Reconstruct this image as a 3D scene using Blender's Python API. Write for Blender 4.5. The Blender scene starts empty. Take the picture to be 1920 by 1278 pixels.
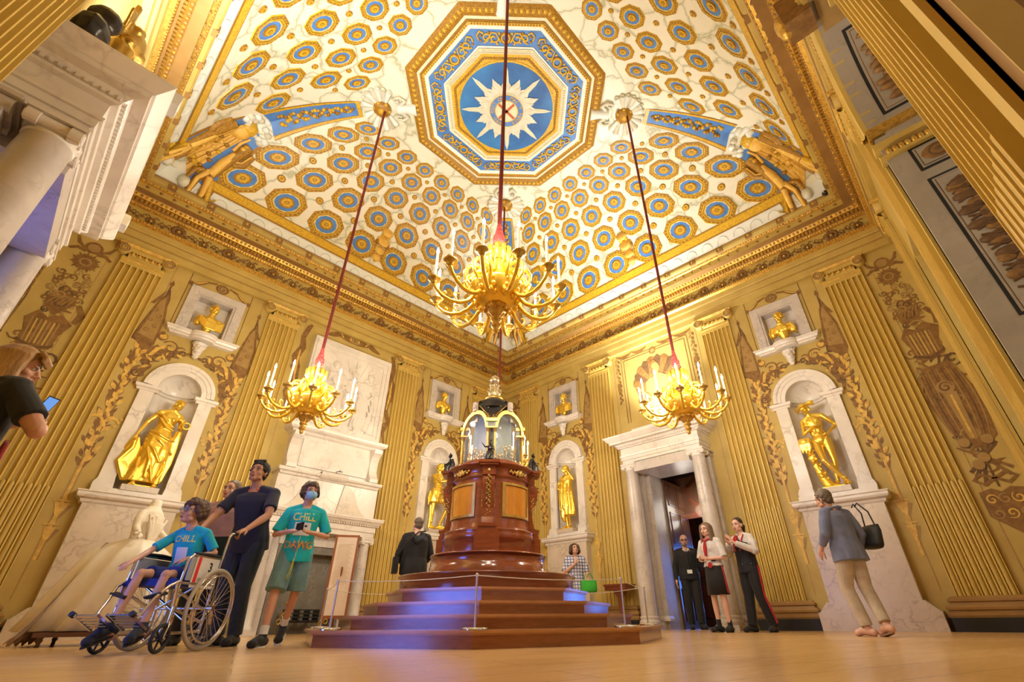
import bpy, math, random
from mathutils import Vector, Matrix, Euler
random.seed(7)
PI = math.pi
V = Vector
C = bpy.context.scene.collection
sc = bpy.context.scene
sin, cos = math.sin, math.cos

# ------------------------------------------------------------------ materials
def newmat(name):
    m = bpy.data.materials.new(name); m.use_nodes = True
    nt = m.node_tree; b = nt.nodes['Principled BSDF']
    return m, nt, b
def rgb(c): return (c[0], c[1], c[2], 1.0)
def ramp(nt, fac, stops):
    r = nt.nodes.new('ShaderNodeValToRGB'); e = r.color_ramp.elements
    while len(e) < len(stops): e.new(0.5)
    for i, (p, c) in enumerate(stops): e[i].position = p; e[i].color = rgb(c)
    nt.links.new(fac, r.inputs['Fac']); return r
def texco(nt, scale=(1, 1, 1)):
    t = nt.nodes.new('ShaderNodeTexCoord'); m = nt.nodes.new('ShaderNodeMapping')
    m.inputs['Scale'].default_value = scale
    nt.links.new(t.outputs['Object'], m.inputs['Vector']); return m.outputs['Vector']
def noise(nt, vec, scale, detail=4, rough=.55, dist=0):
    n = nt.nodes.new('ShaderNodeTexNoise'); n.inputs['Scale'].default_value = scale
    n.inputs['Detail'].default_value = detail; n.inputs['Roughness'].default_value = rough
    n.inputs['Distortion'].default_value = dist
    nt.links.new(vec, n.inputs['Vector']); return n.outputs['Fac']
def bump(nt, b, h, strength, dist=.01):
    n = nt.nodes.new('ShaderNodeBump'); n.inputs['Strength'].default_value = strength
    n.inputs['Distance'].default_value = dist
    nt.links.new(h, n.inputs['Height']); nt.links.new(n.outputs['Normal'], b.inputs['Normal'])
def mat(name, col, rough=.5, metal=0., col2=None, nscale=4., bmp=0., bscale=40., sc3=(1, 1, 1), coat=0., emit=None, estr=0., trans=0., sheen=0., spec=None):
    m, nt, b = newmat(name)
    b.inputs['Base Color'].default_value = rgb(col); b.inputs['Roughness'].default_value = rough
    b.inputs['Metallic'].default_value = metal
    if coat: b.inputs['Coat Weight'].default_value = coat; b.inputs['Coat Roughness'].default_value = .08
    if trans: b.inputs['Transmission Weight'].default_value = trans
    if sheen: b.inputs['Sheen Weight'].default_value = sheen
    if spec is not None: b.inputs['Specular IOR Level'].default_value = spec
    if emit: b.inputs['Emission Color'].default_value = rgb(emit); b.inputs['Emission Strength'].default_value = estr
    v = texco(nt, sc3)
    f = noise(nt, v, nscale)
    r = ramp(nt, f, [(.3, col), (.7, col2 or tuple(c * .86 for c in col))])
    nt.links.new(r.outputs['Color'], b.inputs['Base Color'])
    if bmp: bump(nt, b, noise(nt, v, bscale, 3), bmp)
    return m
def marble(name, c1, c2, vein, scale=2.2, rough=.28, amount=1.):
    m, nt, b = newmat(name); v = texco(nt)
    n1 = noise(nt, v, scale * .7, 5, .6, .6)
    mix = nt.nodes.new('ShaderNodeMix'); mix.data_type = 'VECTOR'; mix.inputs['Factor'].default_value = .42
    nn = nt.nodes.new('ShaderNodeTexNoise'); nn.inputs['Scale'].default_value = scale * 1.5; nn.inputs['Detail'].default_value = 4
    nt.links.new(v, nn.inputs['Vector'])
    nt.links.new(v, mix.inputs[4]); nt.links.new(nn.outputs['Color'], mix.inputs[5])
    vo = nt.nodes.new('ShaderNodeTexVoronoi'); vo.feature = 'DISTANCE_TO_EDGE'; vo.inputs['Scale'].default_value = scale * 2.6
    nt.links.new(mix.outputs[1], vo.inputs['Vector'])
    base = ramp(nt, n1, [(.3, c1), (.68, c2)])
    vr = ramp(nt, vo.outputs['Distance'], [(0., (.75, .75, .75)), (.02 * amount + .004, (.4, .4, .4)), (.085 * amount, (0, 0, 0))])
    br = ramp(nt, noise(nt, v, scale * 1.3, 3), [(.42, (0, 0, 0)), (.68, (1, 1, 1))])
    mul = nt.nodes.new('ShaderNodeMath'); mul.operation = 'MULTIPLY'
    nt.links.new(vr.outputs['Color'], mul.inputs[0]); nt.links.new(br.outputs['Color'], mul.inputs[1])
    mx = nt.nodes.new('ShaderNodeMix'); mx.data_type = 'RGBA'
    nt.links.new(mul.outputs[0], mx.inputs['Factor']); nt.links.new(base.outputs['Color'], mx.inputs[6]); mx.inputs[7].default_value = rgb(vein)
    nt.links.new(mx.outputs[2], b.inputs['Base Color']); b.inputs['Roughness'].default_value = rough
    return m
def wood(name, c1, c2, rough=.2, sc3=(3, 3, 20), coat=.5, nscale=2.):
    m, nt, b = newmat(name); v = texco(nt, sc3)
    f = noise(nt, v, nscale, 6, .6, .4)
    r = ramp(nt, f, [(.25, c1), (.75, c2)])
    nt.links.new(r.outputs['Color'], b.inputs['Base Color']); b.inputs['Roughness'].default_value = rough
    if coat: b.inputs['Coat Weight'].default_value = coat; b.inputs['Coat Roughness'].default_value = .12
    return m
def glow(name, col, strength):
    m, nt, b = newmat(name)
    b.inputs['Base Color'].default_value = rgb(col)
    b.inputs['Emission Color'].default_value = rgb(col); b.inputs['Emission Strength'].default_value = strength
    return m

M = {}
M['wall'] = mat('ochre_wall_paint', (.55, .40, .115), .62, col2=(.46, .325, .085), nscale=2.2, bmp=.15, bscale=14)
M['ochre'] = mat('ochre_pilaster_paint', (.61, .435, .11), .5, col2=(.50, .34, .07), nscale=2.6, bmp=.1, bscale=20, sc3=(1, 1, .3))
M['ochre_dk'] = mat('brown_painted_ornament', (.17, .078, .018), .6, col2=(.29, .15, .036), nscale=14)
M['brown'] = mat('dark_brown_paint', (.10, .048, .016), .6, col2=(.16, .08, .028), nscale=12)
M['fillet'] = mat('bright_gilt_fillet', (.80, .58, .16), .4, metal=.2, col2=(.66, .45, .10), nscale=8)
M['shadowpaint'] = mat('mid_brown_paint', (.32, .19, .055), .6, col2=(.40, .25, .075), nscale=6)
M['goldpaint'] = mat('golden_painted_ornament', (.80, .53, .10), .5, col2=(.50, .28, .05), nscale=11, bmp=.3, bscale=50)
M['gilt'] = mat('gilded_carving', (.85, .56, .12), .34, metal=.75, col2=(.50, .28, .05), nscale=22, bmp=.4, bscale=70)
M['gold'] = mat('gold_leaf', (1., .74, .13), .30, metal=.82, col2=(.95, .64, .08), nscale=5, bmp=.1, bscale=30)
M['gold_dk'] = mat('dull_gilding', (.70, .47, .12), .36, metal=.85, col2=(.50, .32, .07), nscale=9, bmp=.2, bscale=40)
M['marble'] = marble('white_veined_marble', (.84, .79, .72), (.68, .62, .56), (.44, .38, .34), 1.7, .3, 1.)
M['marble_grey'] = marble('grey_veined_marble', (.66, .60, .55), (.50, .45, .41), (.30, .26, .24), 2.6, .3, 1.3)
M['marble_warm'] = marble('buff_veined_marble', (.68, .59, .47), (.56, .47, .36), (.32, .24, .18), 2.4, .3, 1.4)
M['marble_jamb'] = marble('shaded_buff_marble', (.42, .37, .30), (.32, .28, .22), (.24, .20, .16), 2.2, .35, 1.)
M['marble_dk'] = marble('dark_grey_marble', (.22, .20, .17), (.12, .11, .09), (.35, .31, .26), 2.5, .35, 1.)
M['mahog'] = wood('polished_mahogany', (.20, .042, .014), (.32, .075, .026), .16, (2, 2, 14), .7)
M['mahog_dk'] = wood('dark_mahogany', (.15, .035, .014), (.23, .058, .022), .2, (3, 3, 12), .6)
M['satin'] = wood('satinwood_panel', (.70, .30, .03), (.55, .20, .015), .2, (6, 6, 3), .6, 1.6)
M['stepwood'] = wood('varnished_oak_steps', (.36, .13, .040), (.24, .075, .022), .2, (4, 4, 26), .5, 1.5)
M['steptop'] = wood('worn_oak_nosing', (.55, .27, .10), (.42, .19, .065), .25, (4, 4, 26), .4, 1.5)
M['doorwood'] = wood('door_mahogany', (.15, .06, .028), (.085, .032, .015), .3, (4, 4, 1), .3)
M['bronze'] = mat('dark_bronze', (.035, .032, .03), .3, metal=.8, col2=(.07, .065, .06), nscale=9)
M['black'] = mat('black_paint', (.012, .011, .010), .5)
M['white'] = mat('white_plastic', (.85, .85, .84), .4)
M['steel'] = mat('chrome_steel', (.75, .75, .76), .12, metal=1.)
M['redcord'] = mat('dark_red_cord', (.22, .022, .022), .7, col2=(.14, .012, .014), nscale=40, bmp=.5, bscale=120)
M['redtassel'] = mat('red_silk_tassel', (.42, .07, .06), .6, col2=(.28, .03, .03), nscale=40)
M['candle'] = mat('ivory_candle_tube', (.85, .80, .68), .4, emit=(1., .72, .36), estr=.6)
M['flame'] = glow('candle_bulb', (1., .84, .60), 70.)
M['glass'] = mat('clear_glass', (1, 1, 1), .02, trans=1.)

# ------------------------------------------------------------------ mesh builder
class MB:
    def __init__(s): s.v = []; s.f = []; s.m = []; s.s = []; s.T = Matrix()
    def add(s, vs, fs, m=0, sm=False):
        o = len(s.v); T = s.T
        s.v += [T @ V(p) for p in vs]
        for f in fs: s.f.append([o + i for i in f]); s.m.append(m); s.s.append(sm)
        return s
    def box(s, x0, x1, y0, y1, z0, z1, m=0):
        vs = [(x, y, z) for z in (z0, z1) for y in (y0, y1) for x in (x0, x1)]
        return s.add(vs, [(0, 2, 3, 1), (4, 5, 7, 6), (0, 1, 5, 4), (2, 6, 7, 3), (0, 4, 6, 2), (1, 3, 7, 5)], m)
    def lathe(s, prof, n=24, m=0, c=(0, 0), a0=0., a1=2 * PI, sm=True, cap=True, sx=1., sy=1.):
        full = abs(a1 - a0 - 2 * PI) < 1e-6; k = n if full else n + 1
        vs = []; fs = []
        for r, z in prof:
            for i in range(k):
                a = a0 + (a1 - a0) * i / n; vs.append((c[0] + r * cos(a) * sx, c[1] + r * sin(a) * sy, z))
        for j in range(len(prof) - 1):
            for i in range(n):
                i2 = (i + 1) % k if full else i + 1
                fs.append((j * k + i, j * k + i2, (j + 1) * k + i2, (j + 1) * k + i))
        s.add(vs, fs, m, sm)
        if cap and full:
            for j, fl in ((0, 1), (len(prof) - 1, 0)):
                if prof[j][0] > 1e-4:
                    ring = [(c[0] + prof[j][0] * cos(a0 + 2 * PI * i / n) * sx, c[1] + prof[j][0] * sin(a0 + 2 * PI * i / n) * sy, prof[j][1]) for i in range(n)]
                    s.add(ring, [tuple(range(n))[::-1] if fl else tuple(range(n))], m)
        return s
    def cyl(s, p0, p1, r0, r1=None, n=12, m=0, sm=True, cap=True):
        return s.tube([p0, p1], [r0, r0 if r1 is None else r1], n, m, sm, cap)
    def tube(s, pts, rad, n=8, m=0, sm=True, cap=True, closed=False, flat=1.):
        pts = [V(p) for p in pts]
        if not isinstance(rad, (list, tuple)): rad = [rad] * len(pts)
        N = len(pts); vs = []; fs = []; up = None
        for i, p in enumerate(pts):
            if closed: t = pts[(i + 1) % N] - pts[i - 1]
            else: t = pts[min(i + 1, N - 1)] - pts[max(i - 1, 0)]
            if t.length < 1e-9: t = V((0, 0, 1))
            t.normalize()
            if up is None:
                up = V((0, 0, 1)) if abs(t.z) < .9 else V((1, 0, 0))
            a = up - t * up.dot(t)
            if a.length < 1e-6: a = t.orthogonal()
            a.normalize(); b = t.cross(a); up = a
            for k in range(n):
                g = 2 * PI * k / n; vs.append(p + (a * cos(g) * flat + b * sin(g)) * rad[i])
        for i in range(N if closed else N - 1):
            j = (i + 1) % N
            for k in range(n):
                k2 = (k + 1) % n; fs.append((i * n + k, i * n + k2, j * n + k2, j * n + k))
        s.add(vs, fs, m, sm)
        if cap and not closed: s.add(vs[:n], [tuple(range(n))[::-1]], m); s.add(vs[-n:], [tuple(range(n))], m)
        return s
    def ball(s, c, r, m=0, nu=10, nv=7, R=None):
        if not isinstance(r, (list, tuple)): r = (r, r, r)
        vs = [V((0, 0, -1))]; fs = []
        for j in range(1, nv):
            t = PI * j / nv - PI / 2
            for i in range(nu): a = 2 * PI * i / nu; vs.append(V((cos(t) * cos(a), cos(t) * sin(a), sin(t))))
        vs.append(V((0, 0, 1))); L = len(vs) - 1
        for i in range(nu):
            i2 = (i + 1) % nu; fs.append((0, 1 + i2, 1 + i)); fs.append((L, L - nu + i, L - nu + i2))
            for j in range(nv - 2): o = 1 + j * nu; fs.append((o + i, o + i2, o + nu + i2, o + nu + i))
        c = V(c); R = R or Matrix.Identity(3)
        return s.add([c + R @ V((p.x * r[0], p.y * r[1], p.z * r[2])) for p in vs], fs, m, True)
    def cap(s, p0, p1, r0, r1=None, n=10, m=0):   # capsule with round ends
        r1 = r0 if r1 is None else r1
        s.tube([p0, p1], [r0, r1], n, m); s.ball(p0, r0, m, n, 6); s.ball(p1, r1, m, n, 6); return s
    def prism(s, poly, y0, y1, m=0, ms=None):     # polygon in x,z extruded along y from y0 (front, smaller) to y1
        n = len(poly); vs = [(x, y0, z) for x, z in poly] + [(x, y1, z) for x, z in poly]
        A = sum(poly[i][0] * poly[(i + 1) % n][1] - poly[(i + 1) % n][0] * poly[i][1] for i in range(n))
        f = tuple(range(n)); g = tuple(range(n, 2 * n))
        s.add(vs, [f if A > 0 else f[::-1]], m); s.add(vs, [g[::-1] if A > 0 else g], m)
        s.add(vs, [(i, (i + 1) % n, n + (i + 1) % n, n + i) if A < 0 else (n + i, n + (i + 1) % n, (i + 1) % n, i) for i in range(n)], m if ms is None else ms)
        return s
    def sweepx(s, prof, x0, x1, m=0, ret=True, sm=False):
        """moulding: profile of (d,z) from the wall outward, running along x, wall at y=0, room at -y; mitred returns at both ends"""
        n = len(prof); vs = []
        rings = []
        if ret: rings += [[(x0 , 0 * d, z) for d, z in prof]]
        rings += [[(x0 - (d if ret else 0), -d, z) for d, z in prof], [(x1 + (d if ret else 0), -d, z) for d, z in prof]]
        if ret: rings += [[(x1, 0 * d, z) for d, z in prof]]
        if ret:
            rings[0] = [(x0 - d, 0, z) for d, z in prof]; rings[-1] = [(x1 + d, 0, z) for d, z in prof]
        for r in rings: vs += r
        fs = [(j * n + i, (j + 1) * n + i, (j + 1) * n + i + 1, j * n + i + 1) for j in range(len(rings) - 1) for i in range(n - 1)]
        mm = m if isinstance(m, (list, tuple)) else [m] * (n - 1)
        for i in range(n - 1): s.add(vs, [f for f in fs if f[0] % n == i], mm[i], sm)
        # close top and bottom
        o = 1 if ret else 0
        for i in (0, n - 1):
            q = [rings[k][i] for k in range(len(rings))]
            if not ret: q = q + [(x1, 0, prof[i][1]), (x0, 0, prof[i][1])]
            s.add(q, [tuple(range(len(q)))[::(1 if i == 0 else -1)]], mm[0 if i == 0 else -1])
        return s
    def torus(s, c, R, r, n=16, k=8, m=0, axis='z'):
        pts = []
        for i in range(n):
            a = 2 * PI * i / n
            p = {'z': (R * cos(a), R * sin(a), 0), 'y': (R * cos(a), 0, R * sin(a)), 'x': (0, R * cos(a), R * sin(a))}[axis]
            pts.append(V(c) + V(p))
        return s.tube(pts, r, k, m, closed=True)

def build(name, mb, mats, parent=None, loc=None, me=None):
    if me is None:
        me = bpy.data.meshes.new(name)
        me.from_pydata([tuple(p) for p in mb.v], [], mb.f)
        ml = mats if isinstance(mats, (list, tuple)) else [mats]
        for x in ml: me.materials.append(M[x] if isinstance(x, str) else x)
        me.polygons.foreach_set('material_index', mb.m); me.polygons.foreach_set('use_smooth', mb.s)
        me.update()
    o = bpy.data.objects.new(name, me); C.objects.link(o)
    if parent is not None: o.parent = parent
    if loc is not None: o.location = loc
    return o
def tag(o, label=None, cat=None, group=None, kind=None):
    if label: o['label'] = label
    if cat: o['category'] = cat
    if group: o['group'] = group
    if kind: o['kind'] = kind
    return o
def thing(name, label, cat, loc=(0, 0, 0), rz=0., group=None, kind=None):
    o = bpy.data.objects.new(name, None); C.objects.link(o); o.empty_display_size = .1
    o.location = loc; o.rotation_euler = (0, 0, rz)
    return tag(o, label, cat, group, kind)
def dup(root, loc, rz=None, label=None, group=None, scale=None):
    r = root.copy(); C.objects.link(r); r.location = loc
    if rz is not None: r.rotation_euler = (0, 0, rz)
    if scale: r.scale = scale
    if label: r['label'] = label
    if group: r['group'] = group
    for ch in list(root.children):
        c = ch.copy(); C.objects.link(c); c.parent = r
        for g in ch.children: d = g.copy(); C.objects.link(d); d.parent = c
    return r
def blob(name, mb, mats, parent=None, voxel=.008, smooth=5, loc=None, fac=.5):
    """fuse overlapping shapes into one continuous skin"""
    o = build(name, mb, mats)
    r = o.modifiers.new('r', 'REMESH'); r.mode = 'VOXEL'; r.voxel_size = voxel; r.use_smooth_shade = True
    if smooth:
        q = o.modifiers.new('s', 'SMOOTH'); q.factor = fac; q.iterations = smooth
    dg = bpy.context.evaluated_depsgraph_get()
    me = bpy.data.meshes.new_from_object(o.evaluated_get(dg), preserve_all_data_layers=False, depsgraph=dg)
    old = o.data; o.modifiers.clear(); o.data = me; bpy.data.meshes.remove(old); me.name = name
    me.polygons.foreach_set('use_smooth', [True] * len(me.polygons))
    if parent is not None: o.parent = parent
    if loc is not None: o.location = loc
    return o
# walls: name -> (origin, rotation). local x runs left to right as seen from inside, -y points into the room
AX, AY, AW = 5.6, 5.55, 5.5
WALL = {'left': ((0, AY, 0), 0.), 'right': ((AX, 0, 0), -PI / 2), 'window': ((0, -AW, 0), PI), 'door': ((-AX, 0, 0), PI / 2)}
# ------------------------------------------------------------------ camera
def camera():
    yaw, pitch, roll = .747945, .545035, -.00931671
    f = V((cos(yaw) * cos(pitch), sin(yaw) * cos(pitch), sin(pitch)))
    r = V((sin(yaw), -cos(yaw), 0)); u = r.cross(f)
    c, s = cos(roll), sin(roll); r2 = r * c + u * s; u2 = u * c - r * s
    cd = bpy.data.cameras.new('camera'); co = bpy.data.objects.new('camera', cd); C.objects.link(co)
    m = Matrix((r2, u2, -f)).transposed().to_4x4(); m.translation = V((-4.363793, -4.805636, .201168))
    co.matrix_world = m
    cd.sensor_width = 36; cd.lens = 860.38 * 36 / 1920; cd.shift_x = -33.3 / 1920; cd.clip_start = .02
    sc.camera = co
camera()
sc.view_settings.view_transform = 'Standard'; sc.view_settings.look = 'None'
sc.view_settings.gamma = 1; sc.view_settings.use_curve_mapping = False
# ------------------------------------------------------------------ room shell
def wallT(side, inv=False):
    (x, y, z), r = WALL[side]; return Matrix.Translation((x, y, z)) @ Matrix.Rotation(r, 4, 'Z')
def cells(mb, u0, u1, z0, z1, holes, th=.3, m=0):
    us = sorted({u0, u1} | {h[0] for h in holes} | {h[1] for h in holes})
    zs = sorted({z0, z1} | {h[2] for h in holes} | {h[3] for h in holes})
    for i in range(len(us) - 1):
        run = None
        for j in range(len(zs)):
            solid = False
            if j < len(zs) - 1:
                cu, cz = (us[i] + us[i + 1]) / 2, (zs[j] + zs[j + 1]) / 2
                solid = not any(h[0] < cu < h[1] and h[2] < cz < h[3] for h in holes)
            if solid and run is None: run = zs[j]
            if not solid and run is not None: mb.box(us[i], us[i + 1], 0, th, run, zs[j], m); run = None

# --- painted ornament helpers (thin paint-like relief in the wall mesh); pts are (u,z) in wall coordinates
DC = [0]
def dd(d): DC[0] = (DC[0] + 1) % 140; return d + DC[0] * 1.1e-5
def stroke(mb, pts, w, m, d=.006):
    """brush stroke with varying width"""
    n = len(pts); d = dd(d)
    if not isinstance(w, (list, tuple)): w = [w * (.35 + .65 * sin(PI * min(1, max(0, (i + .5) / n)))) for i in range(n)]
    L = []; Rr = []
    for i, (x, z) in enumerate(pts):
        a = pts[max(i - 1, 0)]; b = pts[min(i + 1, n - 1)]; t = V((b[0] - a[0], b[1] - a[1]));
        if t.length < 1e-9: t = V((1, 0))
        t.normalize(); k = w[i] / 2
        L.append((x - t.y * k, -d, z + t.x * k)); Rr.append((x + t.y * k, -d, z - t.x * k))
    vs = L + Rr
    mb.add(vs, [(i, i + 1, n + i + 1, n + i) for i in range(n - 1)], m)
def flat(mb, poly, m, d=.005):
    d = dd(d); mb.add([(x, -d, z) for x, z in poly], [tuple(range(len(poly)))], m)
def disc(mb, c, r, m, d=.006, n=14, r2=None):
    flat(mb, [(c[0] + r * cos(2 * PI * i / n), c[1] + (r2 or r) * sin(2 * PI * i / n)) for i in range(n)], m, d)
def spiral(c, r, turns, a0, n=16, dirn=1, r1=.15):
    return [(c[0] + r * (1 - (1 - r1) * i / n) * cos(a0 + dirn * 2 * PI * turns * i / n), c[1] + r * (1 - (1 - r1) * i / n) * sin(a0 + dirn * 2 * PI * turns * i / n)) for i in range(n + 1)]
def leaf(mb, c, ang, L, w, m, d=.006):
    p = []
    for t, k in ((0, 0), (.2, .6), (.45, 1), (.7, .75), (1, 0), (.7, -.6), (.45, -.8), (.2, -.5)):
        x = t * L; y = k * w / 2; p.append((c[0] + x * cos(ang) - y * sin(ang), c[1] + x * sin(ang) + y * cos(ang)))
    flat(mb, p, m, d)
def bez(a, b, c, n=8): return [((1 - t) ** 2 * a[0] + 2 * t * (1 - t) * b[0] + t * t * c[0], (1 - t) ** 2 * a[1] + 2 * t * (1 - t) * b[1] + t * t * c[1]) for t in [i / n for i in range(n + 1)]]
# material slots of the walls: 0 wall 1 brown 2 dark 3 gold 4 midshadow 5 ochre light
WM = ['wall', 'ochre_dk', 'brown', 'goldpaint', 'shadowpaint', 'ochre']

def niche_paint(mb, c, g=3):
    """painted banners, staffs, scrolls and pediment round one niche bay centred on c"""
    for s in (-1, 1):
        u = c + s * .84
        # staff and its shadow, the shadow painted in mid brown
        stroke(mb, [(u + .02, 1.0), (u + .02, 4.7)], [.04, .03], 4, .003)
        stroke(mb, [(u, 1.0), (u, 4.6)], [.045, .03], g, .006)
        for z, w in ((1.48, .2), (1.83, .24)):
            flat(mb, [(u - w / 2, z), (u + w / 2, z), (u + w / 2, z + .025), (u - w / 2, z + .025)], g, .009)
            flat(mb, [(u - w / 2 + .03, z - .02), (u + w / 2 - .03, z - .02), (u + .03, z - .2), (u - .03, z - .2)], 3, .0085)
            flat(mb, [(u - .035, z + .02), (u + .035, z + .02), (u + .02, z + .17), (u - .02, z + .17)], 3, .0085)
            flat(mb, [(u - w / 2 + .04, z - .04), (u + w / 2 + .02, z - .05), (u + .05, z - .24), (u - .02, z - .24)], 4, .004)  # cup's cast shadow painted in mid brown, offset to the right
        stroke(mb, [(u + .05 * sin(q * .9) - .015, 2.38 + q * .1) for q in range(24)], [.11] * 24, 1, .0045)  # brown stroke painted behind the garland as its shadow
        # twisted garland
        for k in range(26):
            z = 2.45 + k * .085; tt = k / 25; a = .055 * sin(k * 1.15)
            leaf(mb, (u + a, z), PI / 2 + (.6 if k % 2 else -.6), .17 - .05 * abs(tt - .4), .085, 3, .010)
            leaf(mb, (u + a - .02, z - .03), PI / 2 + (-.7 if k % 2 else .7), .14, .07, 1, .0075)
            leaf(mb, (u - a, z), PI / 2 + (.4 if k % 2 else -.4), .13, .06, 1 if k % 3 else 3, .0088)
        stroke(mb, bez((u - .2, 3.17), (u - .1, 3.3), (u, 3.14), 6), .05, 3, .012); stroke(mb, bez((u + .2, 3.17), (u + .1, 3.3), (u, 3.14), 6), .05, 3, .012)
        for e in (-1, 1):
            for q in ((.2, 3.17), (.17, 3.1), (.22, 3.23)): disc(mb, (u + e * q[0], q[1]), .028, 3, .012, 8)
        # banner
        w = .17
        flat(mb, [(u - w - .03, 4.74), (u + w - .03, 4.66), (u + .09, 5.75), (u + .03, 5.98), (u - .02, 5.74), (u - .13, 5.3)], 2, .003)
        flat(mb, [(u - w, 4.8), (u + w, 4.74), (u + .16, 5.3), (u + .03, 5.92), (u - .06, 5.7), (u - .13, 5.3)], 1, .006)
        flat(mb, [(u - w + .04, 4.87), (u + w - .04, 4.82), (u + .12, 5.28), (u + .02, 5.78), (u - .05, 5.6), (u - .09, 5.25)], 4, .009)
        for k in range(5): stroke(mb, spiral((u - .05 + .1 * (k % 2), 4.98 + k * .12), .05, 1.1, k), .018, 1, .011)
        flat(mb, [(u - w, 4.8), (u + w, 4.74), (u + .12, 4.62), (u + .13, 4.5), (u + .04, 4.62), (u - .07, 4.68)], 1, .008)
        flat(mb, [(u + s * .02, 5.92), (u + s * .17, 5.55), (u + s * .11, 5.56), (u + s * .05, 5.7)], 1, .0075)
        stroke(mb, [(u, 5.75), (u + .01, 6.05)], .03, 2, .009)
        flat(mb, [(u + .01, 6.02), (u + .05, 6.1), (u + .01, 6.2), (u - .03, 6.1)], 1, .009)
    # scrolls beside the arch head and winged figures
    for s in (-1, 1):
        f = lambda pts: [(c + s * x, z) for x, z in pts]
        stroke(mb, f([(.66, 3.85), (.72, 4.05), (.62, 4.3), (.66, 4.5), (.52, 4.62), (.36, 4.66), (.22, 4.62)]), [.02, .08, .12, .16, .17, .14, .04], 1, .006)
        stroke(mb, f(bez((.62, 4.25), (.82, 4.45), (.6, 4.75), 8)), [.03, .07, .1, .12, .12, .1, .1, .08, .05], 1, .0075)
        stroke(mb, f([(.58, 4.35), (.66, 4.5), (.6, 4.68), (.48, 4.78)]), [.03, .06, .07, .03], 3, .010)
        stroke(mb, f(spiral((.42, 4.78), .14, 1.3, .4)), .05, 1, .0095)
        stroke(mb, f(spiral((.42, 4.78), .11, 1.1, .4)), .022, 3, .012)
        stroke(mb, f(spiral((.25, 4.75), .1, 1.1, 2.4, dirn=-1)), .04, 1, .0095)
        stroke(mb, f(spiral((.70, 4.12), .09, 1.2, 1.2)), .035, 1, .0095); stroke(mb, f(spiral((.64, 3.9), .07, 1.2, 3)), .03, 3, .0095)
        disc(mb, (c + s * .60, 4.95), .085, 1, .0095); disc(mb, (c + s * .59, 4.96), .06, 3, .012); disc(mb, (c + s * .62, 5.02), .04, 1, .013)
        for k in range(4): leaf(mb, (c + s * (.5 - .03 * k), 4.55 - k * .02), PI / 2 + s * (.9 - .5 * k), .16, .05, 3 if k % 2 else 1, .0125)
        for k in range(9):
            a = (.12 + .085 * k) * PI / 1.9; x, z = c + s * .76 * cos(a), 3.98 + .76 * sin(a)
            stroke(mb, spiral((x, z), .085, 1.2, k * 1.4, 10, s), .035, 1 if k % 2 else 2, .0098); leaf(mb, (x, z), a * s + k, .15, .06, 3 if k % 2 else 1, .0128)
        # pediment over the bust frame
        stroke(mb, f(bez((.56, 6.3), (.42, 6.33), (.3, 6.45), 6) + [(.12, 6.5)]), .075, 1, .006)
        stroke(mb, f(bez((.54, 6.31), (.42, 6.35), (.3, 6.46), 6)), .03, 3, .009)
        disc(mb, (c + s * .56, 6.3), .05, 1, .009)
    disc(mb, (c, 6.42), .13, 1, .009, 14, .11); disc(mb, (c, 6.42), .085, 4, .012); stroke(mb, spiral((c, 6.42), .08, 1.4, 0), .02, 2, .014)
    # panel joints
    for s in (-.62, .62): stroke(mb, [(c + s * .96 , 5.2), (c + s * .96, 6.54)], [.012, .012], 2, .004)

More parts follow.
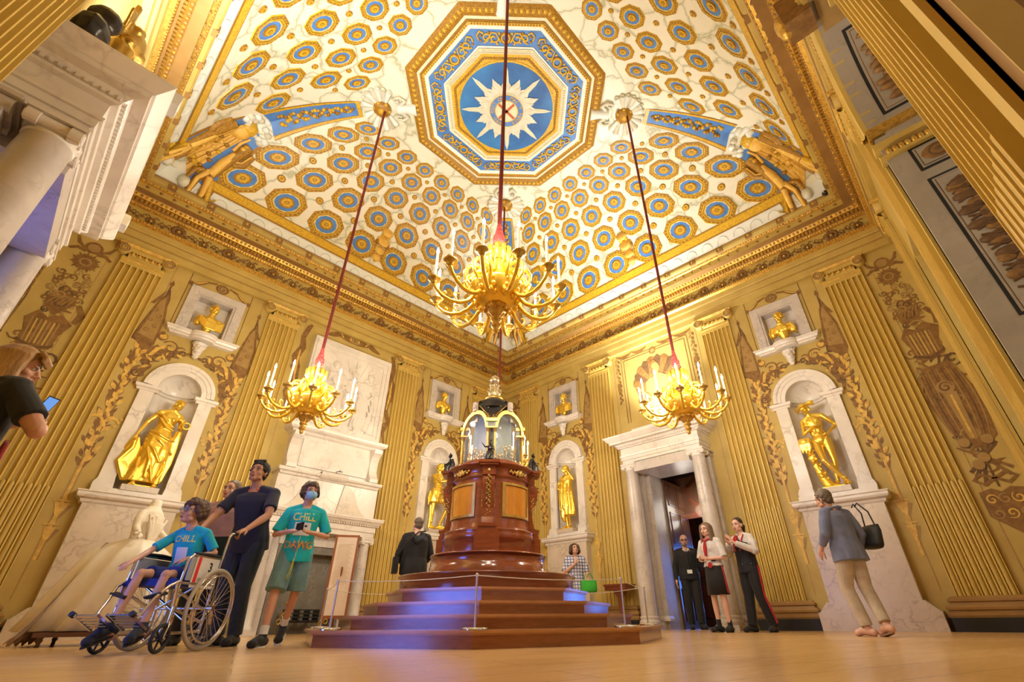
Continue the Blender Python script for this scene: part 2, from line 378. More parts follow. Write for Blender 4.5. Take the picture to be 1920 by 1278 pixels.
def trophy_paint(mb, c):
    """painted trophy of arms hanging in a corner strip centred on c, z 1.3 to 6.4"""
    disc(mb, (c, 6.22), .13, 1, .006); disc(mb, (c, 6.22), .09, 4, .009)
    for s in (-1, 1):
        stroke(mb, [(c + s * .08, 6.1), (c + s * .2, 6.13), (c + s * .3, 6.06)], .07, 1, .0055); stroke(mb, [(c + s * .06, 6.12), (c + s * .22, 6.24), (c + s * .27, 6.36)], .06, 1, .0055)
    for k in range(22):
        a = 2 * PI * k / 22; leaf(mb, (c + .05 * cos(a), 5.88 + .05 * sin(a)), a, .17 - .03 * (k % 2), .06, 1, .0065)
    disc(mb, (c, 5.88), .09, 4, .011); disc(mb, (c, 5.88), .06, 1, .013)
    for k in range(26):
        x = c + .2 * sin(k * 2.4); z = 5.62 - k * .028; stroke(mb, spiral((x, z), .07, 1.2, k * 1.3), .03, 1 if k % 3 else 4, .006 + .0015 * (k % 4))
    for k in range(46):
        z = 5.25 - k * .068; x = c + (.13 + .12 * sin(z * 2)) * sin(k * 2.4); w = .1 + .04 * sin(k * 1.7)
        stroke(mb, spiral((x, z), w, 1.2, k * 1.9, 10, 1 if k % 2 else -1), w * .32, (1, 2, 4)[k % 3], .0062 + .0012 * (k % 5)); leaf(mb, (x, z), k * 2.1, w * 1.7, .05, (1, 4, 2)[k % 3], .007)
    # helmet, cuirass
    flat(mb, [(c - .16, 4.86), (c - .18, 5.05), (c - .05, 5.2), (c + .12, 5.14), (c + .2, 5.0), (c + .1, 4.86), (c + .02, 4.7)], 1, .009)
    for k in range(5): stroke(mb, bez((c - .14 + .06 * k, 4.9), (c - .1 + .06 * k, 5.1), (c + .05 + .03 * k, 5.12), 5), .014, 4, .012)
    flat(mb, [(c - .27, 4.55), (c - .16, 4.74), (c - .02, 4.64), (c + .12, 4.76), (c + .3, 4.62), (c + .22, 4.38), (c + .2, 4.1), (c, 4.02), (c - .2, 4.1), (c - .2, 4.34)], 1, .011)
    for k in range(7): stroke(mb, [(c - .18 + .055 * k, 4.58), (c - .15 + .05 * k, 4.14)], .026, 5 if k % 2 else 4, .014)
    stroke(mb, [(c - .22, 4.16), (c + .0, 4.06), (c + .22, 4.16)], .05, 2, .016)
    stroke(mb, [(c + .24, 5.02), (c + .34, 4.85), (c + .3, 4.66)], .1, 1, .0075)
    # crossed weapons and drapery
    for a, L in ((.5, .4), (-.5, .42), (.75, .34), (-.8, .36), (.25, .5)):
        for z in (3.75, 2.85, 2.3): stroke(mb, [(c - L * sin(a), z - L * cos(a) * .8), (c + L * sin(a), z + L * cos(a) * .8)], [.05, .03], 2 if a > 0 else 1, .007)
    flat(mb, [(c - .22, 3.9), (c + .2, 3.95), (c + .34, 3.3), (c + .28, 2.6), (c + .05, 2.4), (c - .24, 2.75), (c - .33, 3.3)], 1, .009)
    for k in range(9): stroke(mb, bez((c - .26 + .06 * k, 3.85), (c - .32 + .085 * k, 3.2), (c - .2 + .05 * k, 2.6), 7), .02, 2 if k % 2 else 4, .012)
    disc(mb, (c - .02, 3.5), .12, 4, .0125); stroke(mb, spiral((c - .02, 3.5), .1, 1.4, 0), .025, 2, .016)
    flat(mb, [(c - .09, 3.4), (c + .09, 3.4), (c + .06, 2.6), (c - .05, 2.6)], 4, .015); stroke(mb, [(c, 3.35), (c, 2.6)], [.03, .03], 3, .018)
    for x, z in ((-.14, 2.56), (.14, 2.56), (0, 2.3), (-.1, 2.2)): disc(mb, (c + x, z), .075, 4, .017); disc(mb, (c + x, z - .02), .075, 2, .015)
    for s in (-1, 1): stroke(mb, [(c, 1.98), (c + s * .15, 2.05), (c + s * .25, 1.98), (c + s * .14, 1.9), (c, 1.98)], [.04, .05, .05, .05, .04], 1, .012)
    stroke(mb, [(c, 2.4), (c, 1.85)], .03, 2, .01)
    flat(mb, [(c - .26, 1.8), (c - .1, 1.84), (c, 1.78), (c + .12, 1.84), (c + .28, 1.8), (c + .24, 1.45), (c, 1.2), (c - .26, 1.45)], 1, .009)
    for k in range(6): stroke(mb, spiral((c - .15 + .15 * (k % 3), 1.68 - .2 * (k // 3)), .08, 1.3, k), .025, 4 if k % 2 else 3, .013)

def wall(side, name, u0, u1, holes, paint):
    mb = MB(); mb.T = wallT(side); cells(mb, u0, u1, 0, 8.05, holes)
    for fn in paint: fn(mb)
    # dark brown skirting band and low dado joint
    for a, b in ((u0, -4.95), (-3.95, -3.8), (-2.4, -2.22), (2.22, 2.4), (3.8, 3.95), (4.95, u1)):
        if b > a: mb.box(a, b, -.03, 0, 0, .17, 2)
    return tag(build(name, mb, WM), kind='structure')
NH = lambda c: [(c - .36, c + .36, 2.1, 4.31), (c - .36, c + .36, 5.25, 6.08)]
def joints(mb):
    for c in (-4.46, -1.73, 1.73, 4.46):
        for s in (-.5, .5): stroke(mb, [(c + s, .5), (c + s, 6.54)], [.01, .01], 4, .003)
def overdoor(mb):
    # framed panel, drapery swags and shell with a painted bust
    for a, b in (((-.98, 4.5), (-.98, 6.35)), ((.98, 4.5), (.98, 6.35)), ((-.98, 6.35), (.98, 6.35)), ((-.9, 4.5), (-.9, 6.28)), ((.9, 4.5), (.9, 6.28)), ((-.9, 6.28), (.9, 6.28))):
        stroke(mb, [a, b], [.02, .02], 1, .004)
    for x0, x1 in ((-1.12, -.62), (-.62, -.16), (.16, .62), (.62, 1.12)):
        stroke(mb, bez((x0, 6.48), ((x0 + x1) / 2, 6.32), (x1, 6.48), 10), [.03, .04, .06, .07, .08, .08, .08, .07, .06, .04, .03], 1, .008)
    for s in (-1, 1):
        for k in range(14): leaf(mb, (s * 1.1 + .02 * sin(k * 2), 6.42 - k * .06), -PI / 2 + (.5 if k % 2 else -.5), .12, .07, 1 if k % 2 else 4, .008)
        for k in range(5): stroke(mb, spiral((s * 1.1, 5.6 - k * .04), .07, 1, k), .03, 1, .01)
        for k in range(5): leaf(mb, (s * 1.1, 5.45 - k * .07), -PI / 2 + (.4 if k % 2 else -.4), .13, .07, 1, .009)
    for k in range(11):   # shell fan
        a = PI * (k + .0) / 10; a2 = PI * (k + 1) / 10
        R1 = .66 + .03 * (k % 2)
        if k < 10: flat(mb, [(0, 5.25), (R1 * cos(a), 5.42 + R1 * .98 * sin(a)), (.7 * cos((a + a2) / 2), 5.42 + .72 * sin((a + a2) / 2)), (R1 * cos(a2), 5.42 + R1 * .98 * sin(a2))], 1 if k % 2 else 2, .006)
    flat(mb, [(-.66, 5.42), (.66, 5.42), (.55, 5.05), (.3, 4.9), (-.3, 4.9), (-.55, 5.05)], 1, .0065)
    for s in (-1, 1): stroke(mb, [(s * (-.6), 5.5 - .1), (s * -.25, 5.0)], .05, 5, .009); stroke(mb, spiral((s * .5, 4.98), .11, 1.2, 1), .05, 1, .011)
    disc(mb, (0, 6.28), .1, 1, .011); disc(mb, (0, 6.28), .06, 4, .013)
    # bust painted in grisaille
    flat(mb, [(-.34, 5.2), (-.32, 5.45), (-.12, 5.58), (.12, 5.58), (.34, 5.42), (.34, 5.2), (.14, 5.05), (-.14, 5.05)], 4, .012)
    disc(mb, (0, 5.76), .12, 4, .015, 14, .16); disc(mb, (-.06, 5.84), .13, 1, .014, 14, .17); disc(mb, (-.12, 5.66), .07, 1, .016, 10, .16)
    flat(mb, [(-.07, 5.62), (.07, 5.62), (.08, 5.5), (-.08, 5.5)], 4, .014)
    flat(mb, [(-.28, 4.84), (.28, 4.84), (.2, 5.06), (-.2, 5.06)], 0, .012); flat(mb, [(-.34, 4.62), (.34, 4.62), (.34, 4.72), (-.34, 4.72)], 0, .011)
def overmantel(mb):
    for s in (-1, 1):
        f = lambda pts: [(s * x + .05, z) for x, z in pts]
        stroke(mb, f([(1.28, 4.0), (1.2, 4.3), (1.3, 4.6), (1.18, 4.9), (1.22, 5.2), (1.3, 5.5), (1.2, 5.8), (1.25, 6.05), (1.18, 6.35), (1.12, 6.45)]), [.05, .1, .12, .14, .16, .18, .15, .12, .12, .06], 1, .006)
        stroke(mb, f(spiral((1.27, 5.25), .14, 1.3, 1)), .05, 1, .009); stroke(mb, f(spiral((1.24, 4.45), .1, 1.3, 1)), .04, 1, .009)
        stroke(mb, f([(1.2, 4.9), (1.24, 5.3), (1.24, 5.7)]), [.03, .06, .03], 3, .01)
        stroke(mb, f(bez((.75, 6.38), (.6, 6.4), (.4, 6.52), 8)), [.03, .05, .08, .1, .12, .14, .14, .13, .12], 1, .006)
    disc(mb, (.05, 6.47), .42, 1, .007, 20, .1); disc(mb, (.05, 6.46), .16, 4, .01, 14, .08)
    for k in range(9): leaf(mb, (.05 + (k - 4) * .1, 6.42), PI / 2 - (k - 4) * .2, .12, .05, 3 if k % 2 else 1, .011)
    for x0 in (-1.42, 1.2):      # painted pedestals beside the mantel
        stroke(mb, [(x0, 2.95), (x0 + .3, 2.95)], [.03, .03], 2, .006)
        for k in range(8): stroke(mb, spiral((x0 + .15 + .04 * (k % 2), 2.8 - k * .07), .08, 1.2, k), .03, 3 if k % 2 else 1, .007)
DOORH = (-.62, .62, 0, 3.12)
wall('left', 'wall_left', -5.6, 5.6, NH(-3.08) + NH(3.08), [lambda m: niche_paint(m, -3.08), lambda m: niche_paint(m, 3.08), joints, overmantel, lambda m: trophy_paint(m, -5.2), lambda m: trophy_paint(m, 5.2)])
wall('right', 'wall_right', -5.55, 5.5, NH(-3.08) + NH(3.08) + [DOORH], [lambda m: niche_paint(m, -3.08), lambda m: niche_paint(m, 3.08), joints, overdoor, lambda m: trophy_paint(m, 5.16), lambda m: trophy_paint(m, -5.2)])
wall('door', 'wall_door_side', -5.5, 5.55, [DOORH], [joints, lambda m: trophy_paint(m, 5.2)])
# window wall: three tall bays between the pilasters, the middle one arched
def window_wall():
    mb = MB(); mb.T = wallT('window')
    holes = [(-1.2, 1.2, .6, 6.52), (2.45, 3.75, .9, 5.0), (-3.75, -2.45, .9, 5.0)]
    cells(mb, -5.6, 5.6, 0, 8.05, holes, .12, 0)
    n = 20                                   # spandrels that turn the middle hole into an arch, springing at 5.35
    zc, R = 5.35, 1.15
    for s in (-1, 1):
        arc = [(s * R * cos(PI / 2 * i / n), zc + R * sin(PI / 2 * i / n)) for i in range(n + 1)]
        mb.prism([(s * 1.2, 5.2), (s * R, 5.2)] + arc + [(0, 6.52), (s * 1.2, 6.52)], 0, .12, 0)
        for a, b in ((.0, .06), (.1, .14)):
            mb.box(s * 2.3 - .05 if s > 0 else -2.35, s * 2.3 + .05 if s > 0 else -2.25, -.02 - a / 3, 0, .5, 6.5, 5)
        for x in (1.27, 2.25, 4.0, 3.9): mb.box(min(s * x, s * (x + .06)), max(s * x, s * (x + .06)), -.03, 0, .5, 6.5, 5 if x in (1.27, 3.9) else 1)
    return tag(build('wall_window_side', mb, WM), kind='structure')
window_wall()

# floor ---------------------------------------------------------------
m_, nt, b = newmat('oak_floor'); v = texco(nt)
bk = nt.nodes.new('ShaderNodeTexBrick'); mp = nt.nodes.new('ShaderNodeMapping'); mp.inputs['Rotation'].default_value = (0, 0, .32)
nt.links.new(v, mp.inputs['Vector']); nt.links.new(mp.outputs['Vector'], bk.inputs['Vector'])
bk.inputs['Scale'].default_value = 1.; bk.inputs['Brick Width'].default_value = 2.6; bk.inputs['Row Height'].default_value = .34
bk.inputs['Mortar Size'].default_value = .004; bk.inputs['Color1'].default_value = (.64, .40, .17, 1); bk.inputs['Color2'].default_value = (.60, .365, .15, 1); bk.inputs['Mortar'].default_value = (.44, .26, .10, 1)
g = texco(nt, (1, 9, 1)); gr = ramp(nt, noise(nt, g, 1.6, 6, .6, .3), [(.25, (.90, .90, .90)), (.75, (1.08, 1.08, 1.08))])
mx = nt.nodes.new('ShaderNodeMix'); mx.data_type = 'RGBA'; mx.blend_type = 'MULTIPLY'; mx.inputs['Factor'].default_value = 1
nt.links.new(bk.outputs['Color'], mx.inputs[6]); nt.links.new(gr.outputs['Color'], mx.inputs[7]); nt.links.new(mx.outputs[2], b.inputs['Base Color'])
b.inputs['Roughness'].default_value = .22; bump(nt, b, noise(nt, g, 5, 3), .04)
M['floor'] = m_
mb = MB(); mb.box(-10.2, 10.2, -6.9, 6.2, -.1, 0); tag(build('floor', mb, 'floor'), kind='structure')

# entablature ---------------------------------------------------------
M['ent'] = mat('entablature_paint', (.55, .40, .105), .5, col2=(.46, .32, .075), nscale=3)
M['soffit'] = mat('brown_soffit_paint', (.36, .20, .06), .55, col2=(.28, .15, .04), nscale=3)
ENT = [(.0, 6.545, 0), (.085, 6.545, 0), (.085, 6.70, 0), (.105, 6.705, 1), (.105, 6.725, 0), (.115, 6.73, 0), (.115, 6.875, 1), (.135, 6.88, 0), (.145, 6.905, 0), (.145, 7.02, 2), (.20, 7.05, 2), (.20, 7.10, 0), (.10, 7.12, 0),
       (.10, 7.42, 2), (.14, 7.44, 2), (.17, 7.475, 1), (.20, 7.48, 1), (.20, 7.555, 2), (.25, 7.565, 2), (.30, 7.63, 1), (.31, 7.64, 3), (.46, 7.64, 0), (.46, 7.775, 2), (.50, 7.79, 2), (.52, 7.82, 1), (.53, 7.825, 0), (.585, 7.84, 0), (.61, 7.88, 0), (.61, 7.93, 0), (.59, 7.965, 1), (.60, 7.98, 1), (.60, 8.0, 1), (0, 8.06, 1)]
mb = MB()
for i in range(len(ENT) - 1):
    q = []
    for d, z, _ in (ENT[i], ENT[i + 1]):
        q += [(-AX + d, -AW + d, z), (AX - d, -AW + d, z), (AX - d, AY - d, z), (-AX + d, AY - d, z)]
    mb.add(q, [(j, (j + 1) % 4, 4 + (j + 1) % 4, 4 + j) for j in range(4)], ENT[i][2])
def along(side, step, off, fn, half=None):
    mb.T = wallT(side); L = {'left': AX, 'right': 5.52, 'window': AX, 'door': 5.52}[side] - off
    n = int(2 * L / step)
    for i in range(n + 1): fn(-L + (i + .5) * 2 * L / (n + 1), i)
def garl(u, i):
    k = i % 4
    if k == 0:
        mb.ball((u, -.115, 7.27), (.055, .02, .055), 4, 8, 5)
        for j in range(10): a = 2 * PI * j / 10; mb.ball((u + .095 * cos(a), -.11, 7.27 + .1 * sin(a)), (.045, .012, .045), 4, 6, 4)
        mb.ball((u, -.11, 7.16), (.03, .012, .04), 4, 6, 4); mb.ball((u, -.13, 7.27), (.03, .02, .03), 2, 6, 4)
    elif k == 2:
        for j in range(8): a = 2 * PI * j / 8; mb.ball((u + .07 * cos(a), -.11, 7.235 + .055 * sin(a)), (.03, .012, .03), 4, 6, 4)
        mb.ball((u, -.115, 7.235), (.035, .02, .035), 2, 6, 4); mb.ball((u, -.11, 7.165), (.03, .012, .035), 4, 6, 4)
        for s in (-1, 1): mb.tube([(u + s * .02, -.11, 7.3), (u + s * .07, -.11, 7.36), (u + s * .12, -.11, 7.33)], .012, 5, 4)
    else:
        for j in range(4):
            x = u + (j - 1.5) * .06; z = 7.235 + .03 * sin(j * 2.1 + i)
            mb.ball((x, -.108, z), (.036, .012, .03), 4, 6, 4); mb.tube([(x, -.108, z + .04), (x + .03, -.108, z + .075), (x + .06, -.108, z + .05)], .010, 4, 4)
for side in ('left', 'right', 'door', 'window'):
    far = side in ('left', 'right')
    along(side, .085, .3, lambda u, i: mb.ball((u, -.275, 7.605), (.028, .03, .032), 3 if i % 2 else 2, 6, 4))
    along(side, .075, .22, lambda u, i: mb.box(u - .024, u + .024, -.245, -.19, 7.485, 7.552, 2))
    along(side, .055, .2, lambda u, i: mb.ball((u, -.205, 7.075), (.02, .014, .024), 2, 6, 4))
    along(side, .055, .14, lambda u, i: mb.box(u - .014, u + .014, -.172, -.14, 7.43, 7.465, 2))
    along(side, .235, .5, lambda u, i: (mb.ball((u, -.465, 7.708), (.034, .012, .034), 1, 6, 4), mb.ball((u, -.475, 7.708), (.014, .012, .014), 4, 5, 4)))
    along(side, .06, .52, lambda u, i: mb.ball((u, -.51, 7.805), (.024, .014, .016), 2 if i % 2 else 1, 6, 4))
    along(side, .74, .6, lambda u, i: (mb.box(u - .075, u + .075, -.62, -.55, 7.83, 7.955, 3), mb.ball((u, -.622, 7.89), (.035, .012, .035), 2, 8, 5), mb.ball((u - .06, -.62, 7.89), (.015, .012, .05), 1, 6, 4), mb.ball((u + .06, -.62, 7.89), (.015, .012, .05), 1, 6, 4)))
    along(side, .245, .3, garl)
mb.T = Matrix()
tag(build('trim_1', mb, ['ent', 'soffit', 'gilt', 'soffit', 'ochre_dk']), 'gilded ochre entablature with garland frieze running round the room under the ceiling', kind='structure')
# ------------------------------------------------------------------ painted coved ceiling
PE = [(0, 10.5), (1.9, 10.5), (2.1, 10.497), (2.5, 10.43), (3.0, 10.27), (3.4, 10.07), (3.76, 9.83), (4.18, 9.45), (4.55, 8.95), (4.81, 8.45), (5.0, 7.98)]
def prof(m):
    m = min(m, 5.0)
    for i in range(len(PE) - 1):
        if m <= PE[i + 1][0] or i == len(PE) - 2:
            x0, y0 = PE[i]; x1, y1 = PE[i + 1]
            def sl(k):
                k = max(1, min(len(PE) - 2, k)); return (PE[k + 1][1] - PE[k - 1][1]) / (PE[k + 1][0] - PE[k - 1][0])
            h = x1 - x0; t = (m - x0) / h; s0 = sl(i) * h; s1 = sl(i + 1) * h if i + 1 < len(PE) - 1 else (y1 - y0) * 1.12
            if i == 0: return 10.5
            return (2 * t ** 3 - 3 * t * t + 1) * y0 + (t ** 3 - 2 * t * t + t) * s0 + (-2 * t ** 3 + 3 * t * t) * y1 + (t ** 3 - t * t) * s1
    return 7.98
def cz(x, y, o=0.):
    """point of the vault above (x,y), lifted o towards the room"""
    m = max(abs(x), abs(y)); z = prof(m); dz = (prof(m + .01) - prof(m - .01)) / .02 if .1 < m < 4.98 else 0
    k = math.hypot(1, dz); nz = -1 / k; nm = dz / k     # towards room: down and inwards
    if m < 2: return (x, y, z - o)
    if abs(x) >= abs(y): return (x + math.copysign(1, x) * nm * o, y, z + nz * o)
    return (x, y + math.copysign(1, y) * nm * o, z + nz * o)
ARC = [(0, 0.)]
for i in range(1, 1001):
    a, b = (i - 1) * .005, i * .005; ARC.append((b, ARC[-1][1] + math.hypot(.005, prof(b) - prof(a))))
def arc_of(m): i = min(999, int(m / .005)); return ARC[i][1] + (ARC[i + 1][1] - ARC[i][1]) * (m / .005 - i)
def m_of(s):
    lo, hi = 0, 1000
    while hi - lo > 1:
        k = (lo + hi) // 2
        if ARC[k][1] < s: lo = k
        else: hi = k
    return ARC[lo][0] + .005 * (s - ARC[lo][1]) / (ARC[hi][1] - ARC[lo][1])
SIDE = {'y+': lambda u, m: (u, m), 'x+': lambda u, m: (m, u), 'x-': lambda u, m: (-m, u), 'y-': lambda u, m: (u, -m)}
def vmar():
    m, nt, b = newmat('painted_cream_marble_ceiling'); v = texco(nt)
    nn = nt.nodes.new('ShaderNodeTexNoise'); nn.inputs['Scale'].default_value = 1.6; nn.inputs['Detail'].default_value = 5; nt.links.new(v, nn.inputs['Vector'])
    mix = nt.nodes.new('ShaderNodeMix'); mix.data_type = 'VECTOR'; mix.inputs['Factor'].default_value = .45
    nt.links.new(v, mix.inputs[4]); nt.links.new(nn.outputs['Color'], mix.inputs[5])
    vo = nt.nodes.new('ShaderNodeTexVoronoi'); vo.feature = 'DISTANCE_TO_EDGE'; vo.inputs['Scale'].default_value = 2.6; nt.links.new(mix.outputs[1], vo.inputs['Vector'])
    r = ramp(nt, vo.outputs['Distance'], [(0., (.42, .43, .28)), (.03, (.66, .64, .48)), (.09, (.80, .77, .62))])
    nt.links.new(r.outputs['Color'], b.inputs['Base Color']); b.inputs['Roughness'].default_value = .42
    return m
M['cmar'] = vmar()
M['cgold'] = mat('ceiling_gold_paint', (.80, .51, .035), .4, col2=(.50, .27, .012), nscale=26)
M['cbrown'] = mat('ceiling_brown_paint', (.25, .11, .008), .5, col2=(.46, .24, .02), nscale=26)
M['cblue'] = mat('ceiling_blue_paint', (.10, .27, .66), .45, col2=(.06, .19, .52), nscale=5)
M['cblue_dk'] = mat('medallion_blue_paint', (.012, .07, .28), .45, col2=(.04, .22, .55), nscale=1.1)
M['ccream'] = mat('ceiling_cream_paint', (.82, .76, .52), .45, col2=(.72, .65, .40), nscale=14)
M['cgrey'] = mat('grisaille_paint', (.58, .56, .42), .5, col2=(.74, .72, .58), nscale=7)
M['cwhite'] = mat('ceiling_pale_paint', (.84, .86, .80), .45, col2=(.74, .78, .72), nscale=5)
M['cflesh'] = mat('putti_gold_flesh_paint', (.88, .58, .12), .5, col2=(.74, .42, .07), nscale=9)
M['cred'] = mat('ceiling_red_paint', (.55, .12, .05), .5)
CM = ['cmar', 'cgold', 'cbrown', 'cblue', 'ccream', 'cgrey', 'cwhite', 'cflesh', 'cblue_dk', 'cred']
mb = MB()
NMS = [0, 2.0, 2.2, 2.4, 2.7, 3.0, 3.2, 3.4, 3.6, 3.8, 4.0, 4.18, 4.33, 4.47, 4.6, 4.7, 4.79, 4.87, 4.94, 5.0]
for s, f in SIDE.items():
    K = 10; vs = [cz(*f(m * (2 * i / K - 1), m)) for m in NMS for i in range(K + 1)]
    for j in range(len(NMS) - 1):
        mb.add(vs, [(j * (K + 1) + i, j * (K + 1) + i + 1, (j + 1) * (K + 1) + i + 1, (j + 1) * (K + 1) + i) for i in range(K)], 6 if NMS[j] >= 4.86 else 0, True)
# merge duplicate copies of the vertex lists
SH = 0.
def ring(f, u, s0, r, k0, k1, m, o0, o1, n=8, ph=PI / 8, sq=.93):
    vs = []
    for k, o in ((k0, o0), (k1, o1)):
        for i in range(n):
            a = ph + 2 * PI * i / n; vs.append(cz(*f(u + r * k * cos(a) + SH * r * k * sin(a) * sq, m_of(s0 + r * k * sin(a) * sq)), o))
    if k1 > 0: mb.add(vs, [(i, (i + 1) % n, n + (i + 1) % n, n + i) for i in range(n)], m)
    else: mb.add(vs[:n], [tuple(range(n))], m)
def coffer(f, u, m, r):
    s0 = arc_of(m); r = min(r, (4.845 and arc_of(4.86) - s0) / .93) if m > 4.5 else r
    ring(f, u, s0, r, 1.0, .97, 1, .002, .02); ring(f, u, s0, r, .97, .80, 2, .02, .02); ring(f, u, s0, r, .80, .73, 1, .028, .028)
    ring(f, u, s0, r, .73, .69, 2, .02, .018); ring(f, u, s0, r, .69, .63, 1, .022, .022)
    for i in range(24):
        a = 2 * PI * (i + .5) / 24; aa = (a + PI / 8) % (PI / 4) - PI / 8; R = .885 * cos(PI / 8) / cos(aa) * .99
        x, y = u + r * R * cos(a) + SH * r * R * sin(a) * .93, s0 + r * R * sin(a) * .93; w = r * .055
        q = [(x + w * cos(a + k * PI / 2), y + w * sin(a + k * PI / 2)) for k in range(4)]
        mb.add([cz(*f(p[0], m_of(p[1])), .026) for p in q], [(0, 1, 2, 3)], 1)
    ring(f, u, s0, r, .62, .575, 4, .018, .016, 12, 0); ring(f, u, s0, r, .575, .27, 3, .012, .012, 12, 0)
    ring(f, u, s0, r, .37, .24, 2, .016, .02, 12, 0); ring(f, u, s0, r, .27, 0, 1, .03, .03, 10, 0)
    ring(f, u, s0, r, .12, 0, 2, .035, .035, 8, 0); ring(f, u, s0, r, .06, 0, 1, .04, .04, 6, 0)
    for i in range(8):
        a = 2 * PI * i / 8; ring(f, u + r * .2 * cos(a), s0 + r * .2 * sin(a), r * .075, 1, 0, 1, .034, .034, 6, 0)
def stud(f, u, m, r):
    s0 = arc_of(m); ring(f, u, s0, r, 1, .6, 2, .002, .02, 10, 0); ring(f, u, s0, r, .7, 0, 1, .026, .026, 8, 0); ring(f, u, s0, r, .32, 0, 2, .032, .032, 6, 0)
ROWS = {'y+': [(2.66, .553, -.06), (3.115, .648, -.09), (3.63, .76, -.13), (4.175, .88, -.19), (4.65, .98, -.24)],
        'x+': [(2.66, .553, -.125), (3.115, .65, -.145), (3.64, .755, -.19), (4.18, .88, -.24), (4.66, .98, -.31)],
        'x-': [(2.75, .56, -.14), (3.28, .655, -.19), (3.87, .75, -.25), (4.48, .86, -.05)],
        'y-': [(2.825, .54, -.09), (3.35, .62, -.12), (3.96, .70, -.18), (4.59, .80, .0)]}
for sd, rows in ROWS.items():
    f = SIDE[sd]
    for ri, (m, st, off) in enumerate(rows):
        n = 5
        for k in range(-n, n):
            u = off + (k + .5) * st
            if abs(u) > m - .62 - .1 * (m > 4): continue
            j0, j1 = (ri - 1, ri) if ri else (0, 1)
            SH = (k + .5) * (rows[j1][1] - rows[j0][1]) / (arc_of(rows[j1][0]) - arc_of(rows[j0][0])); coffer(f, u, m, st * .44); SH = 0.
        if ri < len(rows) - 1 or m < 4.6:
            m2 = rows[ri + 1][0] if ri < len(rows) - 1 else 4.86
            st2 = (st + (rows[ri + 1][1] if ri < len(rows) - 1 else st)) / 2; mm = (m + m2) / 2; of = off - .03
            for k in range(-n, n + 1):
                u = of + k * st2
                if abs(u) < mm - .6: stud(f, u, mm, st2 * .105)
    # gold border along the spring of the vault with corner cranks, pale scallops below
    bp = [(-4.62, 4.72)] + [(-4.45 + .05 * i, 4.78 + .015 * i) for i in range(5)] + [(-4.1 + 8.2 * i / 16, 4.868) for i in range(17)] + [(4.25 + .05 * i, 4.84 - .015 * i) for i in range(5)] + [(4.62, 4.72)]
    for a, b, k0, k1, o, mt in ((-.062, .036, 0, 0, .012, 2), (-.05, .022, 0, 0, .02, 1)):
        vs = [cz(*f(u, min(m + a, abs(99))), o) for u, m in bp] + [cz(*f(u, m + b), o) for u, m in bp]; n = len(bp)
        mb.add(vs, [(i, i + 1, n + i + 1, n + i) for i in range(n - 1)], mt)
    for k in range(22):
        u = -4.2 + k * .4; pts = [cz(*f(u + .13 * cos(a), 4.985 - .055 * sin(a)), .006) for a in [PI * j / 6 for j in range(7)]]
        mb.tube(pts, .007, 4, 5)
    for x in (-4.55, 4.55): mb.ball(cz(*f(x, 4.93), .0), (.12, .12, .16), 5, 8, 5)
    # lion mask over the middle of each wall
    u0 = {'y+': -.24, 'x+': -.29, 'x-': -.2, 'y-': -.2}[sd]
    for du, mm, r, t in ((0, 4.3, .17, 7), (0, 4.45, .2, 7), (0, 4.6, .15, 7), (0, 4.7, .13, 7), (-.12, 4.5, .1, 2), (.12, 4.5, .1, 2), (0, 4.74, .07, 1), (-.08, 4.38, .06, 1), (.08, 4.38, .06, 1), (0, 4.52, .06, 1)):
        p = cz(*f(u0 + du, mm), .01); mb.ball(p, (r, r, r) if 0 else (r * .9, r * .9, r * .9) if r < .12 else ((r, .07, r) if sd[0] == 'y' else (.07, r, r)), t, 10, 6)
# central octagon ------------------------------------------------------
def oct_ring(a0, a1, m, z0, z1, n=8):
    ph = PI / 8; k = 1 / cos(PI / n) if n == 8 else 1
    vs = [(a * k * cos(ph + 2 * PI * i / n) + .01, a * k * sin(ph + 2 * PI * i / n) - .07, z) for a, z in ((a0, z0), (a1, z1)) for i in range(n)]
    mb.add(vs, [(i, (i + 1) % n, n + (i + 1) % n, n + i) for i in range(n)], m, n > 8)
Z = 10.5
for a0, a1, m, z0, z1 in ((2.24, 2.2, 5, Z, Z - .02), (2.2, 2.12, 2, Z - .02, Z - .07), (2.12, 2.04, 1, Z - .07, Z - .07), (2.04, 1.96, 2, Z - .07, Z - .03), (1.96, 1.90, 4, Z - .03, Z - .03), (1.90, 1.85, 2, Z - .05, Z - .03), (1.85, 1.80, 1, Z - .04, Z - .05), (1.80, 1.72, 6, Z - .05, Z - .02), (1.72, 1.40, 3, Z - .012, Z - .012),
                          (1.40, 1.36, 6, Z - .03, Z - .03), (1.36, 1.28, 4, Z - .05, Z - .03), (1.28, 1.25, 5, Z - .04, Z - .03), (1.25, 1.05, 1, Z - .03, Z - .02)):
    oct_ring(a0, a1, m, z0, z1)
c0 = (.01, -.07)
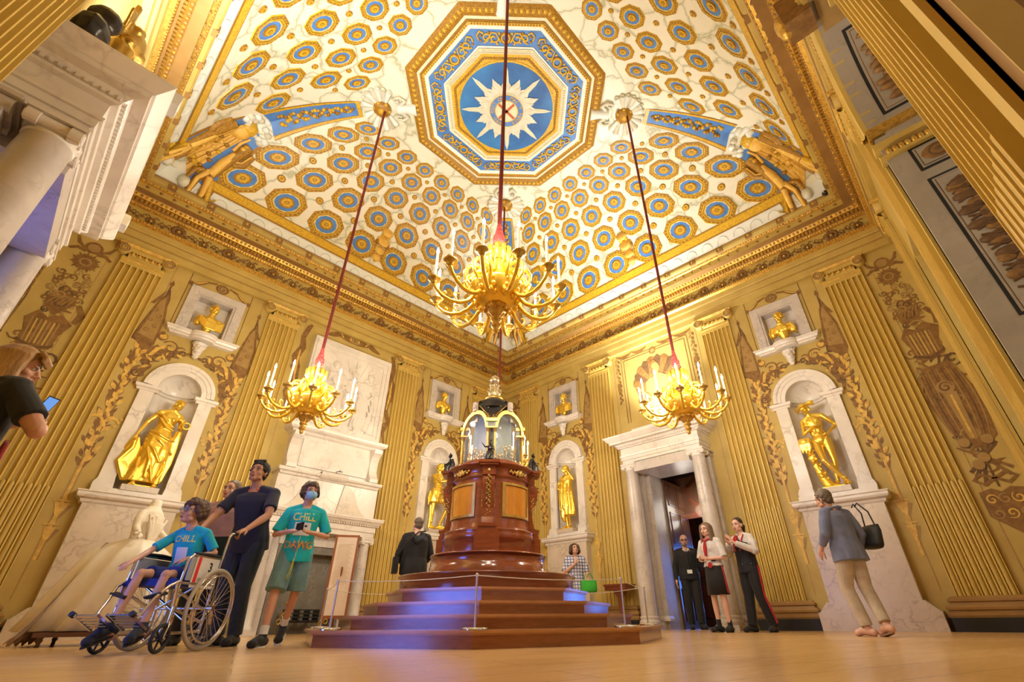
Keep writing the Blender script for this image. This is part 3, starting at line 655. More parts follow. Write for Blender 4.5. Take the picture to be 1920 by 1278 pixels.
for i in range(8):       # carved detail along each side of the octagon
    a = 2 * PI * i / 8; tx, ty = -sin(a), cos(a); nx, ny = cos(a), sin(a)
    P_ = lambda ap, t, z: (c0[0] + nx * ap + tx * t, c0[1] + ny * ap + ty * t, z)
    for k in range(30):
        t = (k - 14.5) * .058; mb.ball(P_(2.08, t, Z - .07), (.045, .045, .02), 2 if k % 2 else 1, 5, 4)
    for k in range(24): mb.ball(P_(1.825, (k - 11.5) * .06, Z - .05), (.018, .018, .014), 2, 5, 4)
    for k in range(20): q = P_(1.32, (k - 9.5) * .052, Z - .05); mb.box(q[0] - .012, q[0] + .012, q[1] - .012, q[1] + .012, Z - .062, Z - .04, 5)
    for k in range(16): mb.ball(P_(1.16, (k - 7.5) * .06, Z - .03), (.035, .035, .012), 2, 5, 4)
    # gilded rinceaux on the blue band
    def tb(pts, r, m=1): mb.tube([P_(ap, t, Z - .03) for ap, t in pts], r, 5, m)
    mb.torus(P_(1.56, 0, Z - .03), .085, .022, 12, 5, 1); mb.torus(P_(1.56, 0, Z - .025), .115, .012, 12, 4, 2)
    for s in (-1, 1):
        sp = lambda c, r, tr, a0, d=1: [(c[0] + r * (1 - .8 * j / 12) * sin(a0 + d * tr * 2 * PI * j / 12), c[1] * s + s * r * (1 - .8 * j / 12) * cos(a0 + d * tr * 2 * PI * j / 12)) for j in range(13)]
        tb(sp((1.56, .24), .10, .9, PI), .02); tb(sp((1.56, .40), .09, 1.1, PI, -1), .02); tb([(1.48, s * .1), (1.66, s * .2), (1.66, s * .3), (1.5, s * .38), (1.46, s * .46)], .018)
        tb([(1.64, s * .46), (1.68, s * .54), (1.6, s * .6), (1.52, s * .56)], .02)
        for q in ((1.65, .13), (1.48, .3), (1.66, .35), (1.5, .52), (1.6, .52), (1.45, .18)): mb.ball(P_(q[0], s * q[1], Z - .03), (.03, .03, .012), 2 if q[1] > .3 else 1, 6, 4)
def circ(r, m, z, n=40): mb.add([(c0[0] + r * cos(2 * PI * i / n), c0[1] + r * sin(2 * PI * i / n), z) for i in range(n)], [tuple(range(n))], m)
circ(1.13, 1, Z - .032); circ(1.09, 8, Z - .036)
def star(R1, R2, n, m, z, ph=0, rag=0):
    pts = []
    for i in range(2 * n):
        a = ph + PI * i / n
        if rag and i % 2 == 0:
            for da, k in ((-.09, .86), (-.05, .84), (0, 1), (.05, .84), (.09, .86)): pts.append((R1 * k * (.72 if abs(da) > .07 else 1), a + da))
        else: pts.append((R1 if i % 2 == 0 else R2, a))
    mb.add([(c0[0] + r * cos(a), c0[1] + r * sin(a), z) for r, a in pts] + [(c0[0], c0[1], z - .02)], [(i, (i + 1) % len(pts), len(pts)) for i in range(len(pts))], m)
AR = PI / 4
star(1.07, .50, 8, 5, Z - .045, 0, 1); star(.80, .45, 8, 5, Z - .05, PI / 8); star(.66, .52, 24, 5, Z - .062); star(.94, .2, 8, 4, Z - .056, 0)
circ(.42, 4, Z - .08); circ(.40, 1, Z - .084); circ(.385, 3, Z - .087); circ(.275, 1, Z - .09); circ(.255, 4, Z - .093)
for a in (0., PI / 2):     # red saltire-turned cross
    d = V((cos(a), sin(a), 0)); e = V((-sin(a), cos(a), 0)); q = V((c0[0], c0[1], Z - .096))
    mb.add([q + d * .25 + e * .03, q + d * .25 - e * .03, q - d * .25 - e * .03, q - d * .25 + e * .03], [(0, 1, 2, 3)], 9)
def text_mesh(s, size, ext=0.):
    cu = bpy.data.curves.new('t', 'FONT'); cu.body = s; cu.size = size; cu.align_x = 'CENTER'; cu.align_y = 'CENTER'; cu.extrude = ext; cu.resolution_u = 2; cu.offset = size * .022
    o = bpy.data.objects.new('t', cu); C.objects.link(o); dg = bpy.context.evaluated_depsgraph_get()
    me = bpy.data.meshes.new_from_object(o.evaluated_get(dg)); bpy.data.objects.remove(o)
    return [v.co.copy() for v in me.vertices], [tuple(p.vertices) for p in me.polygons]
def put_text(mb, s, size, M4, m, ext=0.):
    vs, fs = text_mesh(s, size, ext); mb.add([M4 @ v for v in vs], fs, m)
txt = 'HONI SOIT QUI MAL Y PENSE'
for i, ch in enumerate(txt):
    if ch == ' ': continue
    a = .37 * PI + i / (len(txt) - 1) * 1.72 * PI
    # seen from below the band reads round the star
    p = V((c0[0] + .33 * cos(a), c0[1] + .33 * sin(a), Z - .0925)); up = V((cos(a), sin(a), 0)); nrm = V((0, 0, -1)); rt = up.cross(nrm)
    M4 = Matrix((rt, up, nrm)).transposed().to_4x4(); M4.translation = p; put_text(mb, ch, .10, M4, 1)
# diagonals: shells, blue panels, clouds and putti ------------------------
for sx, sy in ((-1, 1), (1, -1), (1, 1), (-1, -1)):
    def D(e, t, o=0.):
        x = sx * e / 1.41421 * 1.41421 * .70711 * 1.41421; y = sy * e
        return cz(sx * (e) - sx * t * .7071, sy * (e) + sy * t * .7071, o)
    def dp(pts, m, o): mb.add([D(e, t, o) for e, t in pts], [tuple(range(len(pts)))], m)
    # shell with lion mask
    c = D(2.02, 0, .02)
    for k in range(15):
        a = -2.2 + 4.4 * k / 14; q = [D(2.02 + .12 * cos(a), .12 * sin(a) * 1.4, .03), D(2.02 + .30 * cos(a), .50 * sin(a), .03)]
        mb.tube(q, [.04, .075], 6, 5 if k % 2 else 6)
        mb.ball(q[1], (.055, .055, .03), 5, 6, 4)
    mb.ball(c, (.19, .19, .05), 5, 12, 6); mb.ball(V(c) - V((0, 0, .03)), (.21, .21, .12), 2, 12, 8)
    for k in range(12): a = 2 * PI * k / 12; mb.ball((c[0] + .16 * cos(a), c[1] + .16 * sin(a), c[2] - .06), (.05, .05, .05), 1 if k % 2 else 2, 6, 4)
    mb.ball((c[0], c[1], c[2] - .12), (.08, .08, .06), 1, 8, 6)
    for s in (-1, 1):
        mb.tube([D(1.7, s * .1, .04), D(1.62, s * .2, .04), D(1.7, s * .28, .05), D(1.8, s * .25, .05), D(1.78, s * .17, .05), D(1.72, s * .2, .05)], [.05, .05, .04, .035, .03, .025], 6, 5)
    mb.tube([D(1.45, 0, .03), D(1.6, 0, .03), D(1.75, 0, .03)], [.15, .1, .12], 8, 6)
    # blue panel with gilded frame
    n = 9; E = [2.42 + (3.72 - 2.42) * i / n for i in range(n + 1)]; W_ = [.15 + .11 * i / n for i in range(n + 1)]
    for k0, k1, m, o in ((1.35, 1., 2, .008), (1.28, 1.06, 1, .015), (1., 0., 3, .006), (0., -1., 3, .006), (-1.28, -1.06, 1, .015), (-1.35, -1., 2, .008)):
        vs = [D(e, w * k0, o) for e, w in zip(E, W_)] + [D(e, w * k1, o) for e, w in zip(E, W_)]
        mb.add(vs, [(i, i + 1, n + 2 + i, n + 1 + i) for i in range(n)], m)
    dp([(2.36, .2), (2.42, .2), (2.42, -.2), (2.36, -.2)], 1, .015)
    for k in range(26):
        e = 2.5 + k * .043; t = .05 * sin(k * 2.3) * (1 + k / 20); r = .045 + .015 * (k / 26)
        mb.ball(D(e, t, .012), (r, r, r), 1 if k % 3 else 2, 6, 4); mb.ball(D(e, -t * 1.2, .012), (r * .7, r * .7, r * .7), 2 if k % 2 else 1, 6, 4)
    for k in range(16):   # clouds
        a = 2 * PI * k / 16; mb.ball(D(3.86 + .09 * cos(a) + .03 * (k % 2), .33 * sin(a), .01), (.085, .085, .06), 6 if k % 3 else 5, 8, 5)
    # drapery drum, blue ground and a pair of putti
    n = 8; E = [3.9 + (4.72 - 3.9) * i / n for i in range(n + 1)]
    for w0, w1, m, o in ((.72, .60, 2, .006), (.60, .2, 3, .007), (.24, 0, 7, .02), (0, -.24, 7, .02), (-.2, -.60, 3, .007), (-.60, -.72, 2, .006)):
        g = lambda e: .55 + .6 * (e - 3.9)
        vs = [D(e, w0 * g(e), o) for e in E] + [D(e, w1 * g(e), o) for e in E]
        mb.add(vs, [(i, i + 1, n + 2 + i, n + 1 + i) for i in range(n)], m)
    for k in range(7): mb.tube([D(e, (-.2 + .066 * k) * (.6 + .5 * (e - 3.9)) + .02 * sin(e * 9), .02) for e in E], [.008] * (n + 1), 5, 2 if k % 2 else 1)
    mb.ball(D(4.12, 0, .0), (.21, .21, .19), 7, 16, 10); mb.ball(D(4.02, 0, .01), (.2, .2, .17), 1, 14, 8)
    for k in range(12): a = k * 2.4; r_ = .08 + .03 * k; mb.ball(D(4.35 + .03 * k, r_ * cos(a) * .7, .01), (.055, .055, .05), (7, 1, 2)[k % 3], 7, 5)
    for s in (-1, 1):
        T = lambda e, t: D(e, s * t, .05)
        for q in (((4.05, .32), (4.3, .37), (4.55, .44)), ((4.5, .36), (4.62, .34), (4.74, .42)), ((4.5, .44), (4.6, .58), (4.7, .62)), ((4.26, .44), (4.15, .53), (4.02, .48))): mb.tube([D(e, s * t, .015) for e, t in q], [.115 if q[0][0] < 4.1 else .075] * 2 + [.06], 7, 2)  # brown tubes painted in as shadow behind the putti limbs
        mb.tube([T(4.22, .33), T(4.36, .36), T(4.5, .40)], [.075, .10, .085], 8, 7); mb.ball(T(4.12, .32), .085, 7, 10, 7); mb.ball(T(4.08, .32), (.09, .09, .06), 1, 8, 6)
        mb.tube([T(4.24, .42), T(4.16, .50), T(4.04, .47)], [.04, .035, .025], 6, 7); mb.tube([T(4.24, .26), T(4.14, .2), T(4.02, .2)], [.04, .035, .025], 6, 7)
        mb.tube([T(4.5, .36), T(4.62, .34), T(4.72, .42)], [.07, .05, .035], 6, 7); mb.tube([T(4.5, .44), T(4.58, .56), T(4.68, .6)], [.07, .05, .035], 6, 7)
        mb.tube([T(4.48, .5), T(4.52, .66), T(4.44, .74)], [.05, .06, .02], 6, 1); mb.tube([T(4.55, .3), T(4.64, .22), T(4.74, .26)], [.05, .06, .03], 6, 2)
        for k in range(4): mb.ball(T(4.3 + .1 * k, .14 + .04 * k), (.06, .06, .04), 1 if k % 2 else 2, 6, 4)
o = tag(build('ceiling', mb, CM), 'coved ceiling painted with octagonal coffers, star medallion and putti', kind='structure')
# ------------------------------------------------------------------ figures: face -y, left side is +x
def J0(**o):
    J = dict(pel=(0, 0, .97), waist=(0, 0, 1.10), chest=(0, 0, 1.29), neck=(0, .01, 1.475), head=(0, -.015, 1.635),
             hipL=(.09, 0, .93), hipR=(-.09, 0, .93), knL=(.10, -.02, .51), knR=(-.10, -.02, .51), anL=(.10, .02, .09), anR=(-.10, .02, .09),
             toL=(.12, -.13, .03), toR=(-.12, -.13, .03), shL=(.18, .01, 1.415), shR=(-.18, .01, 1.415), elL=(.235, .04, 1.13), elR=(-.235, .04, 1.13),
             wrL=(.25, -.03, .88), wrR=(-.25, -.03, .88))
    J.update(o); return {k: V(v) for k, v in J.items()}
def hrot(yaw=0, pitch=0, tilt=0): return Matrix.Rotation(yaw, 3, 'Z') @ Matrix.Rotation(pitch, 3, 'X') @ Matrix.Rotation(tilt, 3, 'Y')
def head(mb, c, R, s=1., m=0, ears=True, nose=1.):
    A = lambda x, y, z: V(c) + R @ (V((x, y, z)) * s)
    B = lambda p, r, nu=12, nv=8: mb.ball(A(*p), [q * s for q in r], m, nu, nv, R)
    B((0, .012, .028), (.077, .094, .088), 14, 10); B((0, -.028, -.03), (.058, .058, .078)); B((0, -.058, -.085), (.03, .026, .024)); B((0, -.045, .03), (.06, .045, .05))
    for x in (-1, 1):
        B((x * .036, -.055, -.03), (.026, .026, .024)); B((x * .03, -.078, .018), (.026, .014, .010)); B((x * .045, -.02, -.07), (.022, .03, .02))
        if ears: B((x * .078, .008, -.012), (.012, .02, .032))
    mb.tube([A(0, -.082, .012), A(0, -.098, -.012), A(0, -.112 * nose, -.03), A(0, -.096, -.04)], [.009 * s, .011 * s, .014 * s, .010 * s], 8, m)
    for x in (-1, 1): B((x * .011, -.096, -.036), (.009, .011, .008), 6, 5)
    B((0, -.089, -.058), (.022, .011, .0065), 8, 6); B((0, -.086, -.068), (.019, .011, .007), 8, 6)
def face(par, c, R, s=1., iris=(.05, .03, .02), brow=(.06, .035, .02), look=(0, 0), lips=True, mats=None):
    A = lambda x, y, z: V(c) + R @ (V((x, y, z)) * s)
    mb = MB(); mb2 = MB(); mb3 = MB(); mb4 = MB()
    for x in (-1, 1):
        mb.ball(A(x * .031, -.0755, .000), [.0125 * s, .011 * s, .0068 * s], 0, 10, 7, R)
        mb.ball(A(x * .031 + look[0] * .005, -.0835, .000 + look[1] * .003), [.0066 * s, .005 * s, .0066 * s], 1, 8, 6, R)
        mb3.tube([A(x * .012, -.093, .021), A(x * .03, -.095, .029), A(x * .05, -.082, .024)], [.0035 * s, .0045 * s, .003 * s], 6)
        mb3.tube([A(x * .016, -.087, .0055), A(x * .031, -.092, .0095), A(x * .046, -.082, .005)], [.0018 * s] * 3, 5)
    build('eyes', mb, ['eyewhite', mats or 'iris'], par); build('eyebrows', mb3, [M['brow_dk'] if brow is not None else 'iris'], par)
    if lips:
        mb4.tube([A(-.022, -.090, -.063), A(-.01, -.100, -.060), A(0, -.102, -.062), A(.01, -.100, -.060), A(.022, -.090, -.063)], [.002 * s, .0048 * s, .005 * s, .0048 * s, .002 * s], 6)
        mb4.tube([A(-.018, -.090, -.067), A(0, -.100, -.071), A(.018, -.090, -.067)], [.002 * s, .006 * s, .002 * s], 6)
        build('lips', mb4, 'lip', par)
def hand(mb, w, d, pn, s=1., curl=.5, side=1, m=0, spread=.0, thumb=.6):
    """w wrist, d hand direction, pn palm normal, curl 0 flat..1.6 fist; side +1 thumb on (d x pn) side"""
    w, d, pn = V(w), V(d).normalized(), V(pn); pn = (pn - d * pn.dot(d)).normalized(); x = d.cross(pn) * side
    s = s * 1.0
    R = Matrix((x, d, pn)).transposed()
    mb.ball(w + d * .045 * s, (.037 * s, .052 * s, .016 * s), m, 10, 7, R); mb.cap(w - d * .01, w + d * .03 * s, .024 * s, .026 * s, 8, m)
    for i, (off, L) in enumerate(((.028, .070), (.0095, .079), (-.0095, .074), (-.027, .058))):
        p = w + d * (.086 - .004 * abs(i - 1.2)) * s + x * off * s; a = curl * (.55 + .08 * i); seg = [L * .45, L * .32, L * .26]; r = [.0093, .0085, .0078, .0066]
        dd = (d + x * (off * 3.5 * (spread + .15))).normalized(); ang = 0; q = p - d * .022 * s; pts = [q, p]
        for k in range(3):
            ang += a * (.8, 1.15, .8)[k]; v = dd * cos(ang) + pn * sin(ang); p = p + v * seg[k] * s; pts.append(p)
        mb.tube(pts, [r[0] * s, r[0] * s, r[1] * s, r[2] * s, r[3] * s], 7, m); mb.ball(pts[-1], r[3] * s, m, 7, 5)
    b = w + d * .022 * s + x * .028 * s; v1 = (d * .62 + x * .8 + pn * (.25 * thumb)).normalized(); v2 = (d * .85 + x * (.5 - thumb * .4) + pn * thumb * .6).normalized()
    mb.tube([b, b + v1 * .034 * s, b + v1 * .034 * s + v2 * .03 * s, b + v1 * .034 * s + v2 * .056 * s], [.015 * s, .0115 * s, .0105 * s, .0075 * s], 7, m); mb.ball(b + v1 * .034 * s + v2 * .056 * s, .0075 * s, m, 7, 5)
def limb(mb, a, b, c, r, m=0, bulge=1.12):
    """three-joint limb with muscle shape: r=(root, above joint, joint, belly, end)"""
    a, b, c = V(a), V(b), V(c)
    mb.tube([a, a.lerp(b, .3), a.lerp(b, .7), b, b.lerp(c, .28), b.lerp(c, .65), c], [r[0], r[0] * 1.02, r[1], r[2], r[3], (r[3] + r[4]) / 2 * .95, r[4]], 12, m)
    mb.ball(a, r[0], m); mb.ball(b, r[2] * 1.04, m); mb.ball(c, r[4], m)
def foot(mb, an, to, s=1., m=0, k=1.):
    an, to = V(an), V(to); d = to - an; h = V((d.x, d.y, 0)); h.normalize()
    heel = an - h * .05 * s; heel.z = min(an.z, to.z + .5 * (an.z - to.z)) - .035 * s if abs(d.z) > .1 else an.z - .045 * s
    mb.tube([heel, an + V((0, 0, -.03 * s)) , (an + to) / 2 + V((0, 0, .004)), to], [.03 * s * k, .038 * s * k, .034 * s * k, .026 * s * k], 10, m)
    mb.ball(heel, .031 * s * k, m); mb.ball(to, .028 * s * k, m); mb.ball(to + h.cross(V((0, 0, 1))) * .02, .026 * s * k, m); mb.ball(to - h.cross(V((0, 0, 1))) * .02, .024 * s * k, m)
def body(mb, J, f=0, fat=1., arms=(1, 1), m=0, legs=True, handR=None, handL=None, hs=1.):
    up = (J['chest'] - J['pel']).normalized(); ax = (J['shL'] - J['shR']).normalized()
    fw = ax.cross(up).normalized(); ax = up.cross(fw); R = Matrix((ax, -fw, up)).transposed() if False else Matrix((ax, up.cross(ax), up)).transposed()
    q = fat
    mb.ball(J['chest'] + up * .02, (.150 * q, .098 * q, .17), m, 16, 10, R); mb.ball(J['waist'], (.125 * q, .09 * q, .14), m, 14, 8, R); mb.ball(J['pel'] - up * .01, ((.152 + .012 * f) * q, .105 * q, .12), m, 14, 8, R)
    mb.cap(J['shL'] - ax * .03, J['shR'] + ax * .03, .048, .048, 10, m)
    for s in 'LR': mb.tube([J['neck'] + (J['sh' + s] - J['neck']) * .15 + up * .015, J['sh' + s] + up * .0], [.045, .045], 10, m)
    mb.tube([J['chest'] + up * .12, J['neck'], J['neck'] + (J['head'] - J['neck']) * .6], [.075, .056 - .006 * f, .05 - .005 * f], 12, m)
    if f:
        for s in (-1, 1): mb.ball(J['chest'] + ax * s * .065 - R @ V((0, .078, .0)), (.055, .05, .055), m)
    else:
        for s in (-1, 1): mb.ball(J['chest'] + ax * s * .06 - R @ V((0, .066 * q, -.05)), (.065 * q, .03 * q, .05), m, 10, 7, R)
    if legs:
        for s in 'LR':
            limb(mb, J['hip' + s], J['kn' + s], J['an' + s], (.082 * q, .064 * q, .052 * q, .053 * q, .033), m); foot(mb, J['an' + s], J['to' + s], 1, m)
            mb.ball((J['hip' + s] + J['pel']) / 2 + R @ V((0, .045, -.02)), (.085 * q, .075 * q, .085), m, 12, 8)
    for s, on in (('L', arms[0]), ('R', arms[1])):
        if not on: continue
        limb(mb, J['sh' + s], J['el' + s], J['wr' + s], (.05 * q, .042 * q, .036 * q, .036 * q, .024), m)
        hd = {'L': handL, 'R': handR}[s] or {}
        d = hd.get('d') or (J['wr' + s] - J['el' + s]); pn = hd.get('pn') or (V((-1 if s == 'L' else 1, 0, 0)))
        hand(mb, J['wr' + s], d, pn, hs, hd.get('curl', .45), hd.get('side', 1 if s == 'L' else -1), m, hd.get('spread', 0), hd.get('thumb', .5))
def loft(mb, rings, n=22, m=0, fold=0., nf=9, sm=True, caps=True, ph=0.):
    """rings of (centre, rx, ry) or (centre, rx, ry, foldamp, R)"""
    vs = []
    for j, r in enumerate(rings):
        c, rx, ry = V(r[0]), r[1], r[2]; fa = r[3] if len(r) > 3 else fold; R = r[4] if len(r) > 4 else Matrix.Identity(3)
        for i in range(n):
            a = 2 * PI * i / n; k = 1 + fa * sin(nf * a + ph + .5 * j) + fa * .5 * sin((nf * 2 + 1) * a + 1.3 * j)
            vs.append(c + R @ V((rx * k * cos(a), ry * k * sin(a), 0)))
    N = len(rings); fs = [(j * n + i, j * n + (i + 1) % n, (j + 1) * n + (i + 1) % n, (j + 1) * n + i) for j in range(N - 1) for i in range(n)]
    if caps: fs += [tuple(range(n))[::-1], tuple(range((N - 1) * n, N * n))]
    if V(rings[-1][0]).z < V(rings[0][0]).z: fs = [f[::-1] for f in fs]
    return mb.add(vs, fs, m, sm)
def curls(mb, c, R, s=1., n=40, r=.022, m=0, low=-.05, back=.11, seed=1, wide=.082, front=True):
    rnd = random.Random(seed)
    for i in range(n):
        z = low + (.115 - low) * ((i + .5) / n) ** .8; a = i * 2.399
        rr = math.sqrt(max(0, 1 - ((z - .02) / .11) ** 2)) if z > .02 else 1
        x, y = cos(a) * wide * rr, sin(a) * (wide + .014) * rr + .012
        if y < -.035 and z < (.055 if front else .2): continue
        mb.ball(V(c) + R @ (V((x, y, z)) * s), r * s * (.8 + .5 * rnd.random()), m, 8, 6)
def haircap(mb, c, R, s=1., m=0, z0=.02, t=1.08, back=0.):
    A = lambda x, y, z: V(c) + R @ (V((x, y, z)) * s)
    mb.ball(A(0, .026, .043), (.083 * s * t, .092 * s * t, .083 * s * t), m, 16, 10, R); mb.ball(A(0, .055, -.01), (.072 * s, .058 * s, .07 * s), m, 12, 8, R)
    if back: mb.ball(A(0, .07, -.05), (.06 * s, .045 * s, .06 * s), m, 12, 8, R)
M['eyewhite'] = mat('eye_white', (.75, .72, .68), .25)
M['iris'] = mat('dark_iris', (.03, .018, .010), .15)
M['brow_dk'] = mat('dark_brown_hair_strands', (.045, .025, .015), .6)
M['lip'] = mat('lip_skin', (.42, .13, .11), .4)
# ------------------------------------------------------------------ pilasters
def on_wall(side, u, d=0., z=0.):
    p = wallT(side) @ V((u, -d, z)); return p, WALL[side][1]
def pil_section(cab):
    pts = [(-.345, 0), (-.345, .07)]; n = 7; p = .69 / n
    for i in range(n):
        x = -.345 + p * (i + .5); w = p * .40
        pts.append((x - w, .07))
        if cab: pts.append((x - w * .96, .036))
        for k in range(1, 6):
            a = PI * k / 6; pts.append((x - w * (.8 if cab else 1) * cos(a), (.04 + .032 * sin(a)) if cab else .07 - .062 * sin(a)))
        if cab: pts.append((x + w * .96, .036))
        pts.append((x + w, .07))
    return pts + [(.345, .07), (.345, 0)]
def make_pilaster():
    t = thing('fluted_pilaster', 'x', 'pilaster')
    mb = MB()
    for z0, z1, cab in ((.44, 1.98, 1), (1.98, 6.16, 0)):
        P_ = pil_section(cab); n = len(P_); mb.add([(x, -d, z) for z in (z0, z1) for x, d in P_], [(i, i + 1, n + i + 1, n + i) for i in range(n - 1)], 0)
    for i in range(7):
        x = -.345 + .69 / 7 * (i + .5); mb.ball((x, -.042, 1.98), (.032, .03, .05), 0, 8, 5)
        for s in (-1, 1): mb.box(x + s * .0445 - .0045, x + s * .0445 + .0045, -.0735, -.07, .46, 6.14, 1)
    mb.box(-.345, .345, -.07, 0, 6.12, 6.28, 0); mb.box(-.345, .345, 0, .13, .02, 6.5, 0)
    build('shaft', mb, ['ochre', 'fillet'], t)
    mb = MB()
    mb.box(-.50, .50, -.20, 0, 0, .17, 0)
    mb.sweepx([(.17, .17), (.18, .20), (.18, .235), (.15, .245), (.15, .26), (.17, .27), (.175, .30), (.15, .33), (.12, .335), (.11, .36), (.13, .375), (.13, .40), (.105, .42), (.085, .44)], -.345, .345, 1)
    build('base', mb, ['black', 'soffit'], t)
    mb = MB()
    mb.sweepx([(.07, 6.20), (.085, 6.205), (.09, 6.225), (.075, 6.24)], -.345, .345, 1, False)
    mb.sweepx([(.075, 6.26), (.12, 6.30), (.13, 6.34), (.10, 6.36)], -.27, .27, 0, False)
    for i in range(5):
        x = (i - 2) * .105; mb.ball((x, -.12, 6.335), (.032, .03, .042), 1, 8, 6); mb.tube([(x - .05, -.12, 6.38), (x - .046, -.13, 6.33), (x, -.135, 6.285), (x + .046, -.13, 6.33), (x + .05, -.12, 6.38)], .007, 4, 2)
    mb.prism([(-.36, 6.40), (.36, 6.40), (.38, 6.49), (-.38, 6.49)], -.09, -.02, 0)
    mb.sweepx([(.12, 6.49), (.13, 6.50), (.15, 6.53), (.15, 6.548)], -.33, .33, 1, True)
    cp = build('capital', mb, ['ochre', 'goldpaint', 'gilt'], t)
    for s in (-1, 1):
        mb = MB(); cx = s * .362
        mb.T = Matrix.Translation((cx, 0, 6.418)) @ Matrix.Rotation(PI / 2, 4, 'X'); mb.lathe([(.108, -.02), (.108, .125), (.09, .14), (.0, .14)], 24, 0); mb.T = Matrix()
        mb.tube([(cx + s * r_ * cos(a) * 1., -.142, 6.418 + r_ * sin(a)) for r_, a in [(.10 * (1 - .8 * k / 26), PI / 2 - 2 * PI * 2.2 * k / 26) for k in range(27)]], [.015 * (1 - .5 * k / 26) for k in range(27)], 5, 1)
        mb.ball((cx, -.13, 6.418), (.022, .016, .022), 2, 8, 6)
        build('volute', mb, ['ochre', 'soffit', 'gilt'], cp)
    return t
pil0 = make_pilaster(); first = True
PL = {('left', -4.46): 'fluted pilaster farthest left on the chimneypiece wall, beside the painted trophy',
      ('left', -1.73): 'fluted ochre pilaster between the niche of the draped gilt woman and the chimneypiece',
      ('left', 1.73): 'fluted ochre pilaster just right of the chimneypiece',
      ('left', 4.46): 'fluted ochre pilaster in the room corner on the chimneypiece wall, behind the clock globe',
      ('right', -4.46): 'fluted ochre pilaster in the room corner on the doorway wall, right of the clock dome',
      ('right', -1.73): 'fluted ochre pilaster immediately left of the marble doorcase with open door',
      ('right', 1.73): 'fluted ochre pilaster immediately right of the marble doorcase with open door',
      ('right', 4.46): 'fluted ochre pilaster right of the winged-hat statue niche, beside the painted trophy',
      ('window', -1.75): 'narrow-looking fluted pilaster on the far side of the arched window recess',
      ('window', 1.75): 'broad blurred fluted pilaster crossing the top right corner of the view',
      ('window', -4.46): 'fluted pilaster on the window wall nearest the painted trophy corner',
      ('door', -1.73): 'fluted pilaster crossing the top left corner, left of the near marble entablature'}
for (side, u), lab in PL.items():
    p, r = on_wall(side, u, .12 if side == 'door' else 0)
    if first: t = pil0; t.location = p; t.rotation_euler.z = r; t['label'] = lab; t['group'] = 'fluted wall pilasters'; first = False
    else: dup(pil0, p, r, lab)
# ------------------------------------------------------------------ marble niches
def make_niche():
    t = thing('marble_niche', 'x', 'niche')
    mb = MB(); mb.box(-.82, .82, -.27, 0, 0, .26); mb.prism([(-.80, .26), (.80, .26), (.66, .40), (-.66, .40)], -.24, 0); build('plinth', mb, 'marble_warm', t)
    mb = MB(); mb.box(-.63, .63, -.19, 0, .38, 1.86); build('pedestal_panel', mb, 'marble_warm', t)
    mb = MB(); mb.sweepx([(.19, 1.82), (.21, 1.84), (.22, 1.875), (.27, 1.90), (.285, 1.93), (.285, 1.97), (.30, 1.985), (.30, 2.0)], -.46, .46, 0); mb.box(-.62, .62, -.2, 0, 1.99, 2.08); build('sill', mb, 'marble', t)
    for s in (-1, 1):
        mb = MB(); a, b = (s * .36, s * .58); x0, x1 = min(a, b), max(a, b)
        mb.box(x0, x1, -.07, .05, 2.08, 3.84); mb.prism([(s * .34, 2.08), (s * .62, 2.08), (s * .62, 2.16), (s * .58, 2.24), (s * .36, 2.24)], -.12, 0)
        mb.T = Matrix.Translation(((x0 + x1) / 2, 0, 0)); mb.sweepx([(.07, 3.82), (.08, 3.83), (.08, 3.86), (.11, 3.88), (.115, 3.93), (.07, 3.95)], -.09, .09, 0); mb.T = Matrix()
        build('jamb', mb, 'marble', t)
    mb = MB(); n = 28; zc = 3.95
    for r0, d0, r1, d1 in ((.35, -.05, .35, .07), (.35, .07, .43, .07), (.43, .07, .44, .085), (.44, .085, .50, .085), (.50, .085, .51, .10), (.51, .10, .575, .10), (.575, .10, .585, .0)):
        vs = [(r * cos(PI * i / n), -d, zc + r * sin(PI * i / n)) for r, d in ((r0, d0), (r1, d1)) for i in range(n + 1)]
        mb.add(vs, [(i, i + 1, n + 2 + i, n + 1 + i) for i in range(n)], 0)
    build('arch', mb, 'marble', t)
    mb = MB(); n = 20; vs = []; zs = [2.08, 3.0, 3.95]
    for z in zs: vs += [(.362 * cos(PI * i / n), .362 * sin(PI * i / n), z) for i in range(n + 1)]
    for k in range(1, 8):
        e = PI / 2 * k / 8; vs += [(.362 * cos(PI * i / n) * cos(e), .362 * sin(PI * i / n) * cos(e), 3.95 + .362 * sin(e)) for i in range(n + 1)]
    vs += [(0, 0, 4.312)] * (n + 1); L = len(vs) // (n + 1)
    mb.add(vs, [(j * (n + 1) + i, (j + 1) * (n + 1) + i, (j + 1) * (n + 1) + i + 1, j * (n + 1) + i + 1) for j in range(L - 1) for i in range(n)], 0, True)
    for z, r in ((3.93, .02), (3.99, .014)): mb.tube([(.35 * cos(PI * i / n), .35 * sin(PI * i / n), z) for i in range(n + 1)], r, 6, 0)
    mb.add([(.362 * cos(PI * i / n), .362 * sin(PI * i / n), 2.085) for i in range(n + 1)], [tuple(range(n + 1))], 0)
    build('niche_shell', mb, 'marble', t)
    mb = MB(); mb.box(-.26, .26, -.22, .1, 2.08, 2.17); build('statue_block', mb, 'marble_warm', t)
    return t
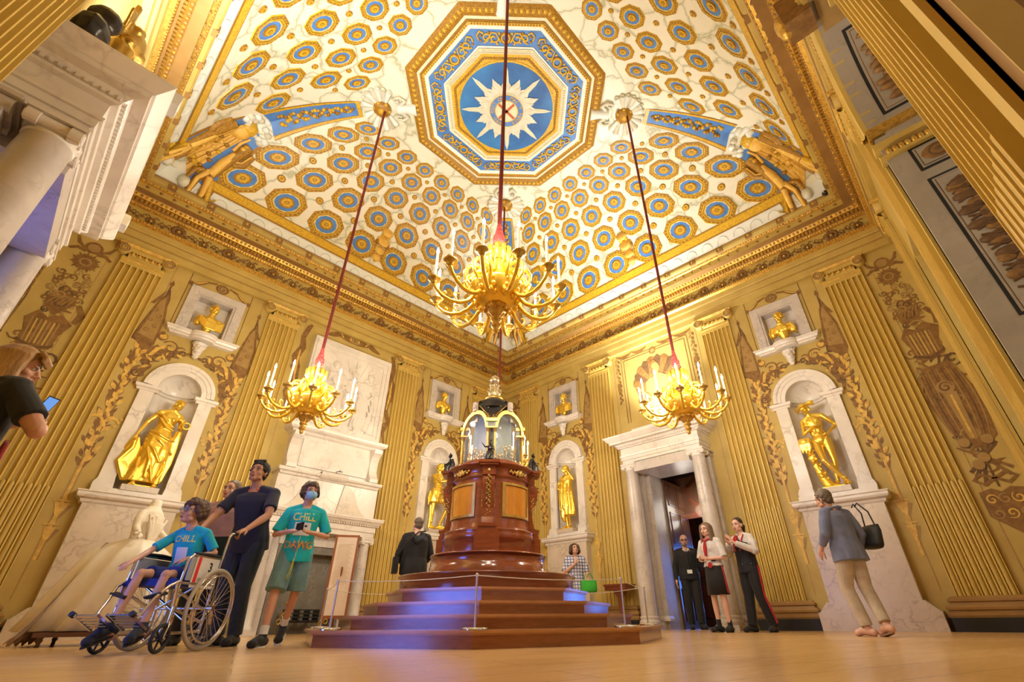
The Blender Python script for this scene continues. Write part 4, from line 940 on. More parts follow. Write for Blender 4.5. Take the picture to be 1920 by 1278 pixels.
def make_frame():
    t = thing('bust_recess_frame', 'x', 'niche')
    mb = MB()
    for x0, x1, z0, z1 in ((-.525, -.36, 5.18, 6.27), (.36, .525, 5.18, 6.27), (-.36, .36, 6.10, 6.27)): mb.box(x0, x1, -.05, .02, z0, z1)
    for x0, x1, z0, z1 in ((-.36, -.315, 5.2, 6.10), (.315, .36, 5.2, 6.10), (-.36, .36, 6.07, 6.115)): mb.box(x0, x1, -.025, .28, z0, z1)
    build('frame', mb, 'marble_grey', t)
    mb = MB(); mb.box(-.36, .36, .22, .29, 5.15, 6.12); build('back_slab', mb, 'marble', t)
    mb = MB(); P_ = [(.03, 5.06), (.10, 5.07), (.12, 5.10), (.15, 5.11), (.17, 5.15), (.19, 5.165), (.19, 5.195), (.0, 5.20)]
    mb.sweepx(P_, -.46, .46, 0)
    n = 12     # bowed centre
    for i in range(len(P_) - 1):
        vs = []
        for d, z in (P_[i], P_[i + 1]): vs += [(.22 * cos(PI * k / n) * (1 + d * .3), -d * .9 - .13 * sin(PI * k / n), z) for k in range(n + 1)]
        mb.add(vs, [(k, k + 1, n + 2 + k, n + 1 + k) for k in range(n)], 0, False)
    mb.box(-.33, .33, -.16, .25, 5.16, 5.198); build('shelf', mb, 'marble', t)
    mb = MB(); rnd = random.Random(3)     # bearded mask console
    mb.ball((0, -.11, 4.88), (.085, .085, .12)); mb.ball((0, -.1, 4.99), (.13, .09, .06)); mb.ball((0, -.185, 4.87), (.018, .03, .03)); mb.ball((0, -.08, 4.76), (.06, .06, .1))
    for k in range(40):
        a = k * 2.4; z = 5.02 - .34 * (k / 40); w = .12 * (1 - .7 * (k / 40)); 
        x = w * cos(a); mb.ball((x, -.08 - .05 * abs(sin(a)), z), .026 - .008 * k / 40, 0, 7, 5) if abs(x) > .04 or z > 4.97 or z < 4.8 else None
    for x in (-.035, .035): mb.ball((x, -.18, 4.93), (.025, .02, .012))
    blob('mask_console', mb, 'marble', t, .009, 2)
    return t
n0 = make_niche(); f0 = make_frame()
NI = [('left', -3.08, 'marble niche of the gilt draped woman, its pedestal behind the ivory dress', 'square marble bust recess above the niche of the gilt draped woman'),
      ('left', 3.08, 'marble niche of the gilt lyre player, left of the mahogany clock', 'square marble recess with bust left of the clock dome'),
      ('right', -3.08, 'marble niche right of the clock, above the person in a plaid shirt', 'square marble recess with bust right of the clock dome'),
      ('right', 3.08, 'marble niche of the winged-hat statue, above the person in blue-grey jacket', 'square marble bust recess above the winged-hat statue niche')]
for i, (side, u, l1, l2) in enumerate(NI):
    p, r = on_wall(side, u)
    for o, l, g in ((n0, l1, 'marble statue niches'), (f0, l2, 'marble bust recesses')):
        if i == 0: o.location = p; o.rotation_euler.z = r; o['label'] = l; o['group'] = g
        else: dup(o, p, r, l)
# ------------------------------------------------------------------ doorcases
def ionic(mb, x, y, z, r, w, ax=0):
    """small ionic capital on column centre x,y at z"""
    mb.lathe([(r, z - .06), (r + .012, z - .05), (r + .012, z - .04), (r, z - .03), (r + .02, z), (r + .03, z + .02), (r + .02, z + .03)], 20, 0, (x, y))
    for sx in (-1, 1):
        for sy in (-1, 1):
            mb.T2 = None; c = V((x + sx * w, y + sy * w * .8, z + .015))
            mb.tube([c + V((0, -.035 * 1, 0)), c + V((0, .035, 0))], .052, 14, 0, False)
            mb.torus(c + V((0, sy * .036, 0)), .03, .010, 12, 5, 0, 'y')
        mb.tube([(x + sx * w, y - w * .7, z + .02), (x + sx * w, y + w * .7, z + .02)], .04, 10, 0)
    for sy in (-1, 1): mb.box(x - w, x + w, y + sy * w * .8 - .03, y + sy * w * .8 + .03, z + .015, z + .06)
    for k in range(5): mb.ball((x + (k - 2) * .05, y - w * .8 - .03, z + .01), (.018, .018, .024), 0, 6, 5)
    mb.box(x - w - .05, x + w + .05, y - w - .02, y + w + .02, z + .06, z + .095)
def make_doorcase():
    t = thing('marble_doorcase', 'x', 'doorcase')
    for s in (-1, 1):
        mb = MB(); x, y = s * .83, -.40
        mb.box(x - .21, x + .21, y - .21, y + .21, 0, .09); mb.lathe([(.20, .09), (.21, .12), (.21, .15), (.185, .17), (.18, .19), (.19, .205), (.185, .225), (.165, .24)], 24, 0, (x, y))
        mb.lathe([(.165, .24), (.166, 1.2), (.155, 2.2), (.138, 3.17)], 28, 0, (x, y)); cb = build('column', mb, 'marble_grey', t)
        mb = MB(); ionic(mb, x, y, 3.22, .138, .145); build('capital', mb, 'marble', cb)
        mb = MB(); mb.box(x - .15, x + .15, -.16, 0, .24, 3.2); mb.box(x - .2, x + .2, -.2, 0, 0, .14); mb.sweepx([(.16, .14), (.19, .15), (.19, .19), (.16, .24)], x - .15, x + .15, 0)
        for sx in (-1, 1):
            mb.tube([(x + sx * .13, -.19, 3.235), (x + sx * .13, 0, 3.235)], .052, 12, 0)
        mb.box(x - .13, x + .13, -.19, 0, 3.22, 3.28); mb.box(x - .2, x + .2, -.21, 0, 3.28, 3.315); build('pilaster', mb, 'marble_grey', t)
        mb = MB(); a, b = sorted((s * .58, s * .68)); mb.box(a, b, -.06, .5, 0, 3.2); build('jamb', mb, 'marble_grey', t)
    E_ = [(.54, 3.315), (.54, 3.39), (.56, 3.395), (.56, 3.47), (.58, 3.475), (.585, 3.50), (.56, 3.51), (.555, 3.67), (.60, 3.68), (.61, 3.70), (.60, 3.705), (.64, 3.745), (.65, 3.765), (.74, 3.77), (.74, 3.82), (.76, 3.825), (.80, 3.87), (.84, 3.915), (.845, 3.94)]
    hw = .42
    mb = MB(); mb.sweepx(E_, -hw, hw, 0)
    # the sweep mitres: widen so that ends return parallel to the wall
    for i in range(int(2 * (hw + .60) / .05)):
        x = -hw - .60 + .025 + i * .05; mb.box(x - .013, x + .013, -.635, -.59, 3.708, 3.742)
    for i in range(12):
        for s in (-1, 1): y = -.03 - i * .05; mb.box(s * (hw + .60) - .03, s * (hw + .60) + .035, y - .013, y + .013, 3.708, 3.742)
    mb.box(-.95, .95, -.5, .0, 3.93, 4.06); mb.box(-.75, .75, -.30, .0, 4.06, 4.2)
    build('entablature', mb, 'marble', t)
    mb = MB(); mb.box(-.68, .68, -.54, .45, 3.10, 3.33); build('soffit', mb, 'marble_grey', t)
    return t
dc0 = make_doorcase(); p, r = on_wall('right', 0); dc0.location = p; dc0.rotation_euler.z = r
dc0['label'] = 'white marble doorcase with two columns round the open doorway on the right wall'; dc0['group'] = 'marble doorcases'
dup(dc0, *on_wall('door', 0), 'large near marble doorcase filling the upper left corner, seen from below')
# ------------------------------------------------------------------ chimneypiece
def chimney():
    p, r = on_wall('left', .08); t = thing('marble_chimneypiece', 'tall white marble chimneypiece with carved relief, columns and grey fire opening', 'chimneypiece', p, r)
    for s in (-1, 1):
        mb = MB(); x, y = s * 1.0, -.36
        mb.box(x - .15, x + .15, y - .14, y + .14, 0, .06); mb.lathe([(.14, .06), (.145, .09), (.13, .11), (.125, .13), (.105, .15), (.108, .6), (.10, 1.1), (.09, 1.60)], 24, 0, (x, y)); cb = build('column', mb, 'marble_grey', t)
        mb = MB(); ionic(mb, x, y, 1.64, .09, .10); build('capital', mb, 'marble', cb)
        mb = MB(); a, b = sorted((s * .72, s * 1.15)); mb.box(a, b, -.24, 0, 0, 1.75); build('jamb', mb, 'marble_grey', t)
    mb = MB(); mb.box(-.74, .74, -.26, 0, 1.50, 1.76); build('lintel', mb, 'marble_grey', t)
    mb = MB(); mb.sweepx([(.47, 1.74), (.47, 1.83), (.49, 1.84), (.49, 1.94), (.50, 1.95), (.52, 1.98), (.54, 1.985), (.57, 2.03), (.59, 2.04), (.61, 2.09), (.61, 2.11)], -.64, .64, 0)
    for i in range(44): mb.box(-1.15 + i * .0535, -1.125 + i * .0535, -.535, -.5, 1.955, 1.98)
    build('mantel_shelf', mb, 'marble', t)
    # overmantel, lower block with scrolled break and ledge
    mb = MB(); mb.box(-1.12, 1.12, -.34, 0, 2.10, 2.78); build('overmantel_block', mb, 'marble', t)
    mb = MB()
    for s in (-1, 1): mb.prism([(s * 1.08, 2.12)] + [(s * x, z) for x, z in bez((1.0, 2.12), (.72, 2.2), (.62, 2.5), 6) + bez((.62, 2.5), (.52, 2.72), (.30, 2.76), 6)[1:]] + [(s * .2, 2.14)], -.37, -.34)
    build('scroll_panel', mb, 'marble_warm', t)
    mb = MB(); mb.sweepx([(.34, 2.76), (.37, 2.78), (.38, 2.82), (.42, 2.84), (.43, 2.88), (.43, 2.90)], -.74, .74, 0); mb.sweepx([(.40, 2.80), (.44, 2.84), (.46, 2.88), (.47, 2.93)], -.3, .3, 0, False); build('ledge', mb, 'marble', t)
    mb = MB(); mb.box(-1.0, 1.0, -.26, 0, 2.9, 3.68); mb.box(-.78, .78, -.30, -.26, 3.0, 3.58)
    build('upper_block', mb, 'marble', t)
    for s in (-1, 1):
        mb = MB(); pr = [(.26, 2.9), (.40, 2.92), (.41, 3.0), (.34, 3.08), (.29, 3.2), (.29, 3.4), (.34, 3.52), (.42, 3.6), (.44, 3.68), (.26, 3.7)]
        vs = [(s * (.84 + w), -d, z) for w in (0, .2) for d, z in pr]; n = len(pr)
        mb.add(vs, [(i, i + 1, n + i + 1, n + i) for i in range(n - 1)] + [tuple(range(n)), tuple(range(2 * n - 1, n - 1, -1))], 0); build('side_scroll', mb, 'marble', t)
    mb = MB(); mb.sweepx([(.26, 3.66), (.30, 3.69), (.32, 3.73), (.38, 3.76), (.41, 3.79), (.42, 3.84), (.42, 3.86)], -.74, .74, 0); build('cornice', mb, 'marble', t)
    # relief panel
    q = thing('carved_relief_panel', 'large square white marble panel carved with three standing figures above the chimneypiece', 'relief', p, r)
    mb = MB(); mb.box(-1.04, 1.04, -.16, 0, 3.86, 6.16); build('slab', mb, 'marble', q)
    mb = MB()
    for k, d, w in ((.99, .185, .05), (.86, .18, .03)):
        for a, b, c_, e in ((-k, k, 5.01 + k * 1.08, 5.01 + k * 1.08 - w), (-k, k, 5.01 - k * 1.08, 5.01 - k * 1.08 + w)): mb.box(a, b, -d, -.16, min(c_, e), max(c_, e))
        for s in (-1, 1): a, b = sorted((s * k, s * (k - w))); mb.box(a, b, -d + .002, -.16, 5.01 - k * 1.06, 5.01 + k * 1.06)
    for i in range(9):
        a = .25 + i * .33; mb.tube([(.1 + .45 * cos(a), -.165, 5.0 + .5 * sin(a)), (.1 + .82 * cos(a) if abs(cos(a)) < .9 else .8 * (1 if cos(a) > 0 else -1), -.165, 5.0 + .86 * sin(a))], .012, 5)
    build('inner_frame', mb, 'marble', q)
    mb = MB()
    for x, zt, tilt in ((-.3, 5.55, -.1), (.05, 5.45, .05), (.42, 5.5, .12)):
        sc_ = lambda *v: (x + v[0], -.17 + v[1] * .35, v[2])
        mb.ball(sc_(tilt, 0, zt), (.085, .06, .11)); mb.ball(sc_(0, 0, zt - .32), (.16, .06, .2)); mb.ball(sc_(0, 0, zt - .75), (.17, .06, .3)); mb.ball(sc_(-.03, 0, zt - 1.15), (.15, .05, .32)); mb.ball(sc_(.04, 0, zt - 1.45), (.1, .045, .25))
        mb.tube([sc_(.12, 0, zt - .2), sc_(.25, -.05, zt - .45), sc_(.1, -.1, zt - .62)], [.05, .045, .035], 8); mb.tube([sc_(-.12, 0, zt - .2), sc_(-.26, -.05, zt - .42), sc_(-.2, -.1, zt - .2)], [.05, .045, .035], 8)
        for k in range(5): mb.tube([sc_(-.12 + .06 * k, -.1, zt - .5), sc_(-.14 + .07 * k + tilt, -.12, zt - 1.0), sc_(-.12 + .06 * k, -.1, zt - 1.5)], [.012, .022, .015], 5)
        mb.ball(sc_(tilt, .02, zt + .04), (.11, .05, .09))
    mb.box(-.7, .8, -.2, -.15, 3.98, 4.05); mb.tube([(.55, -.17, 4.1), (.7, -.17, 4.7), (.62, -.17, 5.2)], [.1, .06, .03], 8); mb.ball((-.62, -.17, 4.3), (.12, .05, .22)); mb.ball((-.6, -.17, 4.6), (.07, .05, .09))
    blob('carved_figures', mb, 'marble', q, .014, 3)
    # fire opening
    t2 = thing('fireplace_lining', 'grey marble lining and iron fireback inside the chimneypiece opening', 'fireplace', p, r)
    mb = MB(); mb.box(-.73, -.58, -.24, .1, 0, 1.5); mb.box(.58, .73, -.24, .1, 0, 1.5); mb.box(-.58, .58, -.235, .1, 1.36, 1.5)
    build('slips', mb, 'marble_dk', t2); mb = MB(); mb.box(-.58, .58, -.02, -.004, 0.0, 1.36); build('fireback', mb, 'marble_dk', t2)
    g = thing('fire_grate', 'black iron basket grate with scrolled brass firedogs in the fireplace', 'grate', on_wall('left', .08, .2)[0], r)
    mb = MB()
    for z in (.2, .26, .32, .38): mb.box(-.3, .3, -.14, -.12, z, z + .02)
    for x in (-.3, -.1, .1, .28): mb.box(x, x + .02, -.14, .1, .18, .4)
    mb.box(-.3, .3, -.12, .1, .18, .2); build('basket', mb, 'black', g)
    for s in (-1, 1):
        mb = MB(); mb.tube([(s * .36, -.16, 0), (s * .36, -.16, .1), (s * .30, -.16, .16), (s * .36, -.16, .24), (s * .42, -.16, .3), (s * .36, -.16, .36), (s * .36, -.16, .46)], [.03, .02, .016, .02, .018, .018, .012], 8); mb.ball((s * .36, -.16, .49), .035); mb.box(s * .36 - .08, s * .36 + .08, -.2, -.12, 0, .025)
        mb.tube([(s * .36, -.16, .3), (s * .36, .12, .3), (s * .36, .12, .0)], .012, 6)
        mb.torus((s * .44, -.16, .2), .04, .012, 12, 6, 0, 'y'); build('firedog', mb, 'gold_dk', g)
    b = MB(); b.tube([(0, 0, 0), (0, 0, .07), (.05, 0, .085), (.13, -.02, .085)], .008, 6); b.tube([(.05, 0, .085), (.09, 0, .12)], .006, 6); b.lathe([(.025, 0), (.02, .01)], 10)
    o = build('iron_bracket', b, 'black', None, on_wall('left', .12, .38, 2.93)[0]); tag(o, 'tiny black iron hook standing on the overmantel ledge', 'hook')
chimney()
# ------------------------------------------------------------------ door leaf, rooms beyond the doorways
def beyond(side, nm):
    T = wallT(side)
    mb = MB(); mb.T = T
    mb.box(-2.6, 2.6, 3.6, 3.7, 0, 3.6); mb.box(-2.6, -2.5, .3, 3.6, 0, 3.6); mb.box(2.5, 2.6, .3, 3.6, 0, 3.6); mb.box(-2.6, 2.6, .3, 3.7, 3.6, 3.7)
    for z0, z1 in ((.2, 1.0), (1.15, 2.1), (2.25, 3.3)):
        for k in range(4):
            x = -2.3 + k * 1.2; mb.box(x, x + 1.0, 3.56, 3.6, z0, z1, 1)
    mb.box(-2.5, -2.46, .6, 3.4, .2, 1.0, 1)
    tag(build(nm, mb, ['doorwood', 'mahog_dk']), kind='structure')
beyond('right', 'wall_beyond_right'); beyond('door', 'wall_beyond_left')
T = wallT('right')
def panelled_leaf(name, label, loc, rz, w=1.16, h=3.08):
    t = thing(name, label, 'door', loc, rz, kind='structure'); mb = MB(); mb.box(0, w, -.03, .03, 0.01, h); 
    P_ = []
    for z0, z1 in ((.15, .75), (.9, 1.5), (1.65, 2.35), (2.5, 2.95)):
        for x0, x1 in ((.1, w / 2 - .05), (w / 2 + .05, w - .1)): P_.append((x0, x1, z0, z1))
    build('leaf', mb, 'doorwood', t); mb = MB()
    for x0, x1, z0, z1 in P_:
        for s in (-1, 1):
            mb.box(x0 + .04, x1 - .04, min(s * .03, s * .045), max(s * .03, s * .045), z0 + .04, z1 - .04)
            for a, b, c_, d in ((x0, x1, z0, z0 + .025), (x0, x1, z1 - .025, z1), (x0, x0 + .025, z0, z1), (x1 - .025, x1, z0, z1)): mb.box(a, b, min(s * .03, s * .05), max(s * .03, s * .05), c_, d, 1)
    build('panels', mb, ['doorwood', 'doorwood'], t); mb = MB(); mb.ball((w - .06, -.06, 1.1), .03); mb.ball((w - .06, .06, 1.1), .03); mb.cyl((w - .06, -.06, 1.1), (w - .06, .06, 1.1), .012); build('door_knob', mb, 'gold_dk', t)
    return t
panelled_leaf('door_1', 'dark panelled mahogany door standing open inside the right doorway', T @ V((-.56, .50, 0)), .06)
# lined reveal with octagonal panel above inner lintel, inner framed picture and blue lit window beyond
mb = MB(); mb.T = T
mb.box(-.58, .58, 1.5, 1.6, 2.35, 3.3, 0); mb.box(-2.5, -.58, 1.5, 1.6, 0, 3.3, 0); mb.box(.7, 2.5, 1.5, 1.6, 0, 3.3, 0)
oc = [(.42 * cos(PI / 8 + PI / 4 * i) * 1.1, 2.87 + .36 * sin(PI / 8 + PI / 4 * i)) for i in range(8)]
mb.prism(oc, 1.46, 1.5, 1); mb.prism([(x * .86, 2.87 + (z - 2.87) * .86) for x, z in oc], 1.44, 1.47, 0); mb.box(-.6, .72, 1.42, 1.5, 2.28, 2.4, 1)
tag(build('wall_inner_passage', mb, ['doorwood', 'mahog_dk']), kind='structure')
M['blueglow'] = glow('blue_lit_window', (.08, .26, 1.), 8.)
M['blueglow2'] = glow('blue_lit_window_bright', (.10, .22, 1.), 14.)
def lit_window(side, u, d, z0, z1, w, label, nm, m):
    p, r = on_wall(side, u, -d); t = thing('lit_window', label, 'window', p, r)
    mb = MB(); mb.box(-w / 2, w / 2, 0, .03, z0, z1); build('pane', mb, m, t); mb = MB()
    for a, b, c_, e in ((-w / 2 - .05, -w / 2, z0, z1), (w / 2, w / 2 + .05, z0, z1), (-.015, .015, z0, z1), (-w / 2, w / 2, (z0 + z1) / 2 - .015, (z0 + z1) / 2 + .015), (-w / 2 - .05, w / 2 + .05, z1, z1 + .05), (-w / 2 - .05, w / 2 + .05, z0 - .05, z0)): mb.box(a, b, -.04, .05, c_, e)
    build('window_frame', mb, 'black', t)
lit_window('right', .35, 3.45, .35, 1.9, .9, 'blue lit window beyond the right doorway, behind the man in black', 'w', 'blueglow')
lit_window('door', .0, 3.45, .25, 2.6, 2.4, 'bright blue window in the room beyond the near left doorcase', 'w', 'blueglow2')
# ------------------------------------------------------------------ window bays
def window_bays():
    for k, (u, w, z0, z1, lab) in enumerate(((0, 1.15, .6, 5.35, 'tall arched window recess lined with marble trophy panels at the upper right'), (-3.1, .66, .9, 5.0, 'side window recess with pale marble jamb beside the painted trophy'), (3.1, .66, .9, 5.0, 'side window recess behind the broad blurred pilaster'))):
        p, r = on_wall('window', u); t = thing('window_recess', lab, 'window recess', p, r, 'window recesses')
        D_ = 1.05 if k == 0 else .5
        for s in (-1, 1):
            mb = MB(); a, b = sorted((s * w, s * (w + .12))); mb.box(a, b, .0, D_, z0, z1, 0)
            x = s * (w - .004)
            def pan(y0, y1, za, zb, m, o):
                xx = s * (w - o); mb.add([(xx, y0, za), (xx, y1, za), (xx, y1, zb), (xx, y0, zb)], [(0, 1, 2, 3)], m)
            if k == 0:
                for za, zb in ((.8, 2.35), (2.5, 4.32), (4.45, 4.82)):
                    pan(.20, .64, za, zb, 1, .004); pan(.23, .61, za + .03, zb - .03, 0, .008); pan(.25, .59, za + .05, zb - .05, 2, .012); pan(.257, .583, za + .057, zb - .057, 0, .016)
                    mb.T = Matrix.Translation((s * (w - .02), .42, 0)) @ Matrix.Rotation(PI / 2, 4, 'Z')
                    if zb - za < .8: mb.ball((0, 0, (za + zb) / 2), (.15, .01, .11), 3, 16, 6); mb.torus((0, 0, (za + zb) / 2), .08, .014, 14, 6, 2, 'y'); mb.ball((0, 0, (za + zb) / 2), (.04, .02, .035), 2, 8, 5)
                    else:
                        for q in range(22):
                            zz = zb - .2 - q * (zb - za - .4) / 22; mb.ball((.07 * sin(q * 1.9), 0, zz), (.08 if q % 3 else .12, .02, .055), 3 if q % 3 else 2, 7, 5); mb.tube([(-.12, 0, zz), (0, -.01, zz + .05 * (-1) ** q), (.13, 0, zz - .03)], [.012, .02, .008], 5, 2)
                        mb.ball((0, 0, zb - .25), (.15, .008, .08), 3, 8, 5)
                    mb.T = Matrix()
                for q in range(16): mb.ball((s * (w - .01), .06 + q * .062, 4.93), (.03, .035, .06), 4, 6, 5)
                a, b = sorted((s * (w - .06), s * (w + .1))); mb.box(a, b, -.06, 1.0, 5.0, 5.08, 5); mb.box(a, b, -.05, 1.0, 4.82, 4.86, 5); mb.box(a, b, -.04, .95, 5.24, 5.35, 4)
            build('jamb', mb, ['soffit' if k == 2 else 'marble_jamb', 'black', 'brown', 'ochre_dk', 'gilt', 'ochre'], t)  # last bay's jamb coloured brown to stand for its unlit depth
        if k == 0:
            mb = MB(); n = 24; zc = 5.35; w = 1.15
            for y0, y1, rr, m in ((0, 1.05, 1.15, 0),): 
                vs = [(rr * cos(PI * i / n), y, zc + rr * sin(PI * i / n)) for y in (y0, y1) for i in range(n + 1)]; mb.add(vs, [(i, n + 1 + i, n + 2 + i, i + 1) for i in range(n)], 0, True)
            def sof(a0, a1, y0, y1, m, o):
                vs = [((w - o) * cos(a), y, zc + (w - o) * sin(a)) for y in (y0, y1) for a in [a0 + (a1 - a0) * j / 10 for j in range(11)]]; mb.add(vs, [(j, 12 + j - 1, 12 + j, j + 1) for j in range(10)], m)
            for a0, a1 in ((.12, 1.2), (1.94, 3.02)):
                sof(a0, a1, .20, .74, 1, .004); sof(a0 + .03, a1 - .03, .235, .705, 0, .008); sof(a0 + .05, a1 - .05, .26, .68, 2, .010); sof(a0 + .06, a1 - .06, .27, .67, 0, .012)
                for q in range(12):
                    a = a0 + .15 + (a1 - a0 - .3) * q / 11; mb.ball(((w - .02) * cos(a), .44 + .05 * sin(q * 2), zc + (w - .02) * sin(a)), (.05, .12 if q % 4 else .16, .05), 2, 7, 5)
            sof(1.3, 1.84, .05, 1.0, 3, .03)
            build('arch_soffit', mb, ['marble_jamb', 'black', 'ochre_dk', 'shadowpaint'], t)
            mb = MB()
            for r0, d0, r1, d1 in ((1.15, 0, 1.15, .05), (1.15, .05, 1.21, .06), (1.21, .06, 1.23, .09), (1.23, .09, 1.30, .09), (1.30, .09, 1.32, .0)):
                vs = [(r_ * cos(PI * i / n), -d, zc + r_ * sin(PI * i / n)) for r_, d in ((r0, d0), (r1, d1)) for i in range(n + 1)]; mb.add(vs, [(i, i + 1, n + 2 + i, n + 1 + i) for i in range(n)], 0)
            for i in range(70): a = PI * (i + .5) / 70; mb.ball((1.265 * cos(a), -.095, zc + 1.265 * sin(a)), (.02, .014, .02), 1, 6, 4)
            build('gilded_arch_moulding', mb, ['ochre', 'gilt'], t)
            mb = MB(); mb.box(-.16, .16, -.3, 0, 6.38, 6.9); mb.ball((0, -.3, 6.6), (.12, .1, .2), 1); mb.ball((0, -.3, 6.45), (.09, .08, .09), 1); build('keystone', mb, ['ochre_dk', 'gilt'], t)
        mb = MB(); zt = z1 + (1.15 if k == 0 else 0)
        for q in range(2): xx = -w + 2 * w * (q + 1) / 3; mb.box(xx - .02, xx + .02, D_ - .04, D_, z0, zt)
        for q in range(6): zz = z0 + (zt - z0) * (q + .5) / 6; mb.box(-w, w, D_ - .04, D_, zz - .02, zz + .02)
        build('glazing_bars', mb, 'ochre', t); mb = MB(); mb.box(-w, w, D_, D_ + .02, z0, zt); build('fill_blind', mb, 'fill_blind', t)
        if k: mb = MB(); mb.box(-w, w, .121, D_, z1 - .01, z1 + .1); build('soffit', mb, 'marble_grey', t)
M['fill_blind'] = mat('fill_glow_blind', (.30, .28, .30), .7, emit=(1., .92, .82), estr=.3)  # unseen blinds given a glow as added fill for the room
window_bays()
# white sensor boxes on the near doorcase cornice, black camera in the ceiling corner
for i, (y, lab) in enumerate(((-1.0, 'white plastic fitting on the near doorcase cornice, the upper of two'), (1.0, 'white plastic fitting on the near doorcase cornice, the lower of two'))):
    t = thing('light_fitting', lab, 'light fitting', (-4.79, y * 1.0, 3.972), 0., 'white fittings on the marble cornice'); mb = MB(); mb.box(-.03, .085, -.085, .085, -.03, .10); mb.box(-.02, .075, -.07, .07, .10, .12); build('housing', mb, 'white', t)
t = thing('security_camera', 'small black camera in the right-hand ceiling corner', 'camera', (4.93, -4.85, 7.95)); mb = MB(); mb.ball((0, 0, 0), (.07, .07, .05)); mb.cyl((0, 0, 0), (.06, -.03, .03), .02); build('housing', mb, 'black', t); mb = MB(); mb.cyl((-.06, .02, -.01), (-.09, .03, -.015), .02); build('lens', mb, 'steel', t)
# ------------------------------------------------------------------ gilt statues
def ridges(mb, rows, r, m=0):
    for pts in rows: n = len(pts); mb.tube(pts, [r * (.35 + .65 * sin(PI * (i + .6) / (n + .2))) for i in range(n)], 6, m)
def statue(name, label, side, u, fn, d=.06, z=2.165, rz=0, s=.95):
    p, r = on_wall(side, u, d, z); t = thing(name, label, 'statue', p, r + rz, 'gilt statues in the niches'); t.scale = (s, s, s)
    mb = MB(); fn(mb, t); mb.box(-.2, .2, -.15, .14, 0, .03); blob('gilt_figure', mb, 'gold', t, .0095, 3); return t
def st_woman(mb, t):
    R = hrot(.45, .12, .3)
    J = J0(pel=(-.02, 0, .96), chest=(.01, 0, 1.28), neck=(.04, -.01, 1.46), head=(.085, -.03, 1.60), shL=(.19, 0, 1.39), shR=(-.15, 0, 1.41), elL=(.27, .03, 1.17), wrL=(.25, -.13, 1.24), elR=(-.29, .0, 1.16), wrR=(-.36, -.06, .90),
           knL=(.12, -.13, .52), anL=(.13, .0, .09), toL=(.18, -.14, .04), hipR=(-.12, 0, .93), knR=(-.12, -.02, .5), anR=(-.10, .02, .09), toR=(-.14, -.13, .04))
    body(mb, J, 1, 1.0, handL=dict(curl=.9), handR=dict(curl=1.2)); head(mb, J['head'], R, 1.); haircap(mb, J['head'], R, 1., 0); mb.ball(J['head'] + V((-.05, .11, .0)), .05)
    loft(mb, [((0, 0, 1.30), .145, .11), ((0, 0, 1.16), .125, .10), ((-.01, 0, 1.06), .15, .115), ((-.02, 0, .93), .20, .145), ((.0, -.02, .72), .22, .16, .03), ((0, -.02, .5), .22, .17, .05), ((-.02, -.01, .28), .25, .18, .07), ((-.04, -.01, .08), .27, .17, .09)], 30, 0, .015, 7)
    mb.ball((.10, -.12, .62), (.1, .08, .24)); mb.ball((-.1, -.08, .75), (.1, .09, .2))
    ridges(mb, [[(-.2, -.05, 1.02), (-.05, -.15, .95), (.12, -.14, .88), (.24, -.05, .9)], [(-.2, -.08, .96), (-.02, -.17, .84), (.15, -.15, .72), (.26, -.02, .66)], [(-.22, -.08, .85), (-.05, -.19, .66), (.1, -.2, .45)],
                [(-.15, -.14, .7), (-.05, -.2, .45), (-.02, -.2, .15)], [(-.05, -.19, .5), (.02, -.21, .3), (.1, -.2, .1)], [(-.2, -.1, .5), (-.18, -.17, .28), (-.22, -.15, .08)], [(.2, -.1, .5), (.22, -.12, .3), (.16, -.15, .08)],
                [(-.12, -.1, 1.34), (0, -.125, 1.2), (.12, -.1, 1.14)], [(-.14, -.08, 1.28), (.0, -.12, 1.12), (.14, -.08, 1.08)]], .026)
    # cloth gathered by the right hand, falling to the base, and a fall of cloth behind the left side
    for k in range(6): mb.tube([(-.36, -.07, .88), (-.36 - .02 * k + .02, -.06 + .015 * k, .66), (-.40 + .045 * k - .06, -.05 + .012 * k, .40), (-.30 + .05 * k, -.04, .12)], [.025, .035, .045, .04], 7)
    mb.prism([(-.37, .86), (-.30, .86), (-.15, .5), (-.12, .1), (-.34, .12), (-.46, .48)], -.06, .0)
    for k in range(5): mb.tube([(.26, .0, 1.12), (.29 - .02 * k, .02, .85), (.30 - .035 * k, .03, .5), (.26 - .03 * k, .02, .15)], [.03, .035, .04, .03], 7)
    mb.prism([(.2, 1.12), (.31, 1.12), (.33, .6), (.27, .12), (.08, .1)], -.0, .08)
    mb.torus((.30, -.16, 1.20), .062, .016, 16, 8, 0, 'y'); mb.tube([(-.11, -.08, 1.34), (-.2, -.04, 1.36), (-.2, 0, 1.25)], .03, 8)
    mb.tube([(.16, -.05, 1.34), (.24, .0, 1.30), (.25, .0, 1.16)], [.04, .055, .045], 8)
